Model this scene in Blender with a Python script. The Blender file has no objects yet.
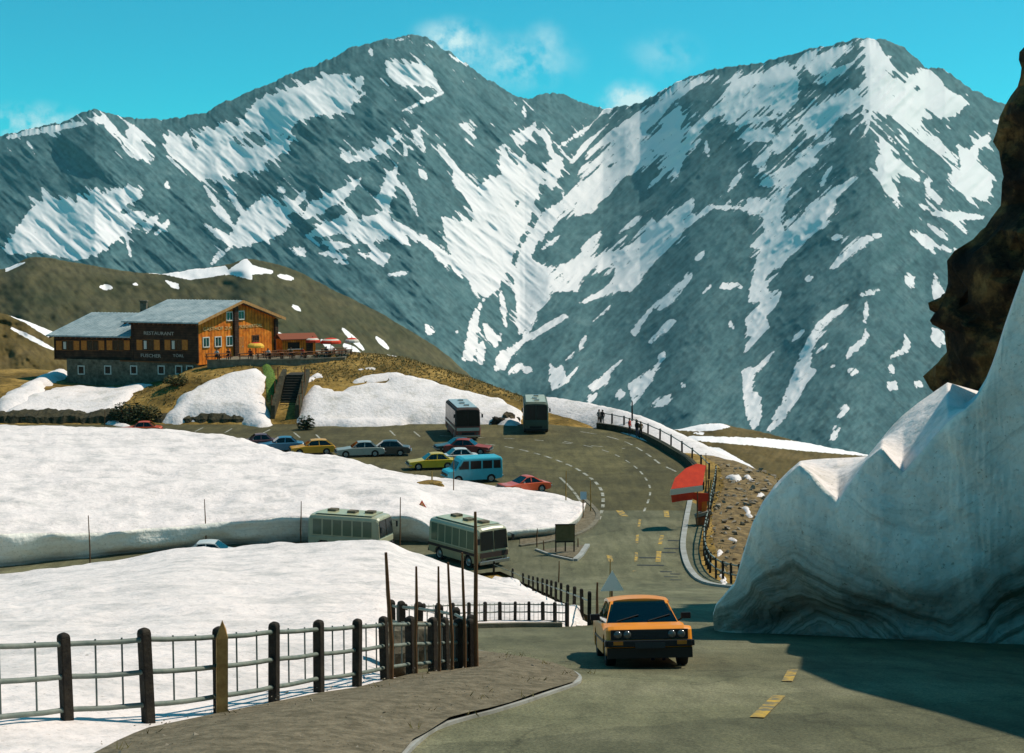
import bpy, bmesh, math, random
import numpy as np
from mathutils import Vector, Matrix, noise as mnoise, geometry as mgeo
R = math.radians
rng = random.Random(7)
scene = bpy.context.scene
col = scene.collection
# ---------------------------------------------------------------- camera model
F = 1422.0; CX = 512.0; CY = 376.5; CAMZ = 18.0
PITCH = math.atan((376.5-254.0)/F)
cp, sp = math.cos(PITCH), math.sin(PITCH)
def ray(px, py):
    b = CY-py
    Y = F*cp+b*sp
    return (px-CX)/Y, (-F*sp+b*cp)/Y          # dx/dY, dz/dY
def P(px, py, Y):
    a, b = ray(px, py)
    return Vector((a*Y, Y, CAMZ+b*Y))
def GZ(px, py, z=0.0):
    a, b = ray(px, py)
    return P(px, py, (z-CAMZ)/b)
def XY(px, Y, py=420):
    return ray(px, py)[0]*Y
# ---------------------------------------------------------------- noise in numpy
_perm = np.random.RandomState(3).permutation(512)
def _h(ix, iy, s):
    return _perm[(_perm[(ix+s*17) & 511]+iy) & 511]/511.0
def vnoise(x, y, s=0):
    x = np.asarray(x, float); y = np.asarray(y, float)
    ix = np.floor(x).astype(int); iy = np.floor(y).astype(int)
    fx = x-ix; fy = y-iy
    u = fx*fx*(3-2*fx); v = fy*fy*(3-2*fy)
    a = _h(ix, iy, s); b = _h(ix+1, iy, s); c = _h(ix, iy+1, s); d = _h(ix+1, iy+1, s)
    return (a+(b-a)*u)*(1-v)+(c+(d-c)*u)*v
def fbm(x, y, o=4, s=0):
    t = 0; a = .5; n = 0
    for k in range(o):
        t = t+a*vnoise(np.asarray(x)*2**k+k*13.7, np.asarray(y)*2**k+k*7.3, s+k); n += a; a *= .5
    return t/n
def sstep(a, b, x):
    t = np.clip((np.asarray(x, float)-a)/(b-a), 0, 1)
    return t*t*(3-2*t)
def softplus(x, k):
    x = np.asarray(x, float)
    return k*np.logaddexp(0, x/k)
# ---------------------------------------------------------------- the land
EDGE_Y = [40, 60, 74, 81, 89.5, 104, 112, 123, 140, 150, 160]
EDGE_X = [12, 11.5, 10.9, 10.4, 11.1, 13.2, 15.5, 16.3, 13.2, 9.6, 6]
def gz(x, y):
    x = np.asarray(x, float); y = np.asarray(y, float)
    z = .21*softplus(76-np.maximum(y, -60), 2.2)
    xe = np.interp(y, EDGE_Y, EDGE_X)
    out = np.maximum(0, x-xe-1.5)*sstep(66, 80, y)
    z = z-.06*out
    # crest on the valley side
    s = ((x-18)*20+(y-136)*4)/20.4-.5
    z = z-.75*softplus(s-1, 1.5)*sstep(60, 80, y)
    # hotel mound
    hx = [-130, -75, -60, -53, -46, -41, -37.5, -34, -25, -13, -7.3, -1.4, 4, 10, 14, 20]
    hz = [3.0, 3.2, 3.0, 2.4, 2.3, 3.2, 5.2, 5.65, 5.7, 5.6, 4.7, 3.3, 2.0, .9, .2, 0]
    H = np.interp(x, hx, hz)
    py_ = np.interp(y, [149.6, 152, 158, 164, 170, 176], [0, .22, .66, .9, 1, 1])
    z = z+H*py_
    y0 = np.interp(x, [-130, -20, -10, 5, 12], [200, 190, 176, 162, 154])
    z = z-.42*softplus(y-y0, 4)
    rough = sstep(150, 154, y)*.35+.12*sstep(0, 2, out)
    z = z+rough*(fbm(x/3.1, y/3.1, 3, 5)-.5)*1.6
    return np.maximum(z, -400+6*fbm(x/90, y/90, 3, 9))
def G(px, py, z0=0.0):
    """first hit of the view ray through a pixel with the land"""
    a, b = ray(px, py)
    Y = np.linspace(8, 400, 8000)
    h = gz(a*Y, Y)-(CAMZ+b*Y)
    k = int(np.argmax(h > 0)) if (h > 0).any() else int(np.argmax(h[:7400]))
    return Vector((a*Y[k], Y[k], float(gz(a*Y[k], Y[k]))))
def gzf(x, y): return float(gz(x, y))
# ---------------------------------------------------------------- tagging
def tag(o, label=None, cat=None, group=None, kind=None):
    if label: o['label'] = label
    if cat: o['category'] = cat
    if group: o['group'] = group
    if kind: o['kind'] = kind
    return o
def empty(name, loc, rz=0, label=None, cat=None, group=None):
    o = bpy.data.objects.new(name, None); col.objects.link(o)
    o.location = loc; o.rotation_euler = (0, 0, rz); o.empty_display_size = .3
    return tag(o, label, cat, group)
def copy_tree(o, parent=None):
    c = o.copy(); col.objects.link(c)
    if parent is not None: c.parent = parent
    for ch in list(o.children): copy_tree(ch, c)
    return c
class MB:
    """collects faces for ONE mesh object"""
    def __init__(s): s.v = []; s.f = []; s.m = []; s.sm = []
    def add(s, vs, fs, mi=0, smooth=False):
        n = len(s.v); s.v += [tuple(v) for v in vs]
        for f in fs:
            s.f.append(tuple(i+n for i in f)); s.m.append(mi); s.sm.append(smooth)
        return s
    def box(s, c, size, mi=0, rz=0, M=None):
        hx, hy, hz = (k/2 for k in size)
        vs = [Vector((x, y, z)) for x in (-hx, hx) for y in (-hy, hy) for z in (-hz, hz)]
        M2 = Matrix.Rotation(rz, 3, 'Z') if M is None else M
        vs = [M2 @ v+Vector(c) for v in vs]
        return s.add(vs, [(0, 1, 3, 2), (4, 6, 7, 5), (0, 4, 5, 1), (2, 3, 7, 6), (0, 2, 6, 4), (1, 5, 7, 3)], mi)
    def tube(s, pts, r, n=8, mi=0, caps=True, smooth=True):
        pts = [Vector(p) for p in pts]
        rs = r if isinstance(r, (list, tuple)) else [r]*len(pts)
        vs = []; 
        for i, p in enumerate(pts):
            d = (pts[min(i+1, len(pts)-1)]-pts[max(i-1, 0)]).normalized()
            up = Vector((0, 0, 1)) if abs(d.z) < .9 else Vector((1, 0, 0))
            a = d.cross(up).normalized(); b = d.cross(a)
            for k in range(n):
                t = 2*math.pi*k/n
                vs.append(p+(a*math.cos(t)+b*math.sin(t))*rs[i])
        fs = [(i*n+k, i*n+(k+1) % n, (i+1)*n+(k+1) % n, (i+1)*n+k) for i in range(len(pts)-1) for k in range(n)]
        s.add(vs, fs, mi, smooth)
        if caps:
            m = len(vs)-n
            s.add(vs[:n], [tuple(range(n))[::-1]], mi); s.add(vs[m:], [tuple(range(n))], mi)
        return s
    def grid(s, rows, mi=0, smooth=True, close=False):
        nr, nc = len(rows), len(rows[0])
        vs = [p for r in rows for p in r]
        fs = [(i*nc+j, i*nc+(j+1) % nc, (i+1)*nc+(j+1) % nc, (i+1)*nc+j) for i in range(nr-1) for j in range(nc if close else nc-1)]
        return s.add(vs, fs, mi, smooth)
    def prism(s, poly, z0, z1, mi=0):
        n = len(poly)
        vs = [(p[0], p[1], z0) for p in poly]+[(p[0], p[1], z1) for p in poly]
        return s.add(vs, [tuple(range(n))[::-1], tuple(range(n, 2*n))]+[(i, (i+1) % n, n+(i+1) % n, n+i) for i in range(n)], mi)
    def slab(s, quad, off, mi=0):
        """a quad given thickness along off"""
        off = Vector(off); q = [Vector(p) for p in quad]
        n = len(q)
        vs = q+[p+off for p in q]
        return s.add(vs, [tuple(range(n))[::-1], tuple(range(n, 2*n))]+[(i, (i+1) % n, n+(i+1) % n, n+i) for i in range(n)], mi)
    def build(s, name, mats, parent=None, bevel=0):
        me = bpy.data.meshes.new(name); me.from_pydata(s.v, [], s.f)
        for m in (mats if isinstance(mats, (list, tuple)) else [mats]): me.materials.append(m)
        me.polygons.foreach_set('material_index', s.m); me.polygons.foreach_set('use_smooth', s.sm)
        bm = bmesh.new(); bm.from_mesh(me); bmesh.ops.recalc_face_normals(bm, faces=bm.faces); bm.to_mesh(me); bm.free()
        me.update()
        o = bpy.data.objects.new(name, me); col.objects.link(o)
        if parent is not None: o.parent = parent
        if bevel:
            b = o.modifiers.new('bevel', 'BEVEL'); b.width = bevel; b.segments = 2; b.limit_method = 'ANGLE'; b.angle_limit = R(40)
        return o
def big_grid(name, X, Y, Z, mat, attrs=None):
    """a large sheet from numpy arrays (rows x cols)"""
    nr, nc = X.shape
    me = bpy.data.meshes.new(name)
    i = np.arange(nr*nc).reshape(nr, nc)
    q = np.stack([i[:-1, :-1], i[:-1, 1:], i[1:, 1:], i[1:, :-1]], -1).reshape(-1, 4)
    me.vertices.add(nr*nc); me.loops.add(q.size); me.polygons.add(len(q))
    me.vertices.foreach_set('co', np.stack([X, Y, Z], -1).astype(np.float32).ravel())
    me.loops.foreach_set('vertex_index', q.astype(np.int32).ravel())
    me.polygons.foreach_set('loop_start', np.arange(0, q.size, 4, dtype=np.int32))
    me.polygons.foreach_set('use_smooth', np.ones(len(q), dtype=bool))
    me.update(calc_edges=True); me.validate()
    for k, a in (attrs or {}).items():
        at = me.attributes.new(k, 'FLOAT', 'POINT'); at.data.foreach_set('value', a.astype(np.float32).ravel())
    me.materials.append(mat)
    o = bpy.data.objects.new(name, me); col.objects.link(o)
    return o
# ---------------------------------------------------------------- polygons in plan
def inside(poly, x, y):
    x = np.asarray(x); y = np.asarray(y); r = np.zeros(x.shape, bool); n = len(poly)
    for i in range(n):
        x1, y1 = poly[i][:2]; x2, y2 = poly[(i+1) % n][:2]
        if y1 == y2: continue
        c = ((y1 > y) != (y2 > y)) & (x < (x2-x1)*(y-y1)/(y2-y1)+x1)
        r ^= c
    return r
def dist_poly(poly, x, y, closed=True):
    d = np.full(np.shape(x), 1e9); n = len(poly)
    for i in range(n if closed else n-1):
        x1, y1 = poly[i][:2]; x2, y2 = poly[(i+1) % n][:2]
        dx, dy = x2-x1, y2-y1; L = dx*dx+dy*dy+1e-12
        t = np.clip(((x-x1)*dx+(y-y1)*dy)/L, 0, 1)
        d = np.minimum(d, np.hypot(x-x1-t*dx, y-y1-t*dy))
    return d
def smooth_line(pts, step, closed=False):
    """Catmull-Rom through points, resampled"""
    pts = [Vector(p) for p in pts]; n = len(pts); out = []
    for i in range(n if closed else n-1):
        if closed: a, b, c, d = pts[i-1], pts[i], pts[(i+1) % n], pts[(i+2) % n]
        else: a, b, c, d = pts[max(i-1, 0)], pts[i], pts[i+1], pts[min(i+2, n-1)]
        m = max(1, int((c-b).length/step))
        for k in range(m):
            t = k/m
            out.append(.5*((2*b)+(c-a)*t+(2*a-5*b+4*c-d)*t*t+(3*b-a-3*c+d)*t**3))
    if not closed: out.append(pts[-1])
    return out
def drape(name, poly, step, zf, mat, densify=None, smooth=True, thick=0):
    """fill a plan polygon with triangles on a height function zf(x, y, dist_to_edge)"""
    poly = [Vector((p[0], p[1])) for p in poly]
    b = []
    for i, p in enumerate(poly):
        q = poly[(i+1) % len(poly)]; m = max(1, int((q-p).length/(densify or step)))
        b += [p.lerp(q, k/m) for k in range(m)]
    xs = [p.x for p in b]; ys = [p.y for p in b]
    gx, gy = np.meshgrid(np.arange(min(xs), max(xs), step), np.arange(min(ys), max(ys), step))
    gx = gx+step*.5*(np.arange(gx.shape[0]) % 2)[:, None]
    bl = [(p.x, p.y) for p in b]
    gx, gy = gx.ravel(), gy.ravel()
    k = inside(bl, gx, gy)
    gx, gy = gx[k], gy[k]; k = dist_poly(bl, gx, gy) > step*.35; gx, gy = gx[k], gy[k]
    vs = [Vector(p) for p in bl]+[Vector((float(x), float(y))) for x, y in zip(gx, gy)]
    n = len(bl)
    r = mgeo.delaunay_2d_cdt(vs, [(i, (i+1) % n) for i in range(n)], [], 1, 1e-5)
    V = np.array([(p.x, p.y) for p in r[0]])
    D = dist_poly(bl, V[:, 0], V[:, 1])
    Z = zf(V[:, 0], V[:, 1], D)
    m = MB(); 
    vv = [(float(V[i, 0]), float(V[i, 1]), float(Z[i])) for i in range(len(V))]
    m.add(vv, [tuple(f) for f in r[2]], 0, smooth)
    if thick:
        e = {}
        for f in r[2]:
            for a, c in zip(f, list(f[1:])+[f[0]]): e[(a, c)] = 1
        for (a, c) in e:
            if (c, a) not in e:
                m.add([vv[a], vv[c], (vv[c][0], vv[c][1], vv[c][2]-thick), (vv[a][0], vv[a][1], vv[a][2]-thick)], [(0, 1, 2, 3)], 0)
    return m.build(name, mat)
def strip_rows(pts, w, off=0):
    """left and right edge points of a ribbon along a plan polyline"""
    pts = [Vector((p[0], p[1])) for p in pts]; L = []; Rr = []
    for i, p in enumerate(pts):
        d = (pts[min(i+1, len(pts)-1)]-pts[max(i-1, 0)]).normalized(); nrm = Vector((-d.y, d.x))
        L.append(p+nrm*(off+w/2)); Rr.append(p+nrm*(off-w/2))
    return L, Rr
def ribbon(mb, pts, w, z=.05, mi=0, off=0):
    L, Rr = strip_rows(pts, w, off)
    mb.grid([[(p.x, p.y, gzf(p.x, p.y)+z) for p in L], [(p.x, p.y, gzf(p.x, p.y)+z) for p in Rr]], mi)
def kerb(mb, pts, w, h, mi=0, z0=-.1):
    L, Rr = strip_rows(pts, w)
    rows = []
    for q, dz in ((L, z0), (L, h), (Rr, h), (Rr, z0)):
        rows.append([(p.x, p.y, gzf(p.x, p.y)+dz) for p in q])
    mb.grid(rows, mi, smooth=False)
    for e in (0, -1): mb.add([r[e] for r in rows], [(0, 1, 2, 3)], mi)
# ---------------------------------------------------------------- materials
def mat(name, base, rough=.8, var=None, scale=4, bump=0, bscale=None, amount=1.0, metal=0, detail=6, spec=.3, stretch=None, coord='Object', band=(.35, .65)):
    m = bpy.data.materials.new(name); m.use_nodes = True; nt = m.node_tree; N = nt.nodes; Lk = nt.links
    p = N['Principled BSDF']; p.inputs['Roughness'].default_value = rough; p.inputs['Metallic'].default_value = metal
    p.inputs['Specular IOR Level'].default_value = spec
    p.inputs['Base Color'].default_value = (*base, 1)
    if var or bump:
        tc = N.new('ShaderNodeTexCoord'); mp = N.new('ShaderNodeMapping'); Lk.new(tc.outputs[coord], mp.inputs[0])
        if stretch: mp.inputs['Scale'].default_value = stretch
        vec = mp.outputs[0]
    if var:
        n = N.new('ShaderNodeTexNoise'); n.inputs['Scale'].default_value = scale; n.inputs['Detail'].default_value = detail; n.inputs['Roughness'].default_value = .65
        Lk.new(vec, n.inputs['Vector'])
        cr = N.new('ShaderNodeValToRGB'); Lk.new(n.outputs['Fac'], cr.inputs[0])
        e = cr.color_ramp.elements; e[0].position = band[0]; e[0].color = (*base, 1); e[1].position = band[1]; e[1].color = (*var, 1)
        Lk.new(cr.outputs[0], p.inputs['Base Color'])
    if bump:
        n2 = N.new('ShaderNodeTexNoise'); n2.inputs['Scale'].default_value = bscale or scale*3; n2.inputs['Detail'].default_value = 8
        Lk.new(vec, n2.inputs['Vector'])
        b = N.new('ShaderNodeBump'); b.inputs['Strength'].default_value = amount; b.inputs['Distance'].default_value = bump
        Lk.new(n2.outputs['Fac'], b.inputs['Height']); Lk.new(b.outputs[0], p.inputs['Normal'])
    return m
def ramp_node(N, stops):
    cr = N.new('ShaderNodeValToRGB'); e = cr.color_ramp.elements
    while len(e) < len(stops): e.new(.5)
    for k, (pos, c) in zip(e, stops):
        k.position = pos; k.color = (*c, 1)
    return cr
def snow_mat(name, base=(.84, .80, .76), dirt=(.55, .50, .42), dscale=.5, lo=.56, hi=.8, bump=.10, bs=2.4, fine=True):
    m = mat(name, base, .75, bump=bump, bscale=bs, spec=.15)
    nt = m.node_tree; N = nt.nodes; Lk = nt.links; p = N['Principled BSDF']
    tc = [n for n in N if n.type == 'TEX_COORD'][0]
    a = N.new('ShaderNodeTexNoise'); a.inputs['Scale'].default_value = dscale; a.inputs['Detail'].default_value = 9; a.inputs['Roughness'].default_value = .72
    Lk.new(tc.outputs['Object'], a.inputs['Vector'])
    cr = ramp_node(N, [(lo, base), (hi, dirt)]); Lk.new(a.outputs['Fac'], cr.inputs[0])
    out = cr.outputs[0]
    if fine:
        b = N.new('ShaderNodeTexNoise'); b.inputs['Scale'].default_value = 5; b.inputs['Detail'].default_value = 5; b.inputs['Roughness'].default_value = .8
        Lk.new(tc.outputs['Object'], b.inputs['Vector'])
        c2 = ramp_node(N, [(.50, (1, 1, 1)), (.72, (.66, .67, .66))]); Lk.new(b.outputs['Fac'], c2.inputs[0])
        mx = N.new('ShaderNodeMix'); mx.data_type = 'RGBA'; mx.blend_type = 'MULTIPLY'; mx.inputs[0].default_value = .7
        Lk.new(out, mx.inputs[6]); Lk.new(c2.outputs[0], mx.inputs[7]); out = mx.outputs[2]
        d_ = N.new('ShaderNodeTexNoise'); d_.inputs['Scale'].default_value = 11; d_.inputs['Detail'].default_value = 3; d_.inputs['Roughness'].default_value = .6; Lk.new(tc.outputs['Object'], d_.inputs['Vector'])
        c3 = ramp_node(N, [(.64, (1, 1, 1)), (.70, (.50, .47, .42))]); Lk.new(d_.outputs['Fac'], c3.inputs[0])
        m3 = N.new('ShaderNodeMix'); m3.data_type = 'RGBA'; m3.blend_type = 'MULTIPLY'; m3.inputs[0].default_value = .8
        Lk.new(out, m3.inputs[6]); Lk.new(c3.outputs[0], m3.inputs[7]); out = m3.outputs[2]
    Lk.new(out, p.inputs['Base Color'])
    return m
def glass_mat(name, tint=.3):
    m = bpy.data.materials.new(name); m.use_nodes = True; nt = m.node_tree; N = nt.nodes; Lk = nt.links
    N.remove(N['Principled BSDF']); out = N['Material Output']
    t = N.new('ShaderNodeBsdfTransparent'); t.inputs[0].default_value = (tint, tint*1.05, tint, 1)
    g = N.new('ShaderNodeBsdfGlossy'); g.inputs['Roughness'].default_value = .04; g.inputs[0].default_value = (.9, .95, .95, 1)
    fr = N.new('ShaderNodeFresnel'); fr.inputs[0].default_value = 1.5
    mx = N.new('ShaderNodeMixShader'); Lk.new(fr.outputs[0], mx.inputs[0]); Lk.new(t.outputs[0], mx.inputs[1]); Lk.new(g.outputs[0], mx.inputs[2])
    Lk.new(mx.outputs[0], out.inputs[0])
    return m
# ================================================================ camera, light, sky
cam_d = bpy.data.cameras.new('camera'); cam = bpy.data.objects.new('camera', cam_d); col.objects.link(cam)
cam_d.sensor_width = 36; cam_d.lens = F/1024*36; cam_d.clip_end = 30000; cam_d.clip_start = .1
cam.location = (0, 0, CAMZ); cam.rotation_euler = (R(90)-PITCH, 0, 0); scene.camera = cam
SUN_AZ, SUN_EL = 69, 53
sd = Vector((math.sin(R(SUN_AZ))*math.cos(R(SUN_EL)), math.cos(R(SUN_AZ))*math.cos(R(SUN_EL)), math.sin(R(SUN_EL))))
sl = bpy.data.lights.new('sun', 'SUN'); sl.energy = 3.8; sl.angle = R(.53); sl.color = (1, .90, .78)
so = bpy.data.objects.new('sun', sl); col.objects.link(so); so.rotation_euler = sd.to_track_quat('Z', 'Y').to_euler()
w = bpy.data.worlds.new('World'); scene.world = w; w.use_nodes = True
nt = w.node_tree; N = nt.nodes; Lk = nt.links; bg = N['Background']; bg.inputs[1].default_value = .118
sky = N.new('ShaderNodeTexSky'); sky.sky_type = 'NISHITA'; sky.sun_disc = False
sky.sun_elevation = R(SUN_EL); sky.sun_rotation = R(SUN_AZ); sky.altitude = 2400; sky.air_density = 1.0; sky.dust_density = .2; sky.ozone_density = 1.5
mul = N.new('ShaderNodeMix'); mul.data_type = 'RGBA'; mul.blend_type = 'MULTIPLY'; mul.inputs[0].default_value = 1
mul.inputs[7].default_value = (.075, .87, .83, 1); Lk.new(sky.outputs[0], mul.inputs[6])
# thin summer clouds: noise on the sky's own direction, thickest in a few places round the sky
tc = N.new('ShaderNodeTexCoord')
def cloud(px, py, rx, ry, strength, seed):
    d = (P(px, py, 1000)-Vector((0, 0, CAMZ))).normalized()
    az = math.atan2(d.x, d.y); el = math.asin(d.z)
    mp = N.new('ShaderNodeMapping'); mp.vector_type = 'TEXTURE'
    mp.inputs['Location'].default_value = d; mp.inputs['Rotation'].default_value = (0, 0, -az)
    mp.inputs['Scale'].default_value = (rx/F, 1, ry/F); Lk.new(tc.outputs['Generated'], mp.inputs[0])
    nz = N.new('ShaderNodeTexNoise'); nz.inputs['Scale'].default_value = 60; nz.inputs['Detail'].default_value = 6; nz.inputs['Roughness'].default_value = .6
    Lk.new(tc.outputs['Generated'], nz.inputs['Vector'])
    ln = N.new('ShaderNodeVectorMath'); ln.operation = 'LENGTH'; Lk.new(mp.outputs[0], ln.inputs[0])
    s = N.new('ShaderNodeMapRange'); s.inputs['From Min'].default_value = 1; s.inputs['From Max'].default_value = 0; s.interpolation_type = 'SMOOTHSTEP'; s.inputs['To Max'].default_value = 1
    Lk.new(ln.outputs['Value'], s.inputs['Value'])
    c = N.new('ShaderNodeMapRange'); c.inputs['From Min'].default_value = .36; c.inputs['From Max'].default_value = .62; Lk.new(nz.outputs['Fac'], c.inputs['Value'])
    m = N.new('ShaderNodeMath'); m.operation = 'MULTIPLY'; Lk.new(s.outputs[0], m.inputs[0]); Lk.new(c.outputs[0], m.inputs[1])
    m2 = N.new('ShaderNodeMath'); m2.operation = 'MULTIPLY'; m2.inputs[1].default_value = strength; Lk.new(m.outputs[0], m2.inputs[0])
    return m2.outputs[0]
tot = None
for i, a in enumerate([(452, 46, 55, 34, 1.3, 1), (520, 62, 75, 36, .7, 2), (545, 45, 30, 30, .5, 3), (630, 100, 38, 24, 1.3, 4), (32, 124, 62, 26, 1.0, 5), (665, 55, 50, 30, .3, 6)]):
    o = cloud(*a)
    if tot is None: tot = o
    else:
        m = N.new('ShaderNodeMath'); m.operation = 'MAXIMUM'; Lk.new(tot, m.inputs[0]); Lk.new(o, m.inputs[1]); tot = m.outputs[0]
cl = N.new('ShaderNodeMix'); cl.data_type = 'RGBA'; cl.clamp_factor = True
cl.inputs[7].default_value = (4.6, 6.4, 6.6, 1); Lk.new(tot, cl.inputs[0]); Lk.new(mul.outputs[2], cl.inputs[6])
Lk.new(cl.outputs[2], bg.inputs[0])
scene.view_settings.view_transform = 'Standard'; scene.view_settings.look = 'None'; scene.view_settings.exposure = .30; scene.view_settings.gamma = 1
scene.cycles.max_bounces = 5; scene.cycles.diffuse_bounces = 3; scene.cycles.transparent_max_bounces = 12; scene.cycles.use_denoising = True

# ================================================================ materials of the land
M = {}
def rock_snow_mat(name, rocks, soft=.10, ns=.03, snow=(.84, .80, .77), crag=.26):
    """bare rock with old snow lying where the 'snow' attribute says"""
    m = bpy.data.materials.new(name); m.use_nodes = True; nt = m.node_tree; N = nt.nodes; Lk = nt.links
    p = N['Principled BSDF']; p.inputs['Roughness'].default_value = .9; p.inputs['Specular IOR Level'].default_value = .1
    tc = N.new('ShaderNodeTexCoord')
    at = N.new('ShaderNodeAttribute'); at.attribute_name = 'snow'
    n1 = N.new('ShaderNodeTexNoise'); n1.inputs['Scale'].default_value = ns; n1.inputs['Detail'].default_value = 6; n1.inputs['Roughness'].default_value = .7
    Lk.new(tc.outputs['Object'], n1.inputs['Vector'])
    ma = N.new('ShaderNodeMath'); ma.operation = 'MULTIPLY_ADD'; ma.inputs[1].default_value = .55; ma.inputs[2].default_value = -.275
    Lk.new(n1.outputs['Fac'], ma.inputs[0])
    n3 = N.new('ShaderNodeTexNoise'); n3.inputs['Scale'].default_value = ns*3.5; n3.inputs['Detail'].default_value = 4; Lk.new(tc.outputs['Object'], n3.inputs['Vector'])
    mb_ = N.new('ShaderNodeMath'); mb_.operation = 'MULTIPLY_ADD'; mb_.inputs[1].default_value = .7; mb_.inputs[2].default_value = -.35; Lk.new(n3.outputs['Fac'], mb_.inputs[0])
    a0 = N.new('ShaderNodeMath'); a0.operation = 'ADD'; Lk.new(ma.outputs[0], a0.inputs[0]); Lk.new(mb_.outputs[0], a0.inputs[1])
    ad = N.new('ShaderNodeMath'); ad.operation = 'ADD'; Lk.new(at.outputs['Fac'], ad.inputs[0]); Lk.new(a0.outputs[0], ad.inputs[1])
    mr = N.new('ShaderNodeMapRange'); mr.inputs['From Min'].default_value = .5-soft/2; mr.inputs['From Max'].default_value = .5+soft/2; Lk.new(ad.outputs[0], mr.inputs['Value'])
    n2 = N.new('ShaderNodeTexNoise'); n2.inputs['Scale'].default_value = ns*.25; n2.inputs['Detail'].default_value = 10; n2.inputs['Roughness'].default_value = .75
    Lk.new(tc.outputs['Object'], n2.inputs['Vector'])
    cr = ramp_node(N, [(.32, rocks[0]), (.5, rocks[1]), (.68, rocks[2])]); Lk.new(n2.outputs['Fac'], cr.inputs[0])
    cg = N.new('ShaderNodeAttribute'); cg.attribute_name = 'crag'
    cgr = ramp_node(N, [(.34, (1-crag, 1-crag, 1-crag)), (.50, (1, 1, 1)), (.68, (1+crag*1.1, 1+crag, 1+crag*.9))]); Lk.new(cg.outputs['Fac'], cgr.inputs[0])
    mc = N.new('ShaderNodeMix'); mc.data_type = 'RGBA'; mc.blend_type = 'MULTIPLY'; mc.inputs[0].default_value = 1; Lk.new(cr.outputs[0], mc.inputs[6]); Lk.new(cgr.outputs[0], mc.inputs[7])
    mx = N.new('ShaderNodeMix'); mx.data_type = 'RGBA'; mx.inputs[7].default_value = (*snow, 1)
    Lk.new(mr.outputs[0], mx.inputs[0]); Lk.new(mc.outputs[2], mx.inputs[6]); Lk.new(mx.outputs[2], p.inputs['Base Color'])
    b = N.new('ShaderNodeBump'); b.inputs['Strength'].default_value = .35; b.inputs['Distance'].default_value = .25/ns*.1
    Lk.new(n2.outputs['Fac'], b.inputs['Height']); Lk.new(b.outputs[0], p.inputs['Normal'])
    return m
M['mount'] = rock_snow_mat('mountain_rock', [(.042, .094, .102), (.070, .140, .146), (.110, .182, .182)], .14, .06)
M['hill'] = rock_snow_mat('hill_turf', [(.040, .045, .022), (.066, .062, .030), (.10, .085, .042)], .12, .10, crag=.25)
M['hillb'] = rock_snow_mat('bank_turf', [(.055, .042, .014), (.095, .068, .022), (.14, .10, .04)], .12, .25, crag=.2)
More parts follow.
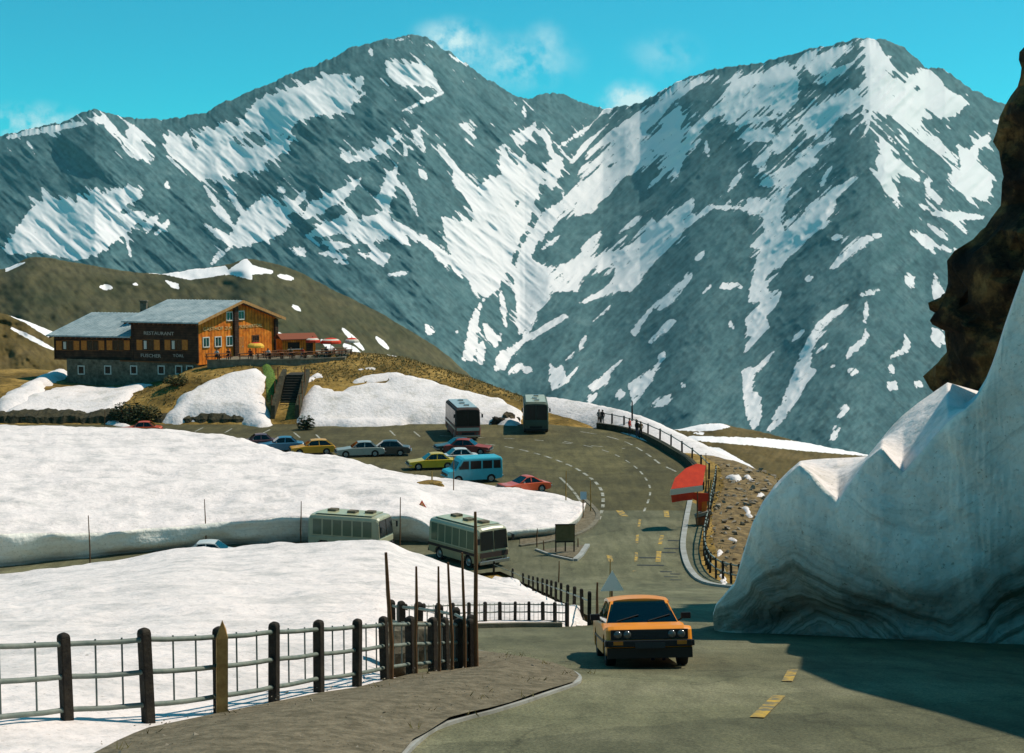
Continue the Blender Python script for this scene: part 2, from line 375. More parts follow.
# ================================================================ far land seen from the pass
def zoom_pts(tag_, pts):
    x0, y0, s = {'A': (0, 20, 2.789), 'B': (330, 20, 2.789), 'C': (660, 20, 2.789), 'D': (330, 200, 2.925), 'E': (660, 220, 2.925),
                 'H': (0, 240, 3.413), 'K': (260, 325, 6.4), 'L': (0, 300, 5.38), 'S': (0, 0, 1)}[tag_]
    return [(x0+x/s, y0+y/s) for x, y in pts]
class Mask:
    """snow cover on a slope, drawn as outlines in bearing and height"""
    def __init__(s, x0, x1, y0, y1, res=1.0):
        s.x0, s.y0, s.res = x0, y0, res
        s.gx, s.gy = np.meshgrid(np.arange(x0, x1, res), np.arange(y0, y1, res)); s.a = np.zeros(s.gx.shape)
    def poly(s, t, pts, v=1.0):
        p = zoom_pts(t, pts); xs = [q[0] for q in p]; ys = [q[1] for q in p]
        i0, i1 = int((min(xs)-s.x0)/s.res)-2, int((max(xs)-s.x0)/s.res)+3; j0, j1 = int((min(ys)-s.y0)/s.res)-2, int((max(ys)-s.y0)/s.res)+3
        i0, j0 = max(i0, 0), max(j0, 0)
        if i1 <= i0 or j1 <= j0: return
        k = inside(p, s.gx[j0:j1, i0:i1], s.gy[j0:j1, i0:i1]); s.a[j0:j1, i0:i1][k] = v
    def stroke(s, t, pts, w, v=1.0):
        """tapered streak"""
        sc = {'A': 2.789, 'B': 2.789, 'C': 2.789, 'D': 2.925, 'E': 2.925, 'H': 3.413, 'K': 6.4, 'L': 5.38, 'S': 1}[t]
        p = zoom_pts(t, pts); q = [Vector(k) for k in p]
        L = [(q[i+1]-q[i]).length for i in range(len(q)-1)]; tot = sum(L)
        gx, gy = s.gx, s.gy; acc = 0
        for i in range(len(q)-1):
            a, b = q[i], q[i+1]; d = b-a; r = w/sc*.5+1.2
            i0, i1 = max(0, int((min(a.x, b.x)-r-s.x0)/s.res)), int((max(a.x, b.x)+r-s.x0)/s.res)+2
            j0, j1 = max(0, int((min(a.y, b.y)-r-s.y0)/s.res)), int((max(a.y, b.y)+r-s.y0)/s.res)+2
            X, Y = gx[j0:j1, i0:i1], gy[j0:j1, i0:i1]
            tt = np.clip(((X-a.x)*d.x+(Y-a.y)*d.y)/(d.length_squared+1e-9), 0, 1)
            dist = np.hypot(X-a.x-tt*d.x, Y-a.y-tt*d.y); f = (acc+tt*L[i])/tot
            wid = w/sc*.5*(.45+.9*np.sin(np.pi*np.clip(f*.9+.05, 0, 1)))+.35
            k = dist < wid; s.a[j0:j1, i0:i1][k] = v; acc += L[i]
    def blur(s, sig):
        n = int(3*sig)+1; k = np.exp(-np.arange(-n, n+1)**2/(2*sig*sig)); k /= k.sum()
        for ax in (0, 1):
            p = np.pad(s.a, [(n, n) if ax == i else (0, 0) for i in (0, 1)], mode='edge'); r = 0
            for i, c in enumerate(k):
                r = r+c*(p[i:i+s.a.shape[0], :] if ax == 0 else p[:, i:i+s.a.shape[1]])
            s.a = r
    def sample(s, x, y):
        u = np.clip((x-s.x0)/s.res, 0, s.a.shape[1]-1.001); v = np.clip((y-s.y0)/s.res, 0, s.a.shape[0]-1.001)
        i = u.astype(int); j = v.astype(int); f = u-i; g = v-j; a = s.a
        return (a[j, i]*(1-f)+a[j, i+1]*f)*(1-g)+(a[j+1, i]*(1-f)+a[j+1, i+1]*f)*g
def slope_sheet(name, sil, pxs, nrow, ybot, Dtop, Dbot, relief, mask, material, back=(200, 150), jag=1.0, power=1.0):
    """a mountainside from its skyline down: each bearing gets real distances that grow with height, plus spurs and gullies"""
    pxs = np.asarray(pxs); sx = [p[0] for p in sil]; sy = [p[1] for p in sil]
    yt = np.interp(pxs, sx, sy)
    if jag < 1:
        kk = np.hanning(23); yt = np.convolve(np.pad(yt, 11, mode='edge'), kk/kk.sum(), 'valid')
    jg = jag*((fbm(pxs/9, pxs*0, 3, 2)-.5)*5+(fbm(pxs/2.4, pxs*0+4, 2, 8)-.5)*2.2)
    t = np.linspace(0, 1, nrow)**1.0
    PX = np.repeat(pxs[None, :], nrow, 0); PY = yt[None, :]+(ybot-yt[None, :])*t[:, None]; T = np.repeat(t[:, None], len(pxs), 1); PY = PY+jg[None, :]*(1-sstep(0, .03, T))
    D = Dtop(PX)*(1-T**power)+Dbot(PX)*T**power
    D = D+relief(PX, PY, T)*sstep(0, .06, T)
    b = CY-PY; Yd = F*cp+b*sp
    X = (PX-CX)/Yd*D; Z = CAMZ+(-F*sp+b*cp)/Yd*D; Y = D
    S = mask.sample(PX, PY) if mask is not None else np.zeros(PX.shape)
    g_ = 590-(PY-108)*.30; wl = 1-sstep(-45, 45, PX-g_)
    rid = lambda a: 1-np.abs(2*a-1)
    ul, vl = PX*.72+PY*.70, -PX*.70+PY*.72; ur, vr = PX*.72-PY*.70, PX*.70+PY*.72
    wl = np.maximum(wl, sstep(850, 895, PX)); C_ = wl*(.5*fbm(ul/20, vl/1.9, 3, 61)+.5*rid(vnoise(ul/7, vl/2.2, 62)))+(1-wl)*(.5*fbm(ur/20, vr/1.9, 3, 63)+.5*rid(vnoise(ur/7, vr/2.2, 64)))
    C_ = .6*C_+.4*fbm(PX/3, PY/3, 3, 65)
    # the far side, so that the ridge has a back
    bX, bY, bZ, bS, bC = [], [], [], [], []
    for k in (6, 4, 2.5, 1):
        f = 1+k*back[0]/Y[0]
        bX.append(X[0]*f); bY.append(Y[0]*f); bZ.append(Z[0]-k*back[1]); bS.append(S[0]*0); bC.append(C_[0])
    X = np.vstack(bX+[X]); Y = np.vstack(bY+[Y]); Z = np.vstack(bZ+[Z]); S = np.vstack(bS+[S]); C_ = np.vstack(bC+[C_])
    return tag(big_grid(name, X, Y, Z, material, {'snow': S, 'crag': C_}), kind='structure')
# ---- the two peaks
SIL = [(-200, 160), (-60, 145), (0, 136), (30, 128), (60, 122), (80, 113), (95, 109), (110, 113), (125, 118), (170, 119), (205, 112), (240, 96), (280, 78), (320, 63), (350, 48), (380, 40), (410, 35), (425, 37), (437, 44),
       (450, 52), (480, 75), (505, 90), (525, 99), (535, 96), (548, 92), (560, 94), (585, 103), (603, 109), (612, 108), (625, 104), (640, 103), (660, 92), (690, 75), (720, 68), (760, 62), (800, 52), (830, 45), (860, 38), (870, 37), (885, 39), (905, 47), (925, 67), (945, 69), (965, 84), (990, 100), (1005, 104), (1050, 125), (1100, 150), (1250, 180)]
mk = Mask(-10, 1034, 20, 480, .8)
for t, p in [
 ('A', [(15, 630), (45, 585), (75, 540), (100, 515), (70, 488), (120, 507), (112, 462), (160, 503), (185, 505), (180, 490), (215, 512), (218, 476), (245, 503), (268, 462), (285, 490), (325, 475), (360, 462), (395, 470), (400, 495), (350, 515), (325, 545), (400, 530), (410, 545), (360, 585), (310, 625), (270, 655), (215, 672), (165, 660), (100, 650), (15, 655)]),
 ('A', [(395, 570), (450, 530), (440, 555), (410, 600)]), ('A', [(425, 600), (470, 555), (475, 570), (440, 600)]),
 ('A', [(15, 325), (80, 305), (160, 292), (230, 283), (240, 292), (170, 308), (90, 320), (25, 332)]),
 ('A', [(240, 275), (290, 265), (340, 320), (430, 385), (430, 395), (380, 385), (330, 330), (290, 290)]),
 ('A', [(350, 275), (385, 300), (440, 350), (430, 355), (390, 335), (345, 310), (360, 300)]),
 ('A', [(460, 350), (475, 310), (500, 335), (520, 305), (535, 340), (545, 385), (560, 330), (600, 300), (690, 290), (700, 240), (740, 210), (830, 190), (900, 160), (978, 150), (980, 255), (900, 265), (830, 280), (810, 310), (830, 320), (790, 370), (720, 410), (650, 430), (590, 445), (540, 430), (500, 400), (470, 375)]),
 ('A', [(555, 560), (600, 580), (640, 600), (670, 545), (740, 485), (770, 510), (800, 520), (850, 470), (855, 495), (800, 550), (800, 590), (740, 615), (665, 635), (600, 605)]),
 ('A', [(840, 550), (860, 515), (976, 455), (976, 490), (880, 545), (850, 565)]), ('A', [(800, 630), (850, 635), (855, 660), (830, 660)]),
 ('A', [(840, 605), (900, 570), (976, 535), (976, 590), (900, 605)]), ('A', [(455, 470), (465, 445), (478, 470)]), ('A', [(770, 480), (785, 460), (805, 470), (790, 485)]), ('A', [(945, 375), (978, 365), (978, 390)]),
 ('A', [(580, 690), (600, 650), (650, 630), (600, 680)]),
 ('B', [(150, 110), (180, 120), (220, 125), (240, 118), (270, 140), (300, 165), (300, 185), (260, 185), (190, 180), (160, 155)]), ('B', [(175, 55), (225, 42), (215, 55), (180, 62)]), ('B', [(255, 60), (290, 72), (285, 80)]),
 ('B', [(-5, 150), (45, 150), (50, 190), (70, 210), (60, 240), (-5, 268)]), ('B', [(70, 160), (95, 155), (95, 180), (75, 195)]), ('B', [(75, 210), (110, 195), (80, 225)]),
 ('B', [(25, 370), (70, 380), (130, 350), (210, 310), (200, 325), (150, 370), (100, 390), (50, 400), (30, 385)]), ('B', [(225, 305), (250, 300), (270, 370), (240, 335)]), ('B', [(203, 345), (212, 345), (218, 382), (205, 380)]),
 ('B', [(355, 290), (380, 285), (415, 335), (400, 335)]), ('B', [(-5, 490), (60, 450), (95, 435), (70, 470), (-5, 515)]),
 ('B', [(-5, 570), (60, 560), (110, 545), (150, 535), (130, 500), (160, 430), (190, 398), (185, 460), (160, 540), (200, 590), (270, 600), (280, 615), (210, 590), (230, 640), (180, 600), (140, 610), (100, 630), (60, 600), (-5, 592)]),
 ('B', [(70, 650), (130, 645), (175, 650), (150, 690), (110, 665)]),
 ('B', [(345, 405), (365, 420), (410, 470), (430, 450), (480, 430), (470, 350), (485, 345), (500, 385), (520, 410), (545, 360), (550, 410), (580, 410), (590, 440), (570, 500), (560, 560), (530, 610), (500, 690), (480, 720), (470, 757), (400, 757), (380, 715), (330, 640), (310, 545), (350, 560), (400, 555), (370, 510), (340, 450)]),
 ('B', [(510, 325), (540, 310), (580, 275), (570, 310), (540, 350), (520, 345)]), ('B', [(605, 395), (640, 375), (655, 385), (640, 430), (620, 480), (600, 460)]),
 ('B', [(640, 510), (700, 450), (760, 420), (800, 400), (870, 340), (930, 300), (978, 240), (978, 310), (880, 410), (800, 450), (720, 540), (680, 550), (690, 500), (640, 560), (600, 600), (560, 640), (540, 757), (510, 757), (530, 640), (580, 560)]),
 ('B', [(700, 690), (760, 650), (830, 640), (880, 600), (890, 560), (905, 550), (915, 590), (978, 540), (978, 600), (900, 680), (840, 757), (770, 757), (800, 690), (720, 700), (690, 757), (580, 757), (585, 690), (640, 700)]),
 ('C', [(585, 50), (610, 60), (615, 95), (650, 100), (620, 130), (640, 150), (680, 180), (700, 150), (760, 150), (800, 190), (860, 230), (820, 270), (780, 270), (740, 250), (720, 285), (690, 290), (640, 265), (590, 250), (575, 210), (585, 160), (570, 130), (575, 80), (560, 60)]),
 ('C', [(385, 160), (385, 220), (360, 260), (340, 260), (320, 230), (290, 240), (200, 265), (160, 260), (110, 310), (80, 350), (50, 440), (35, 440), (60, 380), (80, 310), (130, 260), (180, 220), (200, 170), (260, 150), (310, 140), (360, 125)]),
 ('C', [(400, 130), (430, 100), (500, 75), (545, 65), (500, 95), (460, 130), (420, 150)]), ('C', [(390, 280), (430, 240), (470, 230), (530, 190), (560, 215), (550, 240), (500, 270), (470, 310), (430, 325), (410, 310)]),
 ('C', [(220, 325), (250, 310), (300, 295), (310, 320), (340, 310), (380, 290), (380, 330), (310, 370), (290, 420), (275, 430), (270, 400), (290, 370), (320, 340), (240, 340)]),
 ('C', [(270, 465), (300, 430), (380, 400), (450, 380), (440, 400), (380, 430), (360, 460), (290, 465)]),
 ('C', [(240, 500), (270, 490), (300, 510), (330, 490), (345, 455), (360, 450), (355, 500), (330, 560), (380, 540), (440, 500), (500, 460), (570, 420), (540, 450), (490, 500), (490, 520), (420, 590), (370, 640), (330, 690), (290, 720), (280, 757), (250, 757), (265, 690), (280, 640), (245, 630), (290, 600), (300, 560), (270, 540), (240, 540)]),
 ('C', [(-5, 570), (60, 520), (95, 495), (95, 520), (60, 580), (-5, 625)]),
 ('C', [(610, 320), (640, 350), (650, 380), (720, 430), (735, 460), (700, 440), (660, 430), (645, 440), (660, 480), (690, 500), (650, 490), (680, 540), (640, 500), (615, 450), (600, 390), (615, 370)]),
 ('C', [(570, 250), (610, 290), (700, 380), (720, 405), (680, 370), (620, 310), (560, 260)]), ('C', [(735, 440), (760, 440), (755, 470), (790, 500), (780, 520), (740, 480)]), ('C', [(715, 510), (750, 520), (740, 535)]),
 ('C', [(690, 575), (720, 590), (760, 620), (840, 640), (830, 655), (760, 630), (775, 660), (730, 630), (700, 600)]),
 ('C', [(800, 430), (840, 420), (830, 350), (860, 370), (880, 340), (920, 310), (925, 340), (890, 360), (880, 400), (920, 430), (930, 460), (910, 510), (860, 490), (820, 460)]), ('C', [(920, 280), (955, 275), (960, 300)]),
 ('D', [(400, 220), (470, 220), (475, 270), (445, 300), (435, 350), (430, 430), (415, 475), (385, 468), (400, 400), (410, 340), (450, 285)]),
 ('D', [(535, 200), (575, 110), (620, 40), (660, 10), (640, 60), (610, 120), (590, 170), (640, 200), (720, 170), (760, 140), (790, 120), (740, 200), (660, 260), (610, 320), (590, 380), (550, 400), (545, 330)]),
 ('D', [(500, 440), (560, 410), (620, 370), (690, 330), (700, 340), (640, 380), (570, 420), (530, 460), (510, 500), (480, 500), (485, 460)]),
 ('D', [(720, 310), (830, 270), (850, 230), (920, 180), (1000, 110), (1024, 90), (1024, 40), (960, 70), (940, 50), (930, 90), (890, 120), (840, 150), (860, 200), (800, 260), (730, 300)]),
 ('D', [(750, 375), (770, 350), (830, 300), (800, 340)]), ('D', [(875, 385), (900, 360), (950, 300), (1010, 255), (1000, 290), (940, 330), (890, 400)]),
 ('D', [(640, 475), (660, 490), (680, 480), (690, 520), (735, 475), (700, 530), (650, 560), (640, 530)]), ('D', [(750, 545), (800, 510), (865, 455), (830, 500), (810, 540), (770, 560)]),
 ('D', [(870, 540), (900, 520), (975, 460), (960, 500), (920, 560), (880, 610), (880, 570)]), ('D', [(275, 365), (290, 360), (310, 385), (290, 400), (280, 385)]),
 ('E', [(305, 0), (500, 0), (450, 40), (400, 90), (340, 150), (310, 170), (320, 190), (270, 240), (255, 240), (280, 150), (300, 100)]),
 ('E', [(250, 290), (290, 260), (330, 205), (355, 205), (350, 240), (310, 280), (320, 310), (280, 360), (245, 400), (240, 400), (260, 340), (250, 310)]),
 ('E', [(240, 440), (290, 420), (330, 380), (355, 365), (310, 420), (280, 450), (265, 490), (300, 520), (300, 560), (290, 600), (270, 615), (250, 570), (240, 480)]),
 ('E', [(310, 620), (350, 540), (380, 470), (400, 410), (430, 350), (460, 300), (510, 260), (560, 240), (520, 280), (480, 320), (450, 370), (440, 430), (460, 440), (430, 480), (400, 530), (350, 600), (330, 625)]),
 ('E', [(540, 410), (555, 370), (590, 345), (600, 310), (615, 340), (600, 360), (570, 390), (550, 410)]), ('E', [(670, 400), (710, 370), (715, 330), (735, 360), (725, 390), (690, 400), (675, 410)]),
 ('E', [(725, 160), (750, 165), (740, 200)]), ('E', [(510, 580), (540, 535), (555, 550), (530, 580)]), ('E', [(490, 645), (510, 600), (530, 605), (510, 645)]),
 ('E', [(795, 315), (830, 320), (835, 365), (815, 375), (790, 350)]), ('E', [(800, 145), (835, 215), (805, 240), (795, 220)])]:
    mk.poly(t, p)
for t, p in [('A', [(650, 320), (700, 310), (800, 310), (760, 345), (710, 360), (655, 340)]), ('A', [(800, 320), (830, 300), (835, 310), (805, 335)]), ('B', [(525, 470), (545, 445), (540, 500), (515, 525)]), ('B', [(350, 470), (380, 490), (405, 550), (392, 562), (365, 520)]),
             ('C', [(620, 190), (650, 190), (660, 215), (630, 215)]), ('C', [(700, 180), (725, 185), (720, 205)]), ('C', [(335, 560), (420, 520), (350, 590)])]:
    mk.poly(t, p, 0)
for t, p, wd in [('A', [(570, 465), (640, 555)], 10), ('A', [(615, 440), (690, 560)], 12), ('A', [(590, 520), (660, 580)], 10), ('A', [(75, 335), (100, 380)], 6), ('A', [(470, 310), (545, 390)], 9), ('A', [(350, 600), (365, 660)], 6), ('A', [(890, 650), (976, 660)], 12), ('A', [(880, 620), (976, 630)], 10),
 ('B', [(330, 95), (400, 135)], 6), ('B', [(200, 255), (320, 200)], 8), ('B', [(110, 80), (118, 98)], 8), ('B', [(385, 275), (412, 300)], 6), ('B', [(0, 637), (40, 630)], 10), ('B', [(10, 672), (50, 680)], 10), ('B', [(215, 580), (400, 720)], 16), ('B', [(270, 610), (330, 700)], 10), ('B', [(170, 560), (300, 640), (370, 720)], 12),
 ('B', [(595, 305), (620, 370)], 12), ('B', [(670, 400), (760, 300)], 9), ('B', [(720, 370), (870, 265)], 12), ('B', [(800, 370), (976, 170)], 16), ('B', [(205, 455), (245, 545)], 10), ('B', [(300, 350), (360, 430)], 12), ('B', [(250, 418), (268, 442)], 13), ('B', [(840, 340), (960, 225)], 12), ('B', [(760, 260), (790, 235)], 12), ('B', [(910, 270), (940, 210)], 10), ('B', [(540, 240), (545, 280)], 7), ('B', [(630, 360), (735, 290)], 7), ('B', [(690, 430), (850, 320)], 9), ('B', [(880, 470), (976, 390)], 7), ('B', [(800, 600), (870, 545)], 8), ('B', [(700, 640), (760, 590)], 7), ('B', [(590, 640), (640, 600)], 7),
 ('C', [(440, 175), (540, 120)], 14), ('C', [(380, 125), (420, 90)], 10), ('C', [(370, 385), (490, 330)], 10), ('C', [(0, 622), (150, 520)], 9), ('C', [(150, 522), (240, 525)], 9), ('C', [(650, 270), (800, 380), (830, 400)], 10), ('C', [(690, 300), (790, 360)], 10), ('C', [(760, 540), (900, 550)], 14), ('C', [(790, 530), (860, 600)], 12), ('C', [(750, 570), (800, 610)], 12),
 ('C', [(475, 695), (575, 610), (615, 600)], 14), ('C', [(480, 605), (505, 605)], 12), ('C', [(405, 720), (425, 718)], 10), ('C', [(690, 710), (705, 745)], 18), ('C', [(0, 370), (60, 320)], 14), ('C', [(0, 412), (90, 330)], 12), ('C', [(100, 180), (150, 155)], 10), ('C', [(60, 200), (120, 160)], 10), ('C', [(135, 380), (125, 330)], 8), ('C', [(190, 480), (225, 430)], 10), ('C', [(440, 480), (480, 400)], 7), ('C', [(10, 240), (100, 180)], 9), ('C', [(0, 290), (60, 240)], 9), ('C', [(210, 290), (330, 270)], 9), ('C', [(170, 745), (225, 738)], 10), ('C', [(100, 670), (125, 645)], 8), ('C', [(590, 250), (570, 330)], 6), ('C', [(655, 190), (740, 240)], 6),
 ('D', [(500, 270), (515, 370)], 12), ('D', [(455, 365), (480, 415)], 20), ('D', [(445, 420), (440, 480)], 18), ('D', [(500, 390), (480, 430)], 10), ('D', [(935, 415), (1005, 355)], 15), ('D', [(730, 430), (748, 400)], 12), ('D', [(755, 590), (780, 565)], 14), ('D', [(940, 605), (995, 570)], 14), ('D', [(525, 510), (560, 480)], 14), ('D', [(560, 490), (590, 500)], 16), ('D', [(370, 380), (372, 390)], 8), ('D', [(690, 470), (740, 430)], 6), ('D', [(850, 560), (850, 580)], 22), ('D', [(170, 220), (230, 212)], 9), ('D', [(700, 190), (790, 120)], 10),
 ('E', [(605, 240), (600, 300)], 11), ('E', [(585, 220), (640, 205)], 12), ('E', [(500, 145), (600, 60), (640, 45)], 15), ('E', [(505, 55), (535, 50)], 10), ('E', [(425, 175), (445, 168)], 10), ('E', [(675, 425), (680, 450)], 14), ('E', [(670, 480), (690, 490)], 24), ('E', [(550, 440), (575, 445)], 16), ('E', [(745, 475), (765, 485)], 14), ('E', [(0, 540), (35, 510)], 16), ('E', [(0, 330), (40, 295)], 16), ('E', [(0, 260), (90, 160)], 18), ('E', [(110, 120), (128, 95)], 8), ('E', [(185, 190), (235, 195)], 14), ('E', [(205, 295), (215, 320)], 10), ('E', [(380, 355), (420, 325)], 10), ('E', [(0, 410), (12, 390)], 14), ('E', [(65, 480), (75, 490)], 12), ('E', [(150, 185), (125, 215)], 6), ('E', [(455, 390), (490, 360)], 9), ('E', [(495, 432), (515, 425)], 7)]:
    mk.stroke(t, p, wd)
near1 = mk.a.copy(); mk.blur(1.0); na = mk.a.copy(); mk.a = near1; mk.blur(3.2); nb_ = mk.a.copy(); mk.a = na*.68+nb_*.32
# little flecks of old snow high up
fx, fy = mk.gx, mk.gy
uu = fx*.8+fy*.35; vv = -fx*.35+fy*.8
fl = fbm(uu/16, vv/5.0, 4, 21)*np.clip(1.15-(fy-40)/600, .4, 1)
left = (fx < 590-(fy-108)*.30) | (fx > 872-.05*(fy-40))
uu2 = fx*.72+fy*.70; vv2 = -fx*.70+fy*.72
ru, rv = (fx*.72-fy*.70), (fx*.70+fy*.72)
fl = np.where(left, fbm(uu2/22, vv2/2.6, 4, 33), fbm(ru/20, rv/1.7, 4, 35))*np.clip(1.15-(fy-40)/700, .4, 1)
fine_ = np.where(left, fbm(uu2/13, vv2/1.4, 3, 51), fbm(-uu2/13*0+(fx*.72-fy*.70)/15, (fx*.70+fy*.72)/1.4, 3, 53)); grain = fbm(fx/2.2, fy/2.2, 2, 57)
near = mk.a-.06+((fine_-.5)*np.where(left, 1.25, 1.7)+(grain-.5)*.55)*np.clip(4*mk.a*(1.25-mk.a), 0, 1)*np.where(left & (mk.a > .93), .7, 1); near0 = near.copy(); mk.blur(9); halo = mk.a.copy()
mk.a = np.maximum(near0, sstep(.60, .80, fl+.36*np.clip(halo*2.0, 0, 1)-np.where(left, .10, .075))*.85)
SPUR = [[(410, 35), (420, 90), (400, 150), (380, 220), (400, 300), (440, 340)], [(95, 109), (110, 160), (170, 200), (230, 260)], [(868, 40), (875, 120), (870, 200), (850, 300), (830, 430)], [(720, 68), (650, 180), (590, 280), (560, 360)], [(525, 98), (520, 150), (500, 190)], [(320, 63), (300, 130), (330, 200), (350, 260)], [(790, 100), (760, 200), (700, 300), (660, 420)], [(990, 100), (960, 250), (930, 430)], [(20, 140), (30, 180)]]
GULLY = [[(590, 108), (560, 170), (530, 250), (505, 320), (490, 400)], [(250, 110), (215, 170), (240, 240), (250, 280)], [(60, 190), (70, 260)], [(470, 150), (490, 230)], [(800, 120), (770, 220), (750, 300), (745, 420)], [(930, 130), (900, 200), (900, 300), (880, 400)], [(660, 160), (600, 260), (530, 350)], [(160, 140), (200, 180)], [(420, 80), (395, 75)]]
def spurs(PX, PY):
    num = 0; den = 0
    for L, v in [(l, -1) for l in SPUR]+[(l, 1) for l in GULLY]:
        d = dist_poly(L, PX, PY, False); w_ = 1/(d*d+26**2)**1.4
        num = num+w_*v; den = den+w_
    return num/den
def mrelief(PX, PY, T):
    r = spurs(PX, PY)*26
    rid = lambda a: 1-np.abs(2*a-1)
    g_ = 590-(PY-108)*.30; wl = 1-sstep(-45, 45, PX-g_)
    ul, vl = PX*.75+PY*.66, -PX*.66+PY*.75; ur, vr = -PX*.7+PY*.71, PX*.71+PY*.7
    def both(a, b, s_): return wl*rid(vnoise(ul/a, vl/b, s_))+(1-wl)*rid(vnoise(ur/a, vr/b, s_+5))
    r = r+(fbm(PX/80, PY/80, 2, 1)-.5)*60-both(75, 24, 4)*22-both(40, 11, 6)*11-both(20, 5.5, 7)*6-both(9, 2.8, 8)*3
    return r
_sm = lambda PX, xs, ys: sum(w_*np.interp(PX+o_, xs, ys) for o_, w_ in zip(np.linspace(-60, 60, 13), np.hanning(15)[1:-1]/np.hanning(15).sum()))
dt = lambda PX: _sm(PX, [-200, 95, 410, 525, 590, 660, 870, 1005, 1250], [4300, 3900, 4050, 4150, 4350, 4150, 3700, 3900, 4200])
db = lambda PX: np.interp(PX, [-200, 400, 520, 700, 1250], [2300, 2500, 2600, 2300, 2200])
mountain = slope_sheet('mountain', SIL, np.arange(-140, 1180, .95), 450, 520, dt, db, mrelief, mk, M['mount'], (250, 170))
# ---- the brown hills nearer by
hm = Mask(-10, 480, 240, 460, .5)
for t, p in [('H', [(450, 107), (560, 97), (690, 97), (770, 87), (780, 102), (840, 60), (862, 85), (935, 105), (930, 115), (860, 117), (862, 137), (780, 117), (650, 137), (560, 118)]), ('H', [(560, 135), (610, 150), (612, 170), (585, 162)]), ('H', [(18, 92), (60, 80), (105, 72), (60, 92), (18, 110)]),
             ('K', [(115, 40), (140, 55), (222, 102), (200, 122), (120, 85)]), ('K', [(405, 165), (440, 180), (450, 200), (410, 195)])]:
    hm.poly(t, p)
for t, p, wd in [('H', [(345, 160), (380, 162)], 13), ('H', [(950, 122), (1000, 132)], 11), ('K', [(395, 98), (500, 190)], 24), ('K', [(530, 25), (660, 155)], 22), ('K', [(540, 130), (640, 188)], 34), ('K', [(745, 80), (820, 150)], 20), ('K', [(780, 195), (900, 215)], 13), ('H', [(455, 150), (470, 152)], 6), ('H', [(1000, 225), (1024, 240)], 10)]:
    hm.stroke(t, p, wd)
hm.blur(.8)
HS = [(-120, 270), (-40, 264), (5, 270), (30, 256), (52, 258), (90, 265), (130, 272), (165, 274), (200, 268), (225, 266), (246, 258), (258, 260), (275, 263), (300, 272), (330, 288), (381, 313), (443, 351), (480, 385), (520, 420)]
hrel = lambda PX, PY, T: (fbm(PX/60, PY/40, 4, 40)-.5)*45+(vnoise(PX/7, PY/5, 3)-.5)*4
slope_sheet('hill', HS, np.arange(-110, 515, 1.2), 130, 470, lambda x: 640+0*x, lambda x: 330+0*x, hrel, hm, M['hill'], (40, 25), .35)
lm = Mask(-10, 140, 290, 460, .4)
lm.poly('L', [(38, 80), (120, 98), (230, 125), (303, 172), (262, 202), (200, 165), (130, 120)]); lm.stroke('L', [(62, 152), (150, 195), (285, 265)], 15); lm.blur(.8)
slope_sheet('hillside', [(-120, 285), (-60, 298), (5, 314), (30, 322), (56, 333), (80, 347), (105, 366), (140, 400)], np.arange(-110, 140, .9), 110, 470, lambda x: 262+0*x, lambda x: 192+0*x, lambda a, b, c: (fbm(a/25, b/20, 4, 50)-.5)*12, lm, M['hillb'], (12, 9), .3)
rm = Mask(640, 920, 400, 520, .4)
rm.poly('S', [(672, 430), (700, 424), (722, 423), (731, 427), (712, 431), (690, 431)]); rm.poly('S', [(690, 433), (705, 432), (703, 435)])
rm.stroke('S', [(690, 438), (760, 442), (900, 456)], 6); rm.poly('S', [(700, 446), (720, 448), (750, 465), (785, 490), (775, 490), (735, 465)]); rm.blur(.9)
slope_sheet('far_hillside', [(600, 432), (650, 431), (676, 430), (700, 424), (722, 423), (735, 427), (760, 431), (800, 442), (870, 455), (1000, 470)], np.arange(600, 960, .8), 90, 540, lambda x: 330+0*x, lambda x: 190+0*x, lambda a, b, c: (fbm(a/25, b/10, 4, 60)-.5)*10, rm, M['hillb'], (14, 12), .3)
